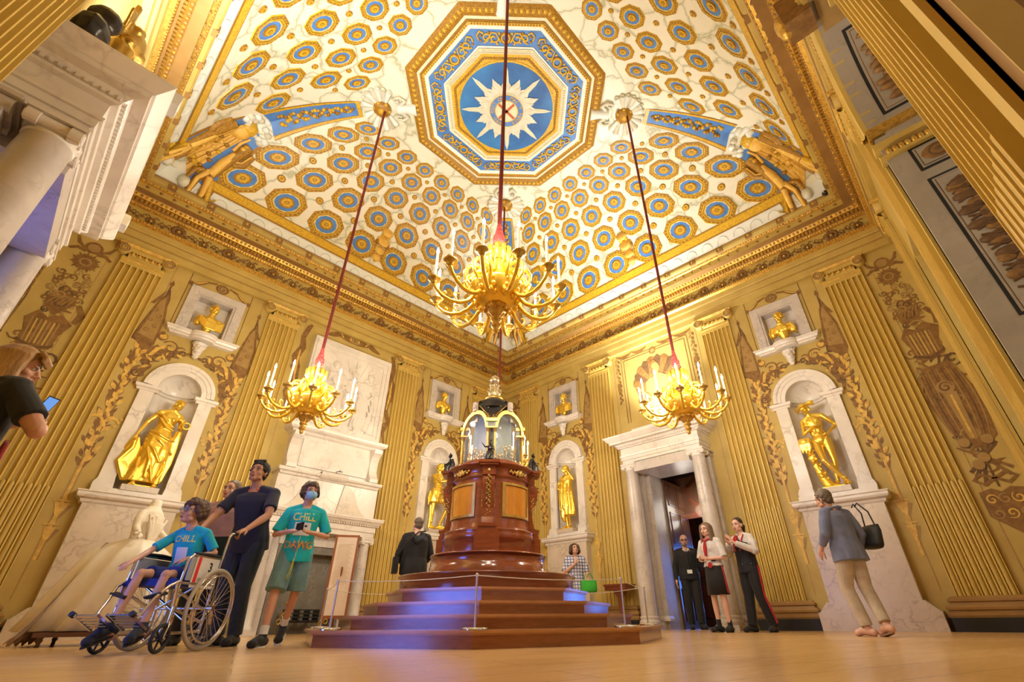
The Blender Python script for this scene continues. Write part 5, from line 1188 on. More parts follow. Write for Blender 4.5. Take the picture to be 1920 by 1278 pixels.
def st_lyre(mb, t):
    R = hrot(.75, .1, .0)
    J = J0(pel=(-.02, 0, .97), chest=(-.01, 0, 1.28), head=(.04, -.04, 1.63), shL=(.13, -.10, 1.41), shR=(-.14, .08, 1.41), elL=(.26, -.24, 1.14), wrL=(.42, -.30, 1.02), elR=(-.02, -.16, 1.23), wrR=(.22, -.28, 1.28),
           knL=(.22, -.20, .54), anL=(.10, -.06, .10), toL=(.24, -.16, .04), hipR=(-.10, .0, .94), knR=(-.12, -.01, .5), anR=(-.11, .03, .09), toR=(-.10, -.12, .04))
    body(mb, J, 0, 1.0, handR=dict(curl=.7, pn=V((0, 0, -1))), handL=dict(curl=.9)); head(mb, J['head'], R); curls(mb, J['head'], R, 1.05, 46, .03, 0, -.09, wide=.088)
    loft(mb, [((-.01, 0, 1.08), .15, .12), ((-.03, 0, .98), .19, .15, .04), ((-.04, 0, .84), .2, .16, .07), ((-.05, 0, .68), .19, .15, .1)], 30, 0, .03, 7)
    ridges(mb, [[(-.2, -.05, 1.04), (-.02, -.15, .92), (.12, -.14, .9)], [(-.22, -.03, .95), (-.1, -.16, .78), (.0, -.16, .7)], [(-.24, 0, .98), (-.27, .02, .8), (-.25, .02, .6)]], .028)
    for s in (-1, 1): mb.tube([(.33 + s * .03, -.31, .96), (.35 + s * .12, -.31, 1.1), (.33 + s * .07, -.31, 1.26), (.33 + s * .11, -.31, 1.36)], [.02, .018, .014, .016], 7)
    mb.tube([(.22, -.31, 1.3), (.44, -.31, 1.3)], .012, 6); mb.ball((.33, -.31, .97), (.1, .04, .06))
    for x in (-.03, 0, .03): mb.tube([(.33 + x, -.31, 1.0), (.33 + x, -.31, 1.3)], .005, 4)
    mb.tube([(-.18, .02, .0), (-.16, .03, .3), (-.18, .02, .62)], [.05, .04, .035], 8)
    for s in 'LR':
        k = J['an' + s]; mb.torus(k + V((0, 0, .03)), .045, .012, 12, 6); mb.torus(k + V((0, 0, .1)), .047, .010, 12, 6)
def st_robed(mb, t):
    R = hrot(-.35, -.05, -.12)
    J = J0(head=(-.02, -.04, 1.62), elL=(.24, -.02, 1.30), wrL=(.13, -.1, 1.52), elR=(-.29, -.04, 1.22), wrR=(-.24, -.13, 1.13), knL=(.07, -.08, .5), anL=(.05, .0, .10), toL=(.07, -.13, .04), knR=(-.06, -.02, .5), anR=(-.05, .0, .1), toR=(-.08, -.13, .04))
    body(mb, J, 1, .95, handL=dict(curl=.5, pn=V((-1, 0, 0))), handR=dict(curl=1.1)); head(mb, J['head'], R); haircap(mb, J['head'], R, 1.08); mb.ball(J['head'] + V((.03, .08, -.02)), .08)
    loft(mb, [((0, 0, 1.44), .15, .10), ((0, 0, 1.30), .17, .13), ((0, 0, 1.1), .155, .13, .03), ((0, 0, .9), .19, .15, .05), ((.01, 0, .7), .20, .15, .06), ((.01, 0, .5), .21, .15, .09), ((.02, 0, .36), .2, .14, .12)], 34, 0, .02, 8)
    ridges(mb, [[(-.13, -.1, 1.4), (-.08, -.16, 1.1), (-.1, -.17, .8), (-.08, -.17, .45)], [(-.02, -.14, 1.2), (-.02, -.18, .9), (0, -.18, .5)], [(.1, -.13, 1.2), (.08, -.17, .9), (.12, -.16, .55)], [(.18, -.05, 1.0), (.22, -.05, .7), (.25, -.04, .42)], [(-.16, -.1, 1.0), (-.22, -.08, .7), (-.22, -.06, .45)], [(.06, -.1, 1.42), (-.02, -.15, 1.32), (-.12, -.12, 1.2)]], .03)
    for k in range(4): mb.tube([(-.13, -.09, 1.42), (-.16 + .01 * k, -.13, 1.2), (-.18 + .03 * k, -.15, .9), (-.16 + .03 * k, -.15, .62)], .026, 7)
    mb.tube([(-.1, -.1, .5), (-.09, -.11, .3), (-.06, -.1, .2)], [.09, .07, .04], 8)
def st_winged(mb, t):
    R = hrot(-.35, .22, -.18)
    J = J0(pel=(.02, 0, .95), chest=(.0, 0, 1.27), neck=(-.03, -.01, 1.45), head=(-.07, -.04, 1.60), shL=(.18, .01, 1.42), shR=(-.19, -.01, 1.36), elL=(.36, .06, 1.19), wrL=(.23, -.09, 1.04), elR=(-.22, -.05, 1.10), wrR=(-.03, -.16, 1.17),
           hipL=(.12, 0, .92), hipR=(-.07, 0, .92), knL=(.13, .0, .50), anL=(.06, .04, .09), toL=(.05, -.09, .04), knR=(-.01, -.15, .50), anR=(.22, -.08, .11), toR=(.27, -.16, .035))
    body(mb, J, 0, 1.02, handL=dict(curl=.8, pn=V((-1, -.3, 0))), handR=dict(curl=1.0, pn=V((0, .5, -1)))); head(mb, J['head'], R)
    for k in range(4): mb.ball((.02 + (.035 if k % 2 else -.035), -.085, 1.13 - .04 * (k // 2)), (.035, .02, .022))
    curls(mb, J['head'], R, 1.0, 30, .022, 0, -.06)
    h = J['head']; mb.ball(h + R @ V((0, .01, .075)), (.098, .11, .065), 0, 14, 8, R); mb.ball(h + R @ V((0, 0, .055)), (.155, .14, .014), 0, 16, 6, R)
    for s in (-1, 1):
        for k in range(4): mb.tube([h + R @ V((s * .1, .0, .05 + .01 * k)), h + R @ V((s * .16, .03, .04 + .02 * k)), h + R @ V((s * (.2 + .01 * k), .05, -.01 + .03 * k))], [.022, .026, .012], 7)
    # tree stump with draped cloth
    mb.tube([(-.06, -.02, 0), (-.14, -.01, .2), (-.19, 0, .45), (-.23, 0, .7), (-.27, -.01, .93)], [.12, .085, .07, .065, .075], 10)
    rnd = random.Random(4)
    for k in range(26): z = .02 + .035 * k; mb.ball((-.07 - .2 * (z / .9) + .07 * cos(k * 2.4), -.02 - .06 * abs(sin(k * 2.4)), z), .022 + .012 * rnd.random())
    for k in range(9): mb.tube([(-.33 + .022 * k, -.05, 1.02), (-.35 + .022 * k, -.085, .9), (-.33 + .02 * k, -.08, .72 + .03 * (k % 3))], [.024, .03, .018], 6)
    mb.ball((-.27, -.02, .95), (.12, .09, .09)); mb.tube([(-.03, -.16, 1.2), (-.16, -.2, 1.22)], .012, 6)
    for s in 'LR': mb.torus(J['an' + s] + V((0, 0, .04)), .042, .012, 12, 6)
statue('gilt_statue', 'gilt statue of a draped woman holding a ring, in the left niche behind the wheelchair', 'left', -3.08, st_woman)
statue('gilt_statue', 'gilt statue of a youth with a lyre, left of the mahogany clock', 'left', 3.06, st_lyre, .10)
statue('gilt_statue', 'gilt statue of a robed figure touching its cheek, right of the mahogany clock', 'right', -3.06, st_robed)
statue('gilt_statue', 'gilt nude statue with winged hat leaning on a tree stump, in the rightmost niche', 'right', 3.08, st_winged)
def bust(label, side, u, yaw, tilt, drape, armor, beard=0):
    p, r = on_wall(side, u, .06, 5.198); t = thing('gilt_bust', label, 'bust', p, r, 'gilt busts in the square recesses'); t.scale = (.98, .98, .98)
    mb = MB(); c = V((.01, -.03, .655)); R = hrot(yaw, 0, tilt)
    mb.tube([(0, 0, .42), (0, -.005, .52), c + V((0, 0, -.03))], [.09, .062, .055], 12); head(mb, c, R, 1.02); (curls(mb, c, R, 1., 36, .02, 0, -.04) if armor else haircap(mb, c, R, 1.))
    mb.ball((0, -.01, .34), (.17, .11, .14), 0, 16, 10); mb.cap((-.17, 0, .37), (.17, 0, .37), .085, .085, 12)
    for s in (-1, 1): mb.ball((s * .08, -.07, .31), (.085, .055, .08)); mb.ball((s * .2, 0, .29), (.07, .08, .1))
    if armor:
        for s in (-1, 1):
            for k in range(6): a = (k - 2.5) * .42; mb.tube([(s * .2, -.05 * sin(a) * 1.6, .43), (s * (.25 + .01), -.10 * sin(a), .3), (s * .245, -.10 * sin(a), .18)], .018, 6)
        mb.torus((0, -.01, .46), .08, .018, 14, 6)
    if drape:
        for k in range(5): mb.tube([(-.2, -.06, .42 - .03 * k), (-.05, -.125, .28 - .035 * k), (.12, -.12, .27 - .03 * k), (.26, -.04, .40 - .05 * k)], .026, 7)
    mb.tube([(0, -.01, .26), (0, 0, .17), (0, 0, .12)], [.13, .09, .07], 12); mb.lathe([(.062, .13), (.055, .10), (.06, .07), (.085, .045), (.09, .0)], 16)
    blob('gilt_figure', mb, 'gold_dk' if armor == 2 else 'gold', t, .0085, 2)
bust('gilt bust with draped shoulder, head turned right, leftmost of the four', 'left', -3.08, .35, .08, 1, 0)
bust('gilt bust with bare chest, between clock dome and left pilaster', 'left', 3.0, .25, .0, 0, 0)
bust('gilt bust with curly hair right of the clock dome', 'right', -3.02, -.2, .0, 1, 1)
bust('gilt bust in pleated armour, head turned left, rightmost of the four', 'right', 3.1, -.55, -.05, 0, 1)
# gilt winged ornament and dark bust on the near doorcase
p, r = on_wall('door', -.66, .26, 4.06); t = thing('gilt_mask_ornament', 'gilt drapery and lion mask ornament on top of the near doorcase', 'ornament', p, r); mb = MB()
for k in range(8): mb.tube([(.1 + .05 * cos(k), -.05 + .05 * sin(k), 0), (.1 + .06 * cos(k), -.06 + .05 * sin(k), .3), (.08 + .09 * cos(k), -.05 + .06 * sin(k), .62)], [.03, .045, .06], 7)
mb.ball((.12, -.06, .78), (.16, .13, .2)); mb.ball((.14, -.14, .72), (.08, .08, .08))
for k in range(14): mb.ball((.12 + .15 * cos(k * .9), -.08, .78 + .2 * sin(k * .9)), .05)
for k in range(7): mb.tube([(.0, 0, .7 + .04 * k), (-.14, -.02, .9 + .02 * k), (-.26 + .02 * k, -.02, .82 - .02 * k)], [.03, .03, .015], 6)
blob('gilt_carving', mb, 'gold_dk', t, .013, 2)
p, r = on_wall('door', -.90, .20, 4.06); t = thing('dark_bust', 'dark bust in shadow on top of the near doorcase', 'bust', p, r); mb = MB(); mb.ball((0, 0, .62), (.13, .15, .17)); mb.tube([(0, 0, .3), (0, 0, .55)], [.11, .09], 10); mb.ball((0, 0, .28), (.3, .16, .2)); mb.tube([(0, 0, 0), (0, 0, .2)], [.12, .08], 12); t.scale = (.8, .8, .8); blob('bronze_bust', mb, 'bronze', t, .015, 2)
# ------------------------------------------------------------------ chandeliers
def chandelier():
    t = thing('chandelier', 'x', 'chandelier', (0, 0, 0), 0, 'gilt chandeliers on red cords')
    mb = MB(); mb.lathe([(.0, 0), (.018, .012), (.03, .035), (.022, .05), (.045, .075), (.05, .10), (.03, .125), (.05, .145), (.055, .165), (.04, .19), (.085, .24), (.10, .265), (.125, .285), (.10, .30), (.105, .32)], 20)
    for k in range(10): a = 2 * PI * k / 10; mb.ball((.11 * cos(a), .11 * sin(a), .275), (.025, .025, .03), 0, 6, 5); mb.tube([(.035 * cos(a), .035 * sin(a), .19), (.075 * cos(a), .075 * sin(a), .235)], .012, 5)
    build('finial', mb, 'gilt', t)
    mb = MB(); mb.lathe([(.10, .30), (.17, .335), (.235, .395), (.272, .46), (.28, .50), (.285, .515), (.27, .53), (.25, .56), (.2, .60), (.15, .64), (.13, .70), (.145, .76), (.12, .80), (.09, .85), (.075, .90), (.08, .96), (.11, 1.0), (.06, 1.05), (.035, 1.10), (.03, 1.16)], 28)
    for k in range(12):
        a = 2 * PI * (k + .5) / 12; c, s = cos(a), sin(a)
        for r_, z, w in ((.2, .36, .035), (.245, .42, .03), (.27, .48, .022)): mb.ball((r_ * c, r_ * s, z), (w, w, w), 0, 6, 5)
        mb.tube([(.14 * c, .14 * s, .62), (.20 * c, .20 * s, .70), (.24 * c, .24 * s, .66), (.28 * c, .28 * s, .56)], [.022, .03, .025, .012], 6)
        mb.tube([(.09 * c, .09 * s, .88), (.13 * c, .13 * s, .93), (.14 * c, .14 * s, 1.02), (.10 * c, .10 * s, 1.06)], [.02, .028, .024, .01], 6)
    build('body', mb, 'gold', t)
    for k in range(12):
        a = 2 * PI * (k + .35) / 12; c, s = cos(a), sin(a); Q = lambda r_, z: (r_ * c, r_ * s, z)
        mb = MB(); mb.tube([Q(.22, .56), Q(.21, .47), Q(.235, .38), Q(.29, .315), Q(.37, .275), Q(.46, .275), Q(.54, .31), Q(.60, .37), Q(.63, .43)], [.018, .021, .022, .022, .021, .02, .019, .018, .018], 8)
        mb.tube([Q(.16, .74), Q(.23, .77), Q(.30, .74), Q(.34, .66), Q(.33, .57), Q(.27, .50), Q(.22, .50)], [.014, .018, .02, .019, .017, .015, .012], 7)
        mb.tube([Q(.40, .30), Q(.44, .35), Q(.42, .39), Q(.38, .37)], [.011, .012, .01, .008], 6); mb.ball(Q(.52, .35), (.02, .02, .02), 0, 6, 4)
        ar = build('arm', mb, 'gold', t)
        mb = MB(); x, y = Q(.63, 0)[:2]; mb.lathe([(.018, .42), (.035, .44), (.03, .45), (.062, .47), (.068, .485), (.06, .49), (.025, .49), (.022, .52), (.026, .525), (.018, .53)], 14, 0, (x, y)); build('drip_pan', mb, 'gold_dk', ar)
        mb = MB(); mb.cyl((x, y, .52), (x, y, .80), .0135, .0125, 10); build('candle', mb, 'candle', ar)
        mb = MB(); mb.lathe([(.001, .795), (.012, .81), (.015, .83), (.011, .85), (.001, .885)], 8, 0, (x, y)); build('candle_flame', mb, 'flame', ar)
    mb = MB(); n = 24; mb.lathe([(.018, 1.16), (.055, 1.165), (.062, 1.20), (.058, 1.25), (.042, 1.275), (.046, 1.29), (.04, 1.33), (.03, 1.345), (.034, 1.36), (.028, 1.40), (.02, 1.45)], n)
    for k in range(16): a = 2 * PI * k / 16; mb.tube([(.058 * cos(a), .058 * sin(a), 1.24), (.060 * cos(a), .060 * sin(a), 1.145)], .008, 5)
    build('tassel', mb, 'redtassel', t)
    mb = MB(); mb.cyl((0, 0, 1.43), (0, 0, 7.93), .024, .026, 12); build('cord', mb, 'redcord', t)
    return t
ch = chandelier()
for i, (x, y, lab) in enumerate(((-1.96, 1.97, 'gilt chandelier in front of the chimneypiece relief, left of centre'), (2.03, -2.08, 'gilt chandelier before the shell painting over the doorway'), (-1.88, -2.06, 'largest and nearest gilt chandelier, in the centre under the star ceiling'), (1.98, 2.02, 'farthest gilt chandelier, almost hidden behind the clock dome'))):
    if i == 0: ch.location = (x, y, 2.52); ch['label'] = lab
    else: dup(ch, (x, y, 2.52), i * .21, lab)
# ------------------------------------------------------------------ stepped podium
def octp(R, n=8, ph=0): return [(R * cos(2 * PI * i / n + ph), R * sin(2 * PI * i / n + ph)) for i in range(n)]
def podium():
    t = thing('stepped_podium', 'octagonal varnished wooden podium of four steps under the clock', 'podium')
    for i, (R, z0, z1) in enumerate(((2.14, 0, .13), (1.79, .13, .245), (1.52, .245, .36), (1.25, .36, .49))):
        mb = MB()
        def slab(R_, a, b, m):
            p = octp(R_); vs = [(x, y, a) for x, y in p] + [(x, y, b) for x, y in p]
            mb.add(vs, [(k, (k + 1) % 8, 8 + (k + 1) % 8, 8 + k) for k in range(8)] + [tuple(range(8, 16)), tuple(range(7, -1, -1))], m)
        slab(R - .035, z0, z1 - .02, 0); slab(R - .02, z1 - .035, z1 - .022, 1); slab(R, z1 - .022, z1, 1)
        build('step', mb, ['stepwood', 'steptop'], t)
podium()
def arcbox(mb, R0, R1, a0, a1, z0, z1, m=0, n=8):
    vs = []
    for z in (z0, z1):
        for R_ in (R0, R1): vs += [(R_ * cos(a0 + (a1 - a0) * i / n), R_ * sin(a0 + (a1 - a0) * i / n), z) for i in range(n + 1)]
    k = n + 1; fs = []
    for i in range(n): fs += [(k + i, k + i + 1, 3 * k + i + 1, 3 * k + i), (i + 1, i, 2 * k + i, 2 * k + i + 1), (2 * k + i, 3 * k + i, 3 * k + i + 1, 2 * k + i + 1), (i, i + 1, k + i + 1, k + i)]
    fs += [(0, k, 3 * k, 2 * k), (k + n, n, 2 * k + n, 3 * k + n)]
    mb.add(vs, fs, m)
def clock():
    t = thing('musical_clock', 'tall mahogany clock cabinet with satinwood panels and arched glass dome on the podium', 'clock', (0, 0, .49))
    def L(z):
        K = [(.62, .49), (.815, .65), (1., .88), (1.28, 1.17), (2., 1.80), (2.16, 1.93), (2.19, 1.955), (2.25, 2.05), (2.66, 2.48), (2.725, 2.60), (2.93, 2.78), (3.06, 3.03), (3.12, 3.12), (3.6, 3.585)]
        for (a, b), (c, d) in zip(K, K[1:]):
            if z <= c: return b + (d - b) * (z - a) / (c - a) - .49
    mb = MB(); mb.lathe([(1.07, L(.62)), (1.07, L(.78)), (1.09, L(.785)), (1.10, L(.80)), (1.085, L(.815))], 64); mb.lathe([(1.085, L(.815)), (.7, L(.815))], 64, cap=False); build('drum_base', mb, 'mahog_dk', t)
    mb = MB(); mb.lathe([(.735, L(.815)), (.735, L(.90)), (.725, L(.905)), (.725, L(.985)), (.74, L(.99)), (.74, L(1.0)), (.72, L(1.01)), (.6, L(1.01))], 64); build('lower_drum', mb, 'mahog', t)
    AN = [PI * 1.25 + i * PI / 2 for i in range(4)]          # piers: one faces the camera
    mb = MB(); mb.lathe([(.60, L(1.0)), (.60, L(1.155)), (.61, L(1.16)), (.60, L(1.2)), (.59, L(1.24)), (.60, L(1.25)), (.565, L(1.27)), (.55, L(1.28)), (.545, L(1.28))], 64)
    for a in AN:
        mb.T = Matrix.Rotation(a, 4, 'Z'); mb.box(.45, .66, -.15, .15, L(1.0), L(1.19)); mb.box(.45, .64, -.13, .13, L(1.19), L(1.235)); mb.box(.45, .63, -.12, .12, L(1.235), L(1.28)); mb.T = Matrix()
    build('plinth', mb, 'mahog', t)
    mb = MB(); mb.lathe([(.54, L(1.27)), (.53, L(1.32)), (.52, L(1.36)), (.50, L(1.95)), (.50, L(1.98)), (.53, L(1.99)), (.53, L(2.0)), (.52, L(2.02)), (.53, L(2.12)), (.56, L(2.13)), (.58, L(2.155)), (.60, L(2.16)), (.60, L(2.185)), (.3, L(2.20))], 64); build('cabinet_drum', mb, 'mahog', t)
    for a in AN:
        mb = MB(); mb.T = Matrix.Rotation(a, 4, 'Z'); w = .075
        pr = [(.50, 1.28), (.62, 1.28), (.62, 1.31), (.59, 1.33), (.575, 1.40), (.56, 1.52), (.575, 1.62), (.61, 1.72), (.635, 1.82), (.635, 1.90), (.61, 1.955), (.57, 1.98), (.50, 1.98)]
        vs = [(x, y, L(z)) for y in (-w, w) for x, z in pr]; n = len(pr)
        mb.add(vs, [(i, (i + 1) % n, n + (i + 1) % n, n + i) for i in range(n)] + [tuple(range(n))[::-1], tuple(range(n, 2 * n))], 0)
        for s in (-1, 1):
            mb.tube([(.575 + .045 * (1 - .8 * k / 18) * cos(PI * .5 + 2 * PI * 1.8 * k / 18), s * (w + .003), L(1.88) + .045 * (1 - .8 * k / 18) * sin(PI * .5 + 2 * PI * 1.8 * k / 18)) for k in range(19)], .006, 5, 0)
            for k in range(10): mb.ball((.585 - .012 * (k % 3) - .002 * k, s * (w + .003), L(1.76 - k * .024)), (.012, .006, .014), 1, 6, 4)
        mb.box(.50, .60, -.085, .085, L(1.98), L(2.12)); mb.box(.5, .66, -.12, .12, L(2.12), L(2.15)); mb.box(.5, .68, -.135, .135, L(2.15), L(2.19)); mb.box(.5, .65, -.10, .10, L(1.27), L(1.31))
        mb.ball((.605, 0, L(2.05)), (.006, .025, .025), 1, 8, 5)
        for k in range(26): z = 1.95 - k * .022; mb.ball((.50 + .012 + max(0, .12 * sin((z - 1.5) * 3.4)) + .02, .022 * sin(k * 2.1), L(z)), (.022, .016, .016), 1, 6, 4)
        for k in range(26):
            z = 1.95 - k * .021; x = [q for q in pr if True]
            for i in range(1, n - 1):
                if min(pr[i][1], pr[i + 1][1]) <= z <= max(pr[i][1], pr[i + 1][1]) and pr[i + 1][1] != pr[i][1]:
                    xx = pr[i][0] + (pr[i + 1][0] - pr[i][0]) * (z - pr[i][1]) / (pr[i + 1][1] - pr[i][1]); mb.ball((xx + .002, .024 * sin(k * 1.7), L(z)), (.010, .018 - .0004 * k, .013), 1, 6, 4); break
        mb.T = Matrix(); build('scroll_bracket', mb, ['mahog', 'gold_dk'], t)
    for i in range(4):
        a = AN[i] + PI / 4; w = .42
        mb = MB(); arcbox(mb, .49, .520, a - w + .05, a + w - .05, L(1.46), L(1.86), 0, 10); pn = build('satinwood_panel', mb, 'satin', t)
        mb = MB()
        arcbox(mb, .50, .538, a - w, a + w, L(1.42), L(1.455)); arcbox(mb, .50, .533, a - w, a + w, L(1.865), L(1.90))
        for s in (-1, 1): arcbox(mb, .50, .535, a + s * w - .035, a + s * w + .035, L(1.42), L(1.90), 0, 2)
        build('brass_moulding', mb, 'gold_dk', pn)
        mb = MB(); c_, s_ = cos(a), sin(a)
        for k in range(22):
            b = (k - 10.5) * .026; mb.ball((.545 * cos(a + b), .545 * sin(a + b), L(2.06 + .02 * sin(k * 1.6))), (.014, .014, .016 if abs(k - 10.5) > 4 else .036), 0, 6, 5)
        for k in range(10): q = 2 * PI * k / 10; mb.ball((.548 * cos(a + .07 * cos(q)), .548 * sin(a + .07 * cos(q)), L(2.06 + .04 * sin(q))), .012, 0, 6, 4)
        build('gilt_cartouche', mb, 'gold_dk', t)
    # glazed tempietto: four arched faces, corner piers with columns
    mb = MB(); mb.lathe([(.50, L(2.185)), (.46, L(2.21)), (.44, L(2.24))], 48); build('upper_base', mb, 'mahog', t)
    hw = .30; F = .33
    for i in range(4):
        a = AN[i] + PI / 4; T4 = Matrix.Rotation(a + PI / 2, 4, 'Z')      # local -y faces outwards
        mb = MB(); mb.T = T4; n = 16; y = -F
        for w0, w1, d0, d1 in ((.235, .235, -.03, .03), (.235, .285, .03, .03), (.285, .285, .03, -.03)):
            pts = lambda w, d: [(w * cos(PI * k / n), y - d, L(2.66) + w * 1.08 * sin(PI * k / n)) for k in range(n + 1)]
            vs = pts(w0, d0) + pts(w1, d1); mb.add(vs, [(k, k + 1, n + 2 + k, n + 1 + k) for k in range(n)], 0)
        mb.box(-.03, .03, y - .05, y, L(2.93), L(3.0), 1); mb.ball((0, y - .04, L(2.965)), (.035, .03, .045), 1, 8, 6)
        build('gilt_arch', mb, ['gold_dk', 'marble_warm'], t)
        mb = MB(); mb.T = T4; mb.add([(-.235, y, L(2.24)), (.235, y, L(2.24))] + [(.235 * cos(PI * k / n), y, L(2.66) + .25 * sin(PI * k / n)) for k in range(n + 1)], [tuple(range(n + 3))], 0)
        build('glass_pane', mb, 'glasspane', t)
        mb = MB(); mb.T = T4; mb.add([(-.25, y + .17, L(2.24)), (.25, y + .17, L(2.24)), (.22, y + .17, L(2.8)), (.1, y + .17, L(2.93)), (-.1, y + .17, L(2.93)), (-.22, y + .17, L(2.8))], [(0, 1, 2, 3, 4, 5)], 0); build('painted_backdrop', mb, 'skyscene', t)
        mb = MB(); mb.T = T4; rnd = random.Random(i)
        for k in range(70):
            x = rnd.uniform(-.2, .2); h = .20 * (1 - abs(x) / .26) * (1 + .5 * sin(i + x * 20)) ; z = 2.24 + rnd.random() * (h + .04); mb.ball((x, y + .04 + .1 * rnd.random(), L(z)), (.016, .014, .026), 0 if k % 4 else 1, 6, 5)
        build('gilt_scene', mb, ['goldscene', 'marble_warm'], t)
        # spandrel dome segment between arches, over each pier
        b = AN[i]; mb = MB(); mb.T = Matrix.Rotation(b + PI / 2, 4, 'Z'); R_ = .43
        mb.box(-.055, .055, -R_ - .02, -R_ + .08, L(2.2), L(2.25), 0)
        for x in (-.045, .045):
            mb.cyl((x, -R_, L(2.25)), (x, -R_, L(2.60)), .017, .015, 10, 1); mb.lathe([(.022, L(2.25)), (.022, L(2.27)), (.017, L(2.28))], 10, 1, (x, -R_)); mb.lathe([(.015, L(2.59)), (.026, L(2.63)), (.03, L(2.64))], 10, 1, (x, -R_))
        mb.cyl((0, -R_ + .06, L(2.25)), (0, -R_ + .06, L(2.62)), .022, .02, 8, 0)
        mb.box(-.075, .075, -R_ - .035, -R_ + .09, L(2.64), L(2.66), 1); mb.box(-.062, .062, -R_ - .02, -R_ + .08, L(2.66), L(2.70), 0); mb.box(-.08, .08, -R_ - .04, -R_ + .09, L(2.70), L(2.725), 1)
        build('corner_column', mb, ['bronze', 'gold_dk'], t)
        mb = MB(); mb.T = Matrix.Rotation(b + PI / 2, 4, 'Z')
        prs = [(.05, .40, 2.725), (.07, .385, 2.80), (.12, .34, 2.90), (.19, .26, 2.98), (.22, .18, 3.03)]
        vs = []
        for w_, r_, z_ in prs: vs += [(-w_, -r_, L(z_)), (w_, -r_, L(z_))]
        mb.add(vs, [(2 * k, 2 * k + 1, 2 * k + 3, 2 * k + 2) for k in range(4)], 0)
        for k in range(16): z_ = 2.76 + .014 * k; w_ = .025 + .006 * k; mb.ball((w_ * sin(k * 2.2), -.40 + .0085 * k - .006, L(z_)), (.014, .010, .012), 1, 6, 4)
        mb.tube([(-.04, -.395, L(2.74)), (-.06, -.38, L(2.82)), (-.12, -.33, L(2.91)), (-.2, -.25, L(2.98))], .008, 5, 1); mb.tube([(.04, -.395, L(2.74)), (.06, -.38, L(2.82)), (.12, -.33, L(2.91)), (.2, -.25, L(2.98))], .008, 5, 1)
        build('dome_spandrel', mb, ['bronze', 'gold_dk'], t)
    mb = MB(); mb.lathe([(.30, L(2.97)), (.28, L(3.01)), (.24, L(3.04)), (.17, L(3.06)), (.13, L(3.075))], 32); mb.lathe([(.13, L(3.075)), (.15, L(3.09)), (.12, L(3.11)), (.10, L(3.12))], 24, 1); build('dome_cap', mb, ['bronze', 'gold_dk'], t)
    mb = MB()      # group of silver gilt figures carrying a globe
    for k in range(5):
        a = 2 * PI * k / 5 + .3; c_, s_ = cos(a), sin(a); q = .055
        mb.tube([(q * 1.2 * c_, q * 1.2 * s_, L(3.11)), (q * 1.4 * c_, q * 1.4 * s_, L(3.17)), (q * c_, q * s_, L(3.23)), (q * c_, q * s_, L(3.28))], [.018, .024, .022, .026], 8); mb.ball((q * 1.1 * c_, q * 1.1 * s_, L(3.315)), .019)
        mb.tube([(q * c_, q * s_, L(3.28)), (q * 1.6 * c_, q * 1.6 * s_, L(3.31)), (q * 1.1 * c_, q * 1.1 * s_, L(3.36))], .009, 6); mb.tube([(q * c_, q * s_, L(3.22)), (q * 1.9 * c_, q * 1.9 * s_, L(3.24)), (q * 2 * c_, q * 2 * s_, L(3.18))], [.012, .012, .006], 6)
    blob('figure_group', mb, 'silvergilt', t, .006, 1)
    mb = MB(); mb.ball((0, 0, L(3.415)), .078, 0, 24, 16); mb.torus((0, 0, L(3.415)), .08, .004, 32, 5, 1); build('globe', mb, ['silvergilt', 'gold_dk'], t)
    # four seated bronze figures
    for i, a in enumerate(AN):
        q = thing('bronze_figure', ('dark bronze seated figure with raised arm on the front pier of the clock', 'small dark bronze seated figure on the right pier of the clock', 'dark bronze figure on the hidden rear pier of the clock', 'small dark bronze crouching figure on the left pier of the clock')[i], 'figurine', (.585 * cos(a), 1.0 * .585 * sin(a), 1.957), a + PI / 2, 'bronze figures round the clock')
        mb = MB(); J = J0(pel=(0, .02, .42), waist=(0, .01, .55), chest=(0, -.01, .73), neck=(0, -.02, .92), head=(.01, -.04, 1.07), hipL=(.09, .0, .42), hipR=(-.09, 0, .42), knL=(.14, -.30, .44), knR=(-.14, -.26, .46), anL=(.12, -.28, .08), anR=(-.18, -.22, .08), toL=(.14, -.42, .04), toR=(-.2, -.36, .04), shL=(.17, 0, .86), shR=(-.17, 0, .86), elL=(.25, -.05, .62), wrL=(.2, -.25, .5), elR=(-.30, -.12, .80) if i == 0 else (-.22, -.1, .62), wrR=(-.44, -.2, .98) if i == 0 else (-.1, -.28, .6))
        body(mb, J, 1, 1.05); head(mb, J['head'], hrot(.2), 1.0); haircap(mb, J['head'], hrot(.2), 1.15)
        loft(mb, [((0, -.02, .6), .17, .14), ((0, -.08, .45), .24, .24, .05), ((0, -.12, .25), .25, .26, .08), ((0, -.12, .03), .28, .27, .1)], 24, 0, .03, 7); mb.tube([(0, .08, .9), (.0, .14, .6), (0, .14, .1)], [.1, .16, .2], 8); mb.ball((0, -.03, 1.2), (.06, .05, .09))
        o = blob('cast_bronze', mb, 'bronze', q, .02, 2); q.scale = (.225, .225, .225)
M['glasspane'] = mat('thin_glass_pane', (.8, .9, 1), .03, spec=.6); M['glasspane'].node_tree.nodes['Principled BSDF'].inputs['Alpha'].default_value = .14
M['skyscene'] = mat('painted_sky_backdrop', (.42, .60, .68), .6, col2=(.78, .76, .72), nscale=4)
M['goldscene'] = mat('gilt_scene_carving', (.85, .60, .20), .35, metal=.6, col2=(.8, .72, .5), nscale=30)
M['silvergilt'] = mat('silver_gilt', (.72, .66, .45), .25, metal=.9, col2=(.6, .52, .32), nscale=8)
clock()
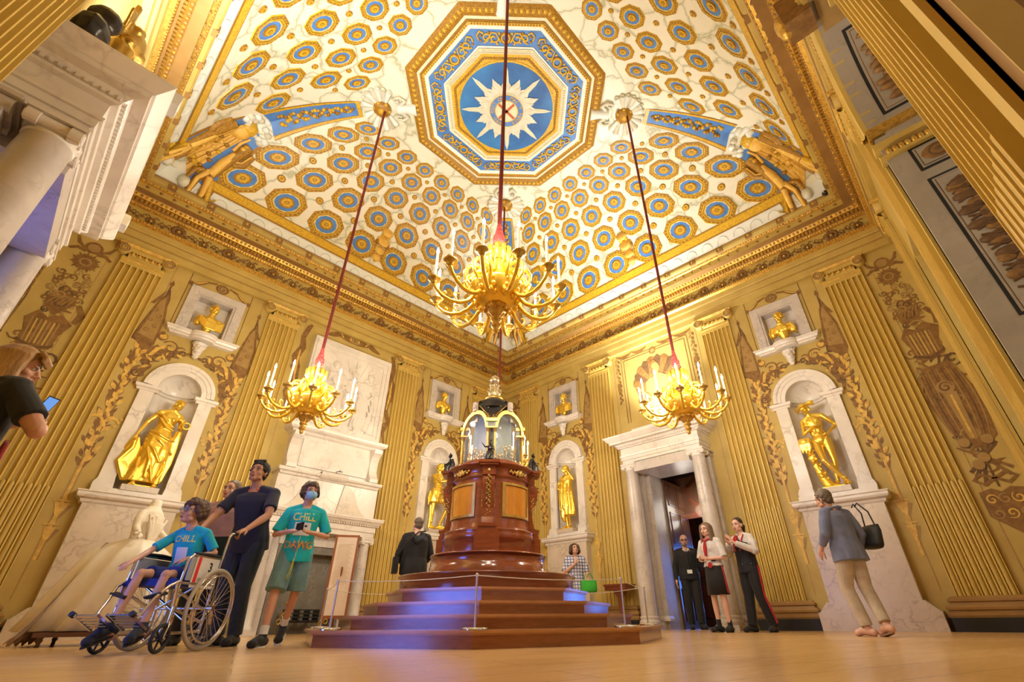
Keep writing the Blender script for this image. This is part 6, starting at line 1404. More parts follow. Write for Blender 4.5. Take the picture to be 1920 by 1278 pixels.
# barrier posts and cords
M['steel_b'] = mat('brushed_steel_post', (.72, .69, .66), .3, metal=.9)
M['whitecord'] = mat('pale_elastic_cord', (.74, .72, .68), .6)
def posts():
    mb = MB(); t = thing('barrier_post', 'x', 'barrier post', (0, 0, 0), 0, 'short steel barrier posts on the lowest podium step')
    mb.lathe([(.11, 0), (.11, .010), (.105, .016), (.02, .02)], 28); build('base', mb, 'steel', t); mb = MB(); mb.cyl((0, 0, .015), (0, 0, .405), .009, .009, 10); mb.lathe([(.012, .395), (.013, .415), (.008, .422)], 10); build('pole', mb, 'steel_b', t)
    labs = ['steel barrier post at the front centre of the podium, nearest the viewer', 'steel barrier post at the front right corner of the podium', 'steel barrier post at the far right corner of the podium', 'steel barrier post hidden behind the clock to the right', 'steel barrier post hidden directly behind the clock', 'steel barrier post hidden behind the clock to the left', 'steel barrier post at the far left corner of the podium, beside the text board', 'steel barrier post at the near left corner of the podium']
    ang = [225, 270, 315, 0, 45, 90, 135, 180]; P_ = []
    for i, a in enumerate(ang):
        x, y = 1.96 * cos(math.radians(a)), 1.96 * sin(math.radians(a)); P_.append((x, y))
        if i == 0: t.location = (x, y, .131); t['label'] = labs[0]
        elif i not in (4,): dup(t, (x, y, .131), 0, labs[i])
    mb = MB()
    for i in range(8):
        a, b = P_[i], P_[(i + 1) % 8]
        mb.tube([(a[0] + (b[0] - a[0]) * k / 6, a[1] + (b[1] - a[1]) * k / 6, .535 - .02 * sin(PI * k / 6)) for k in range(7)], .0035, 6)
    tag(build('safety_rope', mb, 'whitecord'), 'thin pale cord strung between the steel posts around the clock', 'rope')
posts()
# ------------------------------------------------------------------ people
from mathutils.bvhtree import BVHTree
def sk(n, c, c2=None): M[n] = mat(n, c, .45, col2=c2 or tuple(x * .88 for x in c), nscale=7, bmp=.04, bscale=90); return n
sk('skin_light', (.66, .38, .26), (.60, .31, .21)); sk('skin_tan', (.50, .26, .15), (.44, .21, .12)); sk('skin_pale', (.74, .47, .36), (.68, .39, .29)); sk('skin_boy', (.62, .36, .24), (.56, .30, .19))
def cl(n, c, rough=.8, c2=None, ns=9, bm=.25, bs=16): M[n] = mat(n, c, rough, col2=c2 or tuple(x * .72 for x in c), nscale=ns, bmp=bm, bscale=bs, sheen=.1); return n
for a in (('black_cotton', (.012, .012, .014)), ('navy_cotton', (.012, .014, .035)), ('dark_jeans', (.016, .026, .045)), ('teal_cotton', (.0, .52, .56)), ('teal_blue_cotton', (.0, .44, .60)), ('slate_shorts', (.16, .31, .34)), ('royal_blue', (.01, .03, .22)), ('black_jacket', (.010, .011, .014)),
          ('blue_grey_jacket', (.20, .24, .40)), ('cream_trousers', (.62, .54, .42)), ('white_shirt', (.72, .68, .62)), ('black_wool', (.008, .008, .010)), ('red_cloth', (.50, .015, .02)), ('green_bag', (.04, .42, .03)), ('red_bag', (.30, .012, .025)), ('ivory_silk', (.72, .62, .44)), ('pink_floral', (.50, .30, .28)), ('jeans_grey', (.06, .07, .09))): cl(*a)
M['ivory_silk'] = mat('ivory_silk_satin', (.92, .86, .72), .5, col2=(.84, .75, .58), nscale=5, bmp=.2, bscale=12, sheen=.3)
M['hair_dark'] = mat('dark_brown_hair', (.028, .014, .008), .45, col2=(.06, .03, .015), nscale=30, bmp=.6, bscale=90, sc3=(1, 1, .25))
M['hair_black'] = mat('black_hair', (.008, .007, .007), .7, col2=(.02, .018, .016), nscale=30, bmp=.6, bscale=90, sc3=(1, 1, .25))
M['hair_brown'] = mat('brown_curly_hair', (.11, .055, .025), .5, col2=(.06, .028, .012), nscale=30, bmp=.6, bscale=90)
M['hair_blond'] = mat('blond_hair', (.50, .30, .11), .45, col2=(.30, .16, .05), nscale=24, bmp=.6, bscale=90, sc3=(1, 1, .2))
M['hair_ash'] = mat('ash_brown_hair', (.22, .14, .08), .45, col2=(.13, .08, .045), nscale=24, bmp=.6, bscale=90, sc3=(1, 1, .2))
M['hair_grey'] = mat('grey_brown_hair', (.20, .15, .11), .5, col2=(.11, .08, .06), nscale=26, bmp=.6, bscale=90)
M['boardwood'] = mat('reddish_board_wood', (.30, .09, .03), .4); M['sheet'] = mat('cream_text_sheet', (.78, .64, .52), .6); M['lace'] = mat('ivory_lace', (.62, .46, .30), .8, col2=(.50, .36, .24), nscale=60, bmp=.6, bscale=120); M['shoetan'] = mat('tan_shoe_sole', (.35, .20, .12), .5); M['sidepanel'] = mat('grey_side_panel', (.35, .36, .38), .5)
M['rubber'] = mat('black_rubber', (.012, .012, .013), .6); M['rubber_grey'] = mat('grey_rubber', (.42, .38, .32), .7); M['whitesole'] = mat('white_sole', (.75, .72, .68), .5)
M['phone'] = mat('dark_phone_case', (.01, .01, .012), .25); M['screen'] = glow('blue_phone_screen', (.12, .30, .75), .8); M['maskblue'] = mat('pale_blue_face_mask', (.30, .62, .90), .7, bmp=.2, bscale=60)
M['yellowtext'] = mat('pale_yellow_print', (.78, .74, .22), .7); M['whitetext'] = mat('white_print', (.80, .82, .80), .7); M['orangetext'] = mat('orange_print', (.85, .42, .06), .7); M['purpletext'] = mat('purple_print', (.16, .06, .30), .7); M['yellow'] = mat('yellow_lanyard', (.80, .75, .05), .6)
M['orange'] = mat('orange_collar', (.70, .14, .03), .8); M['blackprint'] = mat('black_print', (.01, .01, .01), .6); M['redprint'] = mat('red_print', (.75, .03, .03), .5); M['glassesblue'] = mat('blue_plastic_frame', (.02, .20, .45), .3); M['lens'] = mat('blue_tinted_lens', (.25, .45, .9), .05, trans=.6)
def plaid():
    m, nt, b = newmat('blue_white_plaid'); v = texco(nt); outs = []
    for ax, s in (('X', 95), ('Z', 95)):
        sp = nt.nodes.new('ShaderNodeSeparateXYZ'); nt.links.new(v, sp.inputs[0]); mu = nt.nodes.new('ShaderNodeMath'); mu.operation = 'MULTIPLY'; mu.inputs[1].default_value = s; nt.links.new(sp.outputs[ax], mu.inputs[0])
        si = nt.nodes.new('ShaderNodeMath'); si.operation = 'SINE'; nt.links.new(mu.outputs[0], si.inputs[0]); outs.append(si)
    mx = nt.nodes.new('ShaderNodeMath'); mx.operation = 'MAXIMUM'; nt.links.new(outs[0].outputs[0], mx.inputs[0]); nt.links.new(outs[1].outputs[0], mx.inputs[1])
    r = ramp(nt, mx.outputs[0], [(.55, (.62, .62, .68)), (.75, (.10, .12, .26))]); nt.links.new(r.outputs['Color'], b.inputs['Base Color']); b.inputs['Roughness'].default_value = .8; M['plaid'] = m
plaid()
def person(name, label, loc, heading, J, skin, s=1., f=0, fat=1., handL=None, handR=None, hr=(0, 0, 0), voxel=.0062, hs=1., ears=True, cat='person', hd=1.04):
    FAT[0] = fat; t = thing('person', label, cat, loc, math.radians(heading) + PI / 2); t.scale = (s, s, s)
    mb = MB(); body(mb, J, f, fat, handL=handL, handR=handR, hs=hs); R = hrot(*hr)
    mb.tube([J['neck'], J['head'] + R @ V((0, .01, -.05))], [.055, .05], 10); head(mb, J['head'], R, hd, ears=ears); o = blob('body', mb, skin, t, voxel, 3); return t, R, o
FAT = [1.]
def axes(J):
    up = (J['chest'] - J['pel']).normalized(); ax = (J['shL'] - J['shR']).normalized(); fw = ax.cross(up).normalized(); ax = up.cross(fw); return ax, -fw if False else up.cross(ax), up
def shirt(par, J, m, sl=(.75, .75), hem=-.06, fat=1., e=.018, f=0, fold=.012, name='shirt', voxel=.0085, open_=0, flare=1., hemz=None, sw=1.):
    ax, bk, up = axes(J); R = Matrix((ax, bk, up)).transposed(); mb = MB(); q = max(fat, FAT[0])
    C0 = J['pel'] + up * hem
    rings = [(C0, (.165 * q + e) * flare, (.125 * q + e) * flare, fold * 1.6, R), (J['pel'] + up * .02, .163 * q + e, .118 * q + e, fold, R), (J['waist'], .142 * q + e, .103 * q + e, fold * 1.5, R), (J['chest'] - up * .03, .155 * q + e, .108 * q + e, fold, R), (J['chest'] + up * .07, .165 * q + e, .105 * q + e, fold * .5, R), (J['chest'] + up * .125, .15 * q + e, .085 * q + e, 0, R), (J['neck'] - up * .025, .078, .068, 0, R)]
    loft(mb, rings, 30, 0, 0, 8)
    if f:
        for s in (-1, 1): mb.ball(J['chest'] + ax * s * .065 - bk * .08, (.064, .058, .064))
    for s, L in (('L', sl[0]), ('R', sl[1])):
        a, b, c = J['sh' + s], J['el' + s], J['wr' + s]; inn = a + (J['chest'] - a) * .25
        if L <= 1: end = a.lerp(b, L); pts = [inn, a, a.lerp(b, L * .5), end]; rr = [.066, .060 * q, .058 * q * sw, .062 * q * sw]
        else: end = b.lerp(c, L - 1); pts = [inn, a, a.lerp(b, .5), b, b.lerp(end, .5), end]; rr = [.066, .060 * q, .056 * q * sw, .050 * q * sw, .045 * q * sw, .038 * sw]
        mb.tube(pts, rr, 14); mb.ball(a, .060 * q); mb.tube([J['neck'] + (a - J['neck']) * .22 + up * .002, a + up * .008], [.054, .054 * q], 12)
        if L > 1: mb.ball(b, .052 * q * sw)
    return blob(name, mb, m, par, voxel, 3)
def pants(par, J, m, L=2., e=.016, fat=1., name='trousers', voxel=.009, wide=1., fold=True, low=.0):
    ax, bk, up = axes(J); R = Matrix((ax, bk, up)).transposed(); mb = MB(); q = max(fat, FAT[0])
    loft(mb, [(J['pel'] + up * .08, .145 * q + e, .108 * q + e, 0, R), (J['pel'], .158 * q + e, .118 * q + e, 0, R), (J['pel'] - up * .10, .15 * q + e, .115 * q + e, 0, R)], 22)
    for s in 'LR':
        a, b, c = J['hip' + s], J['kn' + s], J['an' + s]; mb.ball((a + J['pel']) / 2 + bk * .045 - up * .02, (.095 * q, .085 * q, .10))
        if L <= 1: pts = [a, a.lerp(b, L * .5), a.lerp(b, L)]; rr = [.10 * q, .095 * q * wide, .098 * q * wide]
        else: end = b.lerp(c, L - 1); pts = [a, a.lerp(b, .5), b, b.lerp(end, .5), end]; rr = [.10 * q, .085 * q * wide, .070 * q * wide, .066 * q * wide, .06 * q * wide]
        mb.tube(pts, rr, 14)
        if fold and L > 1:
            for k in range(7):
                p = pts[1].lerp(pts[2], .6 + .1 * k) if k < 4 else pts[3].lerp(pts[4], (k - 3) * .3); n = ax * (.6 * (-1) ** k); mb.tube([p + n * .09 - bk * .04, p - bk * .072 * wide, p - n * .09 - bk * .03 + V((0, 0, .03))], [.008, .013, .008], 6)
    return blob(name, mb, m, par, voxel, 2)
def shoe(par, J, s, m='black_cotton', sole='rubber', hi=.0, name='shoe', k=1.):
    an, to = J['an' + s], J['to' + s]; d = V((to.x - an.x, to.y - an.y, 0)).normalized(); pitch = to.z - an.z
    mb = MB(); heel = an - d * .055 + V((0, 0, -.045)); tip = to + d * .015
    slope = (tip.z - heel.z)
    mb.tube([heel, an + V((0, 0, -.035)), an.lerp(to, .5) + V((0, 0, -.005)), tip], [.042 * k, .046 * k, .044 * k, .036 * k], 12); mb.ball(heel, .042 * k); mb.ball(tip, .037 * k)
    sd = d.cross(V((0, 0, 1)))
    for q in (-1, 1): mb.ball(to + sd * .014 * q, .036 * k)
    mb.tube([an + V((0, 0, -.03)), an + V((0, 0, .02 + hi))], [.045 * k, .043 * k], 12); o = blob(name, mb, m, par, .007, 2)
    mb = MB(); u = (tip - heel); n_ = 14; vs = []
    dn = V((0, 0, -1)); z0 = .034 * k
    for zz in (0, 1):
        for i in range(n_):
            a = 2 * PI * i / n_; p = heel.lerp(tip, .5 + .62 * cos(a)) + sd * .045 * k * sin(a) * (1 if cos(a) < 0 else 1.08) + dn * (z0 + .016 * zz); vs.append(p)
    mb.add(vs, [tuple(range(n_)), tuple(range(2 * n_ - 1, n_ - 1, -1))] + [(i, n_ + i, n_ + (i + 1) % n_, (i + 1) % n_) for i in range(n_)]); build('sole', mb, sole, o); return o
def decal(par, target, polys, m, off=.004, dirn=V((0, 1, 0)), name='print'):
    """press flat printed shapes (vs, fs) onto the cloth of target along dirn"""
    me = target.data; bv = BVHTree.FromPolygons([v.co for v in me.vertices], [tuple(p.vertices) for p in me.polygons]); mb = MB()
    for vs, fs in polys:
        out = []
        for v in vs:
            h = bv.ray_cast(V(v) - dirn * 1.0, dirn); out.append((h[0] - dirn * off) if h[0] else V(v))
        mb.add(out, fs)
    return build(name, mb, m, par)
def strip(pts, w): 
    n = len(pts); L = []; Rr = []
    for i, p in enumerate(pts):
        t = (V(pts[min(i + 1, n - 1)]) - V(pts[max(i - 1, 0)])).normalized(); s_ = t.cross(V((0, 1, 0))).normalized() * w / 2; L.append(V(p) + s_); Rr.append(V(p) - s_)
    return (L + Rr, [(i, i + 1, n + i + 1, n + i) for i in range(n - 1)])
def dens(pts, k=8): 
    o = []
    for i in range(len(pts) - 1): o += [V(pts[i]).lerp(V(pts[i + 1]), j / k) for j in range(k)]
    return o + [V(pts[-1])]
def text_at(s, size, x, z, squash=1., y=-1.):
    vs, fs = text_mesh(s, size); return ([V((x + v.x * squash, y, z + v.y)) for v in vs], fs)
def hairobj(par, mb, m, voxel=.007, sm=1, name='hair'): return blob(name, mb, m, par, voxel, sm)
def longhair(mb, c, R, s=1., L=.26, vol=1., fr=True):
    haircap(mb, c, R, s, 0, t=1.1)
    A = lambda x, y, z: V(c) + R @ (V((x, y, z)) * s)
    for k in range(19):
        a = -.12 * PI + 1.24 * PI * k / 18; x, y = cos(a) * .083 * vol, sin(a) * .095 * vol + .012
        p = A(x, y, .05); q = A(x * 1.12, y * 1.08, -.06); w = V(q) + V((x * .12, y * .1 + (.0), -(L - .1) * s)); mb.tube([A(x * .75, y * .75, .09), p, q, w, w + V((-x * .1, -y * .08, -.03))], [.022 * s, .028 * s, .028 * s, .024 * s, .010 * s], 7)
def shorthair(mb, c, R, s=1., seed=1, r=.02, n=60, low=-.045, t=1.06): haircap(mb, c, R, s, 0, t=t); curls(mb, c, R, s, n, r, 0, low, seed=seed, wide=.084)
def phone(loc, rot, label, glowing=True):
    t = thing('smartphone', label, 'phone', loc); t.rotation_euler = rot; mb = MB(); mb.box(-.037, .037, -.005, .005, -.074, .074); build('phone_case', mb, 'phone', t); mb = MB(); mb.box(-.033, .033, -.007, -.005, -.068, .068); build('screen', mb, 'screen' if glowing else 'phone', t)
    if glowing: t.scale = (.75, .75, .75)
    return t
def W2(t, p): return t.matrix_basis @ V(p)

# --- woman at the left edge with phone
J = J0(head=(-.03, -.06, 1.60), neck=(.0, -.0, 1.47), elL=(.27, -.08, 1.19), wrL=(.0, -.27, 1.30), elR=(-.39, -.03, 1.17), wrR=(-.17, -.24, 1.28))
t, R, b = person('person', 'person with long blond hair in a black T-shirt at the left edge, seen from behind, looking at a phone', (-4.715, -1.15, 0), 45, J, 'skin_light', .905, 1, 1.25, hr=(-1.0, .15, 0), handL=dict(curl=.9, pn=V((0, -.3, 1))), handR=dict(curl=.8, pn=V((.6, 0, .5))))
t['label'] = 'blond person in black T-shirt looking down at a phone, at the left edge'
face(t, J['head'], R, 1.04); sh_ = shirt(t, J, 'black_cotton', (.72, .72), -.1, 1.2, f=1); pants(t, J, 'black_wool', 2., fat=1.15); [shoe(t, J, s) for s in 'LR']
mb = MB(); longhair(mb, J['head'], R, 1.06, .2, 1.06)
for k in range(5): mb.tube([V(J['head']) + R @ V((-.05 + .025 * k, -.06, .11)), V(J['head']) + R @ V((-.07 + .03 * k, -.105, .075)), V(J['head']) + R @ V((-.085 + .03 * k, -.1, .04))], [.02, .018, .008], 6)
hairobj(t, mb, 'hair_blond')
hp = W2(t, (-.06, -.32, 1.45)); phone(hp, (.6, .1, math.radians(20)), 'phone with a lit blue screen held by the blond person at the left edge')
q = thing('red_handbag', 'red handbag hanging at the hip of the blond person, lower left edge', 'handbag', W2(t, (-.20, .10, .62)) + V((.13, -.14, 0)), t.rotation_euler.z + .9); mb = MB()
loft(mb, [((0, 0, 0), .05, .14), ((0, 0, .05), .07, .17), ((0, 0, .2), .055, .155), ((0, 0, .27), .02, .14)], 20); build('bag_body', mb, 'red_bag', q); mb = MB(); mb.tube([(0, .13, .26), (0, .09, .36), (0, .0, .40), (0, -.09, .36), (0, -.13, .26)], .008, 6); build('strap', mb, 'red_bag', q); mb = MB(); mb.tube([(.07, .02, .16), (.072, .0, .10), (.07, -.04, .07), (.072, -.01, .13)], .009, 6); build('buckle', mb, 'steel', q)

# --- wheelchair
HD = -139.5; WC = (-3.10, .55, 0)
def wheelchair():
    t = thing('wheelchair', 'chrome wheelchair with grey tyres, black armrests and a white card numbered 3', 'wheelchair', WC, math.radians(HD) + PI / 2)
    for s in (-1, 1):
        x = s * .29; c = (x, 0, .305); mb = MB(); mb.torus(c, .29, .0155, 48, 10, 0, 'x'); w = build('tyre', mb, 'rubber_grey', t)
        mb = MB(); mb.torus(c, .272, .009, 48, 6, 0, 'x'); mb.torus((x + s * .035, 0, .305), .25, .008, 48, 8, 0, 'x'); mb.cyl((x - .03, 0, .305), (x + .03, 0, .305), .022, .022, 14)
        for k in range(6): a = k * PI / 3; mb.cyl((x, .268 * cos(a), .305 + .268 * sin(a)), (x + s * .035, .25 * cos(a), .305 + .25 * sin(a)), .004, .004, 6)
        build('rim', mb, 'steel', w); mb = MB()
        for k in range(32):
            a = 2 * PI * k / 32; b_ = a + (.55 if k % 2 else -.55); mb.cyl((x + (.022 if k % 4 < 2 else -.022), .02 * cos(b_), .305 + .02 * sin(b_)), (x, .266 * cos(a), .305 + .266 * sin(a)), .0016, .0016, 5)
        build('spokes', mb, 'steel', w)
        # front castor
        y = -.40; xx = s * .235; mb = MB(); mb.torus((xx, y, .098), .085, .0135, 32, 8, 0, 'x'); cw = build('castor_tyre', mb, 'rubber', t)
        mb = MB(); mb.cyl((xx - .02, y, .098), (xx + .02, y, .098), .018, .018, 12)
        for k in range(6): a = k * PI / 3 + .3; mb.tube([(xx, y + .015 * cos(a), .098 + .015 * sin(a)), (xx, y + .08 * cos(a), .098 + .08 * sin(a))], [.009, .007], 6)
        build('castor_spokes', mb, 'rubber', cw)
        mb = MB(); mb.tube([(xx - .026, y, .098), (xx - .026, y + .02, .19), (xx, y + .035, .215)], .007, 6); mb.tube([(xx + .026, y, .098), (xx + .026, y + .02, .19), (xx, y + .035, .215)], .007, 6); mb.cyl((xx, y + .035, .2), (xx, y + .04, .31), .014, .014, 10); build('castor_fork', mb, 'steel', t)
        # side frame
        xf = s * .225; mb = MB(); T_ = lambda *p: mb.tube(list(p), .0115, 8)
        T_((xf, .05, .06 + .06), (xf, .05, .5), (xf, .075, .88), (xf, .10, .915), (xf, .19, .925)); T_((xf, -.36, .30), (xf, .05, .20)); T_((xf, -.36, .30), (xf, -.37, .5), (xf, -.36, .655), (xf, -.32, .69), (xf, .05, .69)); T_((xf, -.40, .48), (xf, .05, .48)); T_((xf, -.40, .48), (xf, -.36, .30)); T_((xf, .05, .14), (xf, -.30, .13), (xf, -.36, .2), (xf, -.36, .3)); T_((xf, 0, .3), (xf, -.36, .42))
        fr = build('side_frame', mb, 'steel', t); mb = MB(); mb.cyl((xf, .13, .922), (xf, .23, .927), .017, .017, 12); build('handle_grip', mb, 'rubber', fr)
        mb = MB(); mb.tube([(xf, -.30, .705), (xf, -.1, .71), (xf, .02, .705)], [.02, .024, .02], 10, flat=.6); build('armrest', mb, 'rubber', t)
        mb = MB(); mb.box(xf - .004, xf + .004, -.33, .04, .50, .675); build('side_panel', mb, 'sidepanel', t)
        # swing-away legrest and footplate
        mb = MB(); T_((xf, -.38, .49), (xf * .95, -.46, .45), (xf * .8, -.53, .36), (xf * .75, -.62, .21)); lg = build('legrest', mb, 'steel', t)
        mb = MB(); mb.T = Matrix.Translation((s * .125, -.66, .215)) @ Matrix.Rotation(-.45, 4, 'X')
        for k in range(5): mb.box(-.085, .085, -.085 + .04 * k, -.06 + .04 * k, -.006, .006)
        for e in (-1, 1): mb.box(e * .085 - .008, e * .085 + .008, -.09, .13, -.009, .009)
        build('footplate', mb, 'steel', t); mb = MB(); mb.tube([(s * .225, -.75, .262), (s * .225, -.72, .25)], .02, 8); build('bumper', mb, 'rubber', lg)
        mb = MB(); mb.tube([(s * .2, -.47, .40), (s * .08, -.48, .37)], [.05, .045], 10, flat=.3); build('calf_pad', mb, 'rubber', t)
    mb = MB(); mb.T = Matrix(); mb.tube([(-.225, -.17, .2), (.225, -.17, .46)], .010, 8); mb.tube([(.225, -.15, .2), (-.225, -.15, .46)], .010, 8); mb.cyl((-.29, 0, .305), (.29, 0, .305), .01, .01, 8); build('cross_brace', mb, 'steel', t)
    mb = MB(); mb.box(-.215, .215, -.41, .04, .455, .485); mb.box(-.2, .2, -.40, .03, .485, .51); build('seat', mb, 'royal_blue', t); mb = MB(); mb.T = Matrix.Translation((0, .055, .5)) @ Matrix.Rotation(-.06, 4, 'X'); mb.box(-.215, .215, -.012, .02, 0, .39); build('backrest', mb, 'rubber', t)
    mb = MB(); x = .232; mb.add([(x, -.27, .45), (x, .03, .45), (x, .03, .69), (x, -.27, .69)], [(0, 1, 2, 3)]); cd = build('number_card', mb, 'whitesole', t)
    mb = MB(); mb.add([(x + .001, -.25, .47), (x + .001, -.21, .47), (x + .001, -.21, .68), (x + .001, -.25, .68)], [(0, 1, 2, 3)]); build('red_stripe', mb, 'redprint', cd)
    mb = MB(); M4 = Matrix(((0, 0, 1), (1, 0, 0), (0, 1, 0))).to_4x4(); M4.translation = (x + .002, -.07, .61); put_text(mb, '3', .10, M4, 0)
    for k in range(5): mb.box(x, x + .0015, -.19, .01 - .02 * (k % 2), .52 - .011 * k, .523 - .011 * k)
    build('number_print', mb, 'blackprint', cd)
wheelchair()
# --- boy in the wheelchair (local units scaled .8)
J = J0(pel=(0, -.12, .70), waist=(0, -.11, .83), chest=(-.01, -.13, .99), neck=(-.02, -.17, 1.16), head=(-.03, -.21, 1.33), hipL=(.085, -.14, .68), hipR=(-.085, -.14, .68), knL=(.13, -.50, .67), knR=(-.11, -.54, .68), anL=(.12, -.55, .24), anR=(-.14, -.62, .24), toL=(.15, -.69, .12), toR=(-.17, -.77, .11),
       shL=(.155, -.13, 1.11), shR=(-.175, -.15, 1.10), elL=(.27, -.07, .92), wrL=(.12, -.26, .84), elR=(-.26, -.34, .92), wrR=(-.21, -.58, .79))
t, R, b = person('person', 'child with blue glasses and teal T-shirt reading CHILL, sitting in the wheelchair', WC, HD, J, 'skin_boy', .80, 0, .86, hr=(-.35, -.14, .05), hs=.92, hd=1.18, handL=dict(curl=.7, d=V((-1, -.5, -.3)), pn=V((0, .5, -1))), handR=dict(curl=.6, d=V((.1, -1, -.5)), pn=V((0, -.4, -1))))
face(t, J['head'], R, 1.18); s1 = shirt(t, J, 'teal_blue_cotton', (.85, .85), -.04, .88, fold=.02); pants(t, J, 'royal_blue', .72, fat=.9, name='shorts', fold=False)
for s in 'LR':
    shoe(t, J, s, 'dark_jeans', 'rubber'); 
decal(t, s1, [text_at('CHILL', .095, -.01, 1.045, .9)], 'yellowtext')
dg = [([V((x, -1, z)) for x, z in q], [tuple(range(len(q)))]) for q in ([(-.07, .92), (-.08, .99), (-.04, .96), (.03, .96), (.07, .99), (.06, .90), (.04, .80), (-.05, .80)],)]
decal(t, s1, [([v for v in dens([V((-.06 + .015 * k, -1, .81)), V((-.06 + .015 * k, -1, .96))], 4)] + [v for v in dens([V((-.045 + .015 * k, -1, .81)), V((-.045 + .015 * k, -1, .96))], 4)], [(i, i + 1, i + 6, i + 5) for i in range(4)]) for k in range(8)], 'whitetext', .003)
mb = MB(); shorthair(mb, J['head'], R, 1.2, 5, .024, 80, -.03, t=1.1); hairobj(t, mb, 'hair_brown')
def glasses(par, c, R, s, m='glassesblue'):
    mb = MB(); A = lambda x, y, z: V(c) + R @ (V((x, y, z)) * s)
    for x in (-.031, .031):
        mb.tube([A(x + .025 * cos(2 * PI * k / 14), -.100, .0 + .021 * sin(2 * PI * k / 14)) for k in range(14)], .0028 * s, 6, closed=True); sg = 1 if x > 0 else -1; mb.tube([A(x + sg * .026, -.098, .004), A(sg * .078, -.07, .006), A(sg * .083, .01, .0)], .0022 * s, 5)
    mb.tube([A(-.008, -.1, .004), A(.008, -.1, .004)], .0025 * s, 5); return build('glasses', mb, m, par)
glasses(t, J['head'], R, 1.2)
# --- man pushing the wheelchair
J = J0(waist=(0, -.03, 1.10), chest=(.0, -.09, 1.28), neck=(.0, -.13, 1.465), head=(.0, -.18, 1.63), shL=(.20, -.10, 1.41), shR=(-.20, -.12, 1.41), elL=(.28, -.24, 1.16), wrL=(.23, -.48, .975), elR=(-.28, -.26, 1.16), wrR=(-.23, -.49, .975), knL=(.10, -.04, .51), anL=(.11, .03, .09), toL=(.13, -.12, .035), knR=(-.10, -.02, .51), anR=(-.11, .10, .09), toR=(-.14, -.05, .035))
t, R, b = person('person', 'person with short dark hair in a navy polo with orange collar pushing the wheelchair', (-2.53, 1.05, 0), HD, J, 'skin_tan', 1.0, 0, 1.1, hr=(.1, -.16, .0), handL=dict(curl=1.25, d=V((-.1, -1, -.35)), pn=V((0, .4, -1))), handR=dict(curl=1.25, d=V((.1, -1, -.35)), pn=V((0, .4, -1))))
face(t, J['head'], R, 1.04); s1 = shirt(t, J, 'navy_cotton', (.72, .72), -.12, 1.12, fold=.018); pants(t, J, 'dark_jeans', 2., fat=1.08); [shoe(t, J, s) for s in 'LR']
mb = MB(); nk = J['neck']; mb.tube([nk + V((.06 * cos(a), .055 * sin(a) + .005, .0 + .03 * sin(a))) for a in [PI * (-.3 + 1.6 * k / 14) for k in range(15)]], [.026] * 15, 8, flat=.6); build('collar', mb, 'orange', s1)
mb = MB(); shorthair(mb, J['head'], R, 1.06, 2, .010, 120, -.02, t=1.1)
for k in range(9): mb.ball(V(J['head']) + R @ V((-.05 + .0125 * k, -.05, .115)), .02)
hairobj(t, mb, 'hair_black', .006)
# --- person half hidden behind him
J = J0(head=(0, -.03, 1.63))
t, R, b = person('person', 'person in a pink floral top, mostly hidden behind the one pushing the wheelchair', (-2.68, 1.66, 0), -120, J, 'skin_light', .95, 1, 1.1, hr=(-.3, -.05, 0), voxel=.008)
face(t, J['head'], R, 1.04); shirt(t, J, 'pink_floral', (.8, .8), -.12, 1.15, f=1); pants(t, J, 'black_wool', 2.); [shoe(t, J, s) for s in 'LR']
mb = MB(); haircap(mb, J['head'], R, 1.06, t=1.06); hairobj(t, mb, 'hair_ash')
# --- walking boy with tablet and face mask
J = J0(chest=(.0, -.02, 1.29), neck=(0, -.02, 1.47), head=(.0, -.05, 1.63), shL=(.185, .0, 1.40), shR=(-.185, .0, 1.40), elL=(.30, .0, 1.14), wrL=(.10, -.25, 1.14), elR=(-.28, -.02, 1.13), wrR=(-.12, -.26, 1.14),
       knR=(-.13, -.12, .50), anR=(-.14, -.20, .10), toR=(-.22, -.34, .035), knL=(.08, .02, .50), anL=(.04, .22, .20), toL=(.02, .16, .06))
t, R, b = person('person', 'walking child in face mask and teal T-shirt reading CHILL DAWG, holding a device', (-2.20, .55, 0), -112, J, 'skin_light', .865, 0, .92, hr=(.28, -.18, .0), handL=dict(curl=.7, d=V((-1, -.35, .1)), pn=V((0, -.3, 1)), side=1), handR=dict(curl=.7, d=V((1, -.35, .12)), pn=V((0, -.3, 1)), side=-1))
face(t, J['head'], R, 1.04, lips=False); s1 = shirt(t, J, 'teal_cotton', (.88, .88), -.13, .98, fold=.02, flare=1.06, sw=1.12); pants(t, J, 'slate_shorts', .92, fat=1.02, name='shorts', wide=1.12, fold=False)
decal(t, s1, [text_at('CHILL', .125, 0, 1.325, .78)], 'yellowtext'); decal(t, s1, [text_at('DAWG', .115, 0, 1.015, .85)], 'orangetext'); decal(t, s1, [([V((-.09 + .018 * k + dx, -1, z)) for dx in (0, .018) for z in (1.12, 1.17, 1.22, 1.265)], [(0, 1, 5, 4), (1, 2, 6, 5), (2, 3, 7, 6)]) for k in range(10)], 'whitetext', .003)
decal(t, s1, [([V((x + .016 * cos(a), -1, 1.225 + .012 * sin(a))) for a in [2 * PI * k / 10 for k in range(10)]], [tuple(range(10))]) for x in (-.035, .035)], 'blackprint', .006)
for s in 'LR':
    mb = MB(); an = J['an' + s]; mb.tube([an + V((0, 0, -.01)), an + (J['kn' + s] - an) * .24], [.042, .044], 12); build('sock', mb, 'whitetext', t); shoe(t, J, s, 'black_cotton', 'whitesole', k=1.06)
A = lambda x, y, z: V(J['head']) + R @ (V((x, y, z)) * 1.04)
mb = MB(); mb.ball(A(0, -.068, -.05), (.066, .056, .055), 0, 18, 12, R); 
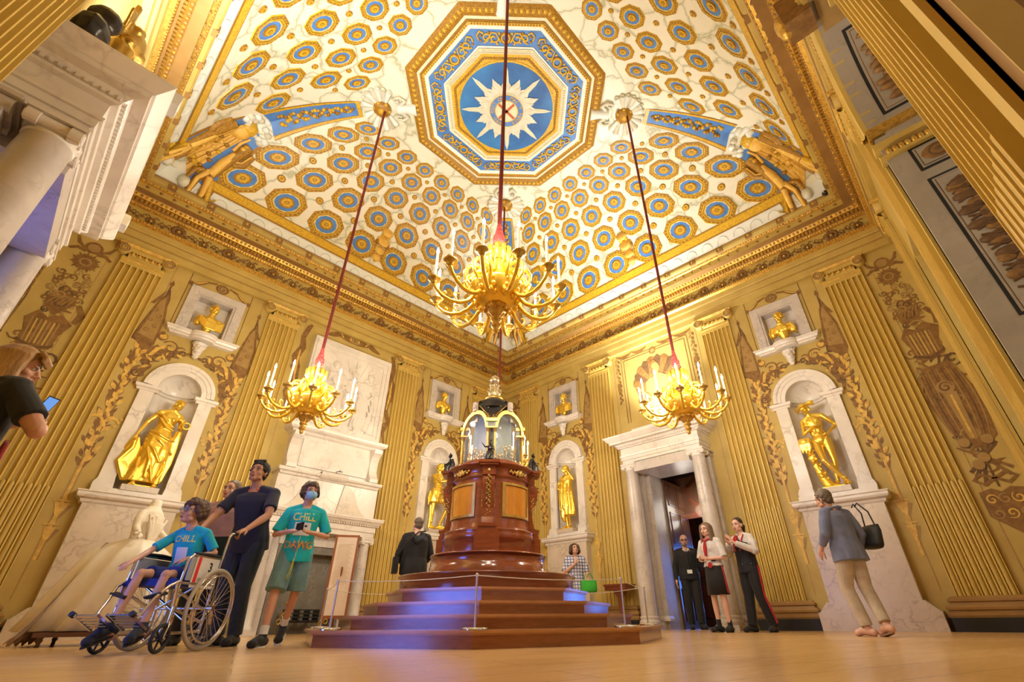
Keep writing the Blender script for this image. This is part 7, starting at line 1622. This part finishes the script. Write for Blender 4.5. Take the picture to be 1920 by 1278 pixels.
for k in range(3): mb.tube([A(-.058, -.075, -.035 - .02 * k), A(0, -.128, -.038 - .022 * k), A(.058, -.075, -.035 - .02 * k)], .003, 5)
for s in (-1, 1): mb.tube([A(s * .055, -.07, -.02), A(s * .085, .01, .02)], .002, 4); mb.tube([A(s * .055, -.06, -.075), A(s * .085, .01, -.02)], .002, 4)
build('face_mask', mb, 'maskblue', t)
mb = MB(); shorthair(mb, J['head'], R, 1.08, 9, .024, 90, -.02, t=1.09); hairobj(t, mb, 'hair_brown')
mb = MB(); mb.tube([A(.098 * cos(a), .01, .03 + .115 * sin(a)) for a in [PI * k / 12 for k in range(13)]], .008, 6)
for s in (-1, 1): mb.cyl(A(s * .078, .008, -.01), A(s * .108, .008, -.01), .035, .03, 14)
build('headphones', mb, 'rubber', t)
mb = MB(); mb.tube([(0, -.31, 1.09), (.0, -.27, .98), (-.01, -.20, .86), (-.012, -.19, .72), (-.03, -.19, .64), (-.045, -.19, .655), (-.03, -.19, .72), (-.015, -.20, .86)], .006, 6, flat=.6); build('lanyard', mb, 'yellow', t)
phone(W2(t, (-.03, -.345, 1.185)), (1.15, PI / 2, t.rotation_euler.z), 'dark device held in both hands by the walking child in the mask', False)
# --- man in black jacket behind the podium
J = J0(head=(0, -.03, 1.63), elL=(.27, -.02, 1.15), wrL=(.17, -.22, 1.02), elR=(-.27, -.02, 1.15), wrR=(-.17, -.22, 1.02))
t, R, b = person('person', 'person with cropped hair in a black hooded jacket, back turned, left of the clock', (.52, 2.42, 0), 62, J, 'skin_pale', 1.0, 0, 1.15, hr=(.3, -.05, 0), voxel=.008)
s1 = shirt(t, J, 'black_jacket', (1.95, 1.95), -.12, 1.2, e=.03, fold=.025, name='jacket'); pants(t, J, 'jeans_grey', 2.); [shoe(t, J, s) for s in 'LR']
mb = MB(); mb.tube([(-.1, .06, 1.45), (-.07, .13, 1.38), (0, .16, 1.33), (.07, .13, 1.38), (.1, .06, 1.45)], [.035, .045, .055, .045, .035], 10); build('hood', mb, 'black_jacket', s1)
mb = MB(); haircap(mb, J['head'], R, 1.0, t=1.0); hairobj(t, mb, 'hair_grey', .008)
q = thing('shoulder_bag', 'small black shoulder bag at the hip of the person in the black jacket', 'bag', W2(t, (.30, .02, .86)), t.rotation_euler.z); mb = MB(); mb.box(-.04, .05, -.12, .12, 0, .24); build('bag_body', mb, 'black_jacket', q); mb = MB(); mb.tube([(.0, .1, .24), (-.12, .16, .44), (-.3, .175, .62), (-.44, .02, .66)], .012, 6); build('strap', mb, 'black_jacket', q)
# --- woman in plaid shirt
J = J0(head=(0, -.03, 1.63), elR=(-.27, -.05, 1.13), wrR=(-.03, -.20, 1.30), elL=(.27, .0, 1.13), wrL=(.24, -.20, 1.07))
t, R, b = person('person', 'person with brown bob in a blue and white plaid shirt, right of the clock', (4.38, 2.02, 0), -135, J, 'skin_light', .93, 1, 1.12, hr=(.2, -.25, 0), voxel=.008, handR=dict(curl=.8, pn=V((0, 1, 0)), d=V((.3, 0, 1))))
face(t, J['head'], R, 1.04); shirt(t, J, 'plaid', (.9, .9), -.2, 1.15, f=1, flare=1.1); pants(t, J, 'jeans_grey', 2.); [shoe(t, J, s) for s in 'LR']
mb = MB(); longhair(mb, J['head'], R, 1.05, .10, 1.12); hairobj(t, mb, 'hair_dark', .008)
q = thing('green_handbag', 'bright green handbag held by the person in the plaid shirt', 'handbag', W2(t, (.26, -.20, .72)), t.rotation_euler.z); mb = MB(); loft(mb, [((0, 0, 0), .15, .07), ((0, 0, .04), .17, .08), ((0, 0, .2), .165, .06), ((0, 0, .24), .16, .03)], 20); build('bag_body', mb, 'green_bag', q); mb = MB(); mb.tube([(-.1, 0, .23), (-.06, 0, .34), (.06, 0, .34), (.1, 0, .23)], .01, 6); build('handle', mb, 'green_bag', q)
# --- man in the doorway
J = J0(chest=(.01, -.01, 1.29), head=(.0, -.03, 1.64), elR=(-.26, .02, 1.13), wrR=(-.28, -.05, .87), elL=(.25, .04, 1.14), wrL=(.12, .14, 1.0), knL=(.09, -.06, .5), anL=(.08, -.10, .1), toL=(.12, -.22, .035))
t, R, b = person('person', 'bald bearded person in black jumper with pass standing in the doorway', (5.85, .14, 0), -148, J, 'skin_light', 1.0, 0, 1.12, hr=(-.05, .05, -.04), voxel=.008)
face(t, J['head'], R, 1.04); glasses(t, J['head'], R, 1.05, 'rubber'); shirt(t, J, 'black_wool', (1.95, 1.95), -.08, 1.15, name='jumper', e=.022); pants(t, J, 'black_wool', 2., wide=1.05); [shoe(t, J, s) for s in 'LR']
mb = MB(); mb.ball(V(J['head']) + R @ V((0, -.065, -.088)), (.05, .035, .03)); curls(mb, J['head'] + V((0, 0, -.05)), R, 1.0, 20, .012, 0, -.06, front=True); build('beard', mb, 'hair_grey', t)
mb = MB(); mb.tube([(-.06, -.10, 1.47), (0, -.125, 1.40), (.06, -.10, 1.47)], .02, 8); build('collar', mb, 'white_shirt', t); mb = MB(); mb.tube([(-.0, -.135, 1.42), (0, -.155, 1.2), (0, -.16, 1.07)], [.012, .02, .004], 6); build('tie', mb, 'black_wool', t); mb = MB(); mb.box(-.05, .05, -.185, -.175, .99, 1.06); build('pass', mb, 'whitetext', t)
# --- two uniformed attendants
def stripe(par, J, m, s): 
    mb = MB(); a, b_, c = J['hip' + s], J['kn' + s], J['an' + s]; k = 1 if s == 'L' else -1
    mb.tube([a + V((k * .122, 0, .04)), a.lerp(b_, .5) + V((k * .10, 0, 0)), b_ + V((k * .086, 0, 0)), c + V((k * .078, 0, .04))], .022, 8, flat=.5); build('red_stripe', mb, m, par)
J = J0(head=(0, -.03, 1.63), elL=(.25, .02, 1.14), wrL=(.06, -.21, 1.12), elR=(-.25, -.02, 1.14), wrR=(-.06, -.22, 1.12), anL=(.09, .02, .09), anR=(-.10, -.02, .09), toL=(.13, -.12, .035), toR=(-.13, -.15, .035))
t, R, b = person('person', 'attendant with long straight hair, white shirt and black skirt with red stripe, clapping', (4.08, -1.18, 0), 165, J, 'skin_pale', .935, 1, 1.0, hr=(.1, 0, 0), voxel=.0075, handL=dict(curl=.25, d=V((-.4, -1, .3)), pn=V((-1, 0, 0))), handR=dict(curl=.3, d=V((.4, -1, .3)), pn=V((1, 0, 0))))
face(t, J['head'], R, 1.04); shirt(t, J, 'white_shirt', (.95, .95), .06, 1.03, f=1, sw=1.1)
mb = MB(); loft(mb, [((0, 0, 1.10), .145, .11), ((0, 0, 1.0), .17, .13), ((0, 0, .85), .185, .14, .01), ((0, 0, .56), .20, .155, .02)], 30, 0, 0, 7); sk_ = build('skirt', mb, 'black_wool', t); mb = MB(); mb.tube([(.165, 0, 1.06), (.188, 0, .9), (.206, 0, .58)], .02, 8, flat=.4); build('red_stripe', mb, 'red_cloth', sk_)
mb = MB(); mb.tube([(-.07, -.06, 1.47), (0, -.12, 1.42), (.07, -.06, 1.47)], .018, 8); mb.tube([(0, -.125, 1.42), (0.01, -.16, 1.3), (0, -.16, 1.17)], [.02, .035, .02], 8); build('red_necktie', mb, 'red_cloth', t); mb = MB(); mb.ball((.05, -.15, 1.02), (.05, .015, .05)); build('red_badge', mb, 'red_cloth', t)
mb = MB(); mb.box(-.15, .15, -.115, -.105, 1.08, 1.12); mb.lathe([(.158, 1.085), (.158, 1.115)], 24, 0, (0, 0), cap=False, sy=.78); build('belt', mb, 'rubber', t)
for s in 'LR': mb = MB(); an = J['an' + s]; mb.tube([an, an + V((0, 0, .1))], [.042, .04], 12); build('sock', mb, 'black_wool', t); shoe(t, J, s)
mb = MB(); longhair(mb, J['head'], R, 1.05, .34, 1.04); hairobj(t, mb, 'hair_ash', .008)
J = J0(head=(0, -.035, 1.64), elL=(.27, -.06, 1.19), wrL=(.05, -.29, 1.33), elR=(-.26, -.10, 1.19), wrR=(-.05, -.30, 1.34), knL=(.10, .02, .51), anL=(.13, .14, .09), toL=(.17, .0, .035), knR=(-.10, -.02, .51), anR=(-.12, -.06, .09), toR=(-.16, -.19, .035))
t, R, b = person('person', 'attendant with tied-back hair, black waistcoat and red-striped trousers, clapping hands raised', (4.27, -1.68, 0), 160, J, 'skin_pale', .955, 1, 1.02, hr=(.15, .05, 0), voxel=.0075, handL=dict(curl=.25, d=V((-.3, -.7, 1)), pn=V((-1, 0, 0))), handR=dict(curl=.2, d=V((.3, -.7, 1)), pn=V((1, 0, 0))))
face(t, J['head'], R, 1.04); shirt(t, J, 'white_shirt', (1.9, 1.9), .02, 1.04, f=1, sw=1.25)
ax, bk, up = axes(J); mb = MB(); loft(mb, [((0, 0, .98), .19, .145), ((0, 0, 1.1), .175, .137), ((0, 0, 1.24), .19, .145), ((0, -.01, 1.33), .175, .135), ((0, .0, 1.40), .10, .115)], 30); mb.ball((.065, -.09, 1.29), (.07, .06, .07)); mb.ball((-.065, -.09, 1.29), (.07, .06, .07)); blob('waistcoat', mb, 'black_wool', t, .009, 2)
pants(t, J, 'black_wool', 2., wide=1.12, fat=1.08); stripe(t, J, 'red_cloth', 'L'); stripe(t, J, 'red_cloth', 'R'); [shoe(t, J, s) for s in 'LR']
mb = MB(); mb.tube([(0, -.13, 1.45), (.0, -.165, 1.38), (0, -.17, 1.28)], [.03, .045, .03], 8); mb.tube([(-.08, -.04, 1.47), (-.1, -.13, 1.38), (-.05, -.165, 1.2)], .012, 6); mb.tube([(.08, -.04, 1.47), (.1, -.13, 1.38), (.05, -.165, 1.2)], .012, 6); build('red_necktie', mb, 'red_cloth', t)
mb = MB(); haircap(mb, J['head'], R, 1.04, t=1.05); mb.tube([V(J['head']) + R @ V((0, .10, .01)), V(J['head']) + R @ V((.01, .15, -.02)), V(J['head']) + R @ V((0, .14, -.12)), V(J['head']) + R @ V((-.02, .11, -.2))], [.035, .045, .035, .015], 8); hairobj(t, mb, 'hair_dark', .008)
# --- woman in blue jacket at the right
J = J0(pel=(0, .01, .97), chest=(0, -.02, 1.29), neck=(.0, -.04, 1.475), head=(.02, -.09, 1.62), elL=(.27, .0, 1.15), wrL=(.24, -.16, .98), elR=(-.26, .06, 1.15), wrR=(-.22, -.02, .93), knL=(.09, -.10, .51), anL=(.05, -.02, .09), toL=(.07, -.16, .035), knR=(-.08, .02, .52), anR=(-.02, .18, .13), toR=(-.03, .08, .04))
t, R, b = person('person', 'grey-haired person in blue-grey jacket and cream trousers, back turned, below the winged-hat statue', (2.93, -3.42, 0), 58, J, 'skin_light', .95, 1, 1.08, hr=(.30, .12, 0))
t['label'] = 'person in blue-grey jacket and cream trousers walking away, at the right'
s1 = shirt(t, J, 'blue_grey_jacket', (1.75, 1.75), -.15, 1.15, e=.028, fold=.02, name='jacket', flare=1.05, sw=1.1); mb = MB(); mb.tube([(.075, .02, 1.475), (.05, .075, 1.49), (0, .09, 1.495), (-.05, .075, 1.49), (-.075, .02, 1.475)], .02, 8, flat=.7); build('collar', mb, 'blue_grey_jacket', s1)
pants(t, J, 'cream_trousers', 1.95, wide=1.05, fat=1.05)
for s in 'LR': shoe(t, J, s, 'skin_pale', 'shoetan')
mb = MB(); shorthair(mb, J['head'], R, 1.06, 12, .014, 60, -.06, t=1.1); hairobj(t, mb, 'hair_grey')
q = thing('black_tote_bag', 'black leather shoulder bag carried by the person in the blue-grey jacket', 'handbag', W2(t, (-.32, .12, .98)), t.rotation_euler.z - .1); q.rotation_euler.y = -.25; mb = MB(); loft(mb, [((0, 0, 0), .06, .14), ((0, 0, .03), .075, .155), ((0, 0, .2), .06, .15), ((0, 0, .27), .02, .13)], 20); build('bag_body', mb, 'rubber', q); mb = MB()
for e in (-.08, .08): mb.tube([(0, e, .25), (.05, e * .7, .42), (.12, e * .4 - .06, .53), (.10, e * .3 - .12, .50)], .009, 6)
build('strap', mb, 'rubber', q)
# ------------------------------------------------------------------ white court dress on a stand
def dress():
    t = thing('court_dress', 'headless display of a long ivory dress with a wide train, behind the wheelchair', 'dress', (-3.2, 2.78, 0), .75)
    mb = MB(); loft(mb, [((0, 0, 1.02), .13, .12), ((0, 0, 1.10), .125, .105), ((.0, -.01, 1.25), .165, .13), ((.02, 0, 1.38), .155, .11), ((.03, 0, 1.45), .07, .065), ((.035, 0, 1.54), .055, .05)], 26, 0, .015, 9)
    for s in (-1, 1): mb.tube([(s * .12, 0, 1.38), (s * .17, -.02, 1.28), (s * .20, -.05, 1.18), (s * .24, -.12, 1.12)], [.045, .05, .045, .035], 10); [mb.ball((s * .25 + .04 * cos(k), -.14 + .03 * sin(k * 2), 1.09 + .03 * sin(k)), .022) for k in range(8)]
    for k in range(6): mb.tube([(-.16 + .064 * k, -.12, 1.34 - .02 * (k % 2)), (-.1 + .04 * k, -.13, 1.2), (-.05 + .02 * k, -.13, 1.05)], [.014, .018, .01], 6)
    blob('bodice', mb, 'ivory_silk', t, .01, 2)
    mb = MB(); rg = []
    for z, rx, ry, cx, cy, fo in ((1.06, .14, .13, 0, 0, .02), (1.02, .26, .20, -.02, .0, .03), (.92, .42, .30, -.04, 0, .035), (.7, .52, .36, -.06, .02, .035), (.4, .60, .40, -.10, .04, .07), (.14, .68, .44, -.13, .05, .09), (.13, .66, .42, -.13, .05, .09)): rg.append(((0, -cx * 1.3, z), ry * 1.05, rx, fo))
    loft(mb, rg, 90, 0, 0, 13); build('skirt', mb, 'ivory_silk', t)
    mb = MB(); n = 16; k_ = 9; vs = []
    for j in range(k_):
        u = j / (k_ - 1)
        for i in range(n + 1):
            w = i / n - .5; vs.append((-.25 - .40 * u + .10 * w, .1 - .05 * u + w * (.35 + .5 * u) + .03 * sin(i * 2.1) * u, .98 * (1 - u) ** 1.25 + .035 + .03 * sin(i * 1.9) * u))
    mb.add(vs, [(j * (n + 1) + i, j * (n + 1) + i + 1, (j + 1) * (n + 1) + i + 1, (j + 1) * (n + 1) + i) for j in range(k_ - 1) for i in range(n)], 0, True); tr = build('lace_train', mb, 'lace', t); tr.rotation_euler.z = -1.; so = tr.modifiers.new('thickness', 'SOLIDIFY'); so.thickness = .008
    q = thing('display_plinth', 'low dark wooden stand with turned feet under the ivory dress', 'stand', (-3.2, 2.78, 0), -.25); mb = MB(); mb.box(-.50, .50, -.46, .46, .085, .125); build('platform', mb, 'doorwood', q)
    for x, y in ((-.44, -.38), (.42, -.38), (-.44, .38), (.42, .38)): mb = MB(); mb.lathe([(.014, 0), (.02, .01), (.016, .03), (.028, .055), (.02, .07), (.03, .085)], 12, 0, (x, y)); build('foot', mb, 'doorwood', q)
dress()
# information board and console table
t = thing('information_board', 'tall narrow wooden board with lines of text leaning before the fireplace column', 'information board', (-.16, 3.55, 0), -.55)
mb = MB(); mb.T = Matrix.Rotation(-.04, 4, 'X'); mb.box(-.20, .20, -.01, .03, .24, 1.52); build('board_frame', mb, 'boardwood', t); mb = MB(); mb.T = Matrix.Rotation(-.04, 4, 'X'); mb.box(-.165, .165, -.014, -.01, .28, 1.48); pg = build('text_sheet', mb, 'sheet', t)
mb = MB(); mb.T = Matrix.Rotation(-.04, 4, 'X')
for k in range(34): mb.box(-.13, .12 - .05 * ((k * 7) % 4) / 3, -.0155, -.0145, 1.36 - k * .019, 1.363 - k * .019)
build('printed_lines', mb, 'shadowpaint', pg); mb = MB(); mb.box(-.2, .2, -.02, .25, 0, .03); mb.tube([(-.16, .02, .02), (-.16, .015, .3)], .015, 8); mb.tube([(.16, .02, .02), (.16, .015, .3)], .015, 8); mb.tube([(0, .22, .02), (0, .0, 1.0)], .014, 8); build('stand', mb, 'boardwood', t)

p, r = on_wall('right', -1.52, .33)
t = thing('console_table', 'dark wooden wall console on a scrolled bracket, right of the person in plaid', 'table', p, r); mb = MB(); mb.box(-.28, .28, -.22, .2, .80, .84); mb.box(-.26, .26, -.2, .18, .72, .80); build('table_top', mb, 'mahog_dk', t); mb = MB(); mb.lathe([(.16, .72), (.13, .66), (.05, .58), (.045, .3), (.08, .15), (.1, .04), (.12, 0)], 16); build('pedestal', mb, 'mahog_dk', t)
# ------------------------------------------------------------------ lights
def area(name, loc, rot, size, power, col, sy=None, spread=None):
    l = bpy.data.lights.new(name, 'AREA'); l.energy = power; l.color = col; l.size = size
    if sy: l.shape = 'RECTANGLE'; l.size_y = sy
    if spread: l.spread = spread
    o = bpy.data.objects.new(name, l); C.objects.link(o); o.location = loc; o.rotation_euler = rot; return o
def point(name, loc, power, col, r=.1):
    l = bpy.data.lights.new(name, 'POINT'); l.energy = power; l.color = col; l.shadow_soft_size = r
    o = bpy.data.objects.new(name, l); C.objects.link(o); o.location = loc; return o
WARM = (1., .91, .76)
for x, y in ((-1.96, 1.97), (2.03, -2.08), (-1.88, -2.06), (1.98, 2.02)):
    for k in range(4):
        a = PI / 4 + k * PI / 2; point('chandelier_candle_light', (x + .5 * cos(a), y + .5 * sin(a), 3.38), 46, WARM, .05)
COOL = (1., .97, .92)
for x, y in ((4.9, 0), (-4.9, 0)): area('door_top_uplight', (x, y, 4.25), (PI, 0, 0), 1.6, 175, COOL, .5, 1.9)
point('passage_fill_light', (7.0, .2, 2.45), 24, WARM, .4)  # added fill that brightens the passage panelling
w = bpy.data.worlds.new('world'); sc.world = w; w.use_nodes = True
w.node_tree.nodes['Background'].inputs['Color'].default_value = (1., .9, .75, 1); w.node_tree.nodes['Background'].inputs['Strength'].default_value = .3
sc.view_settings.exposure = 0.3
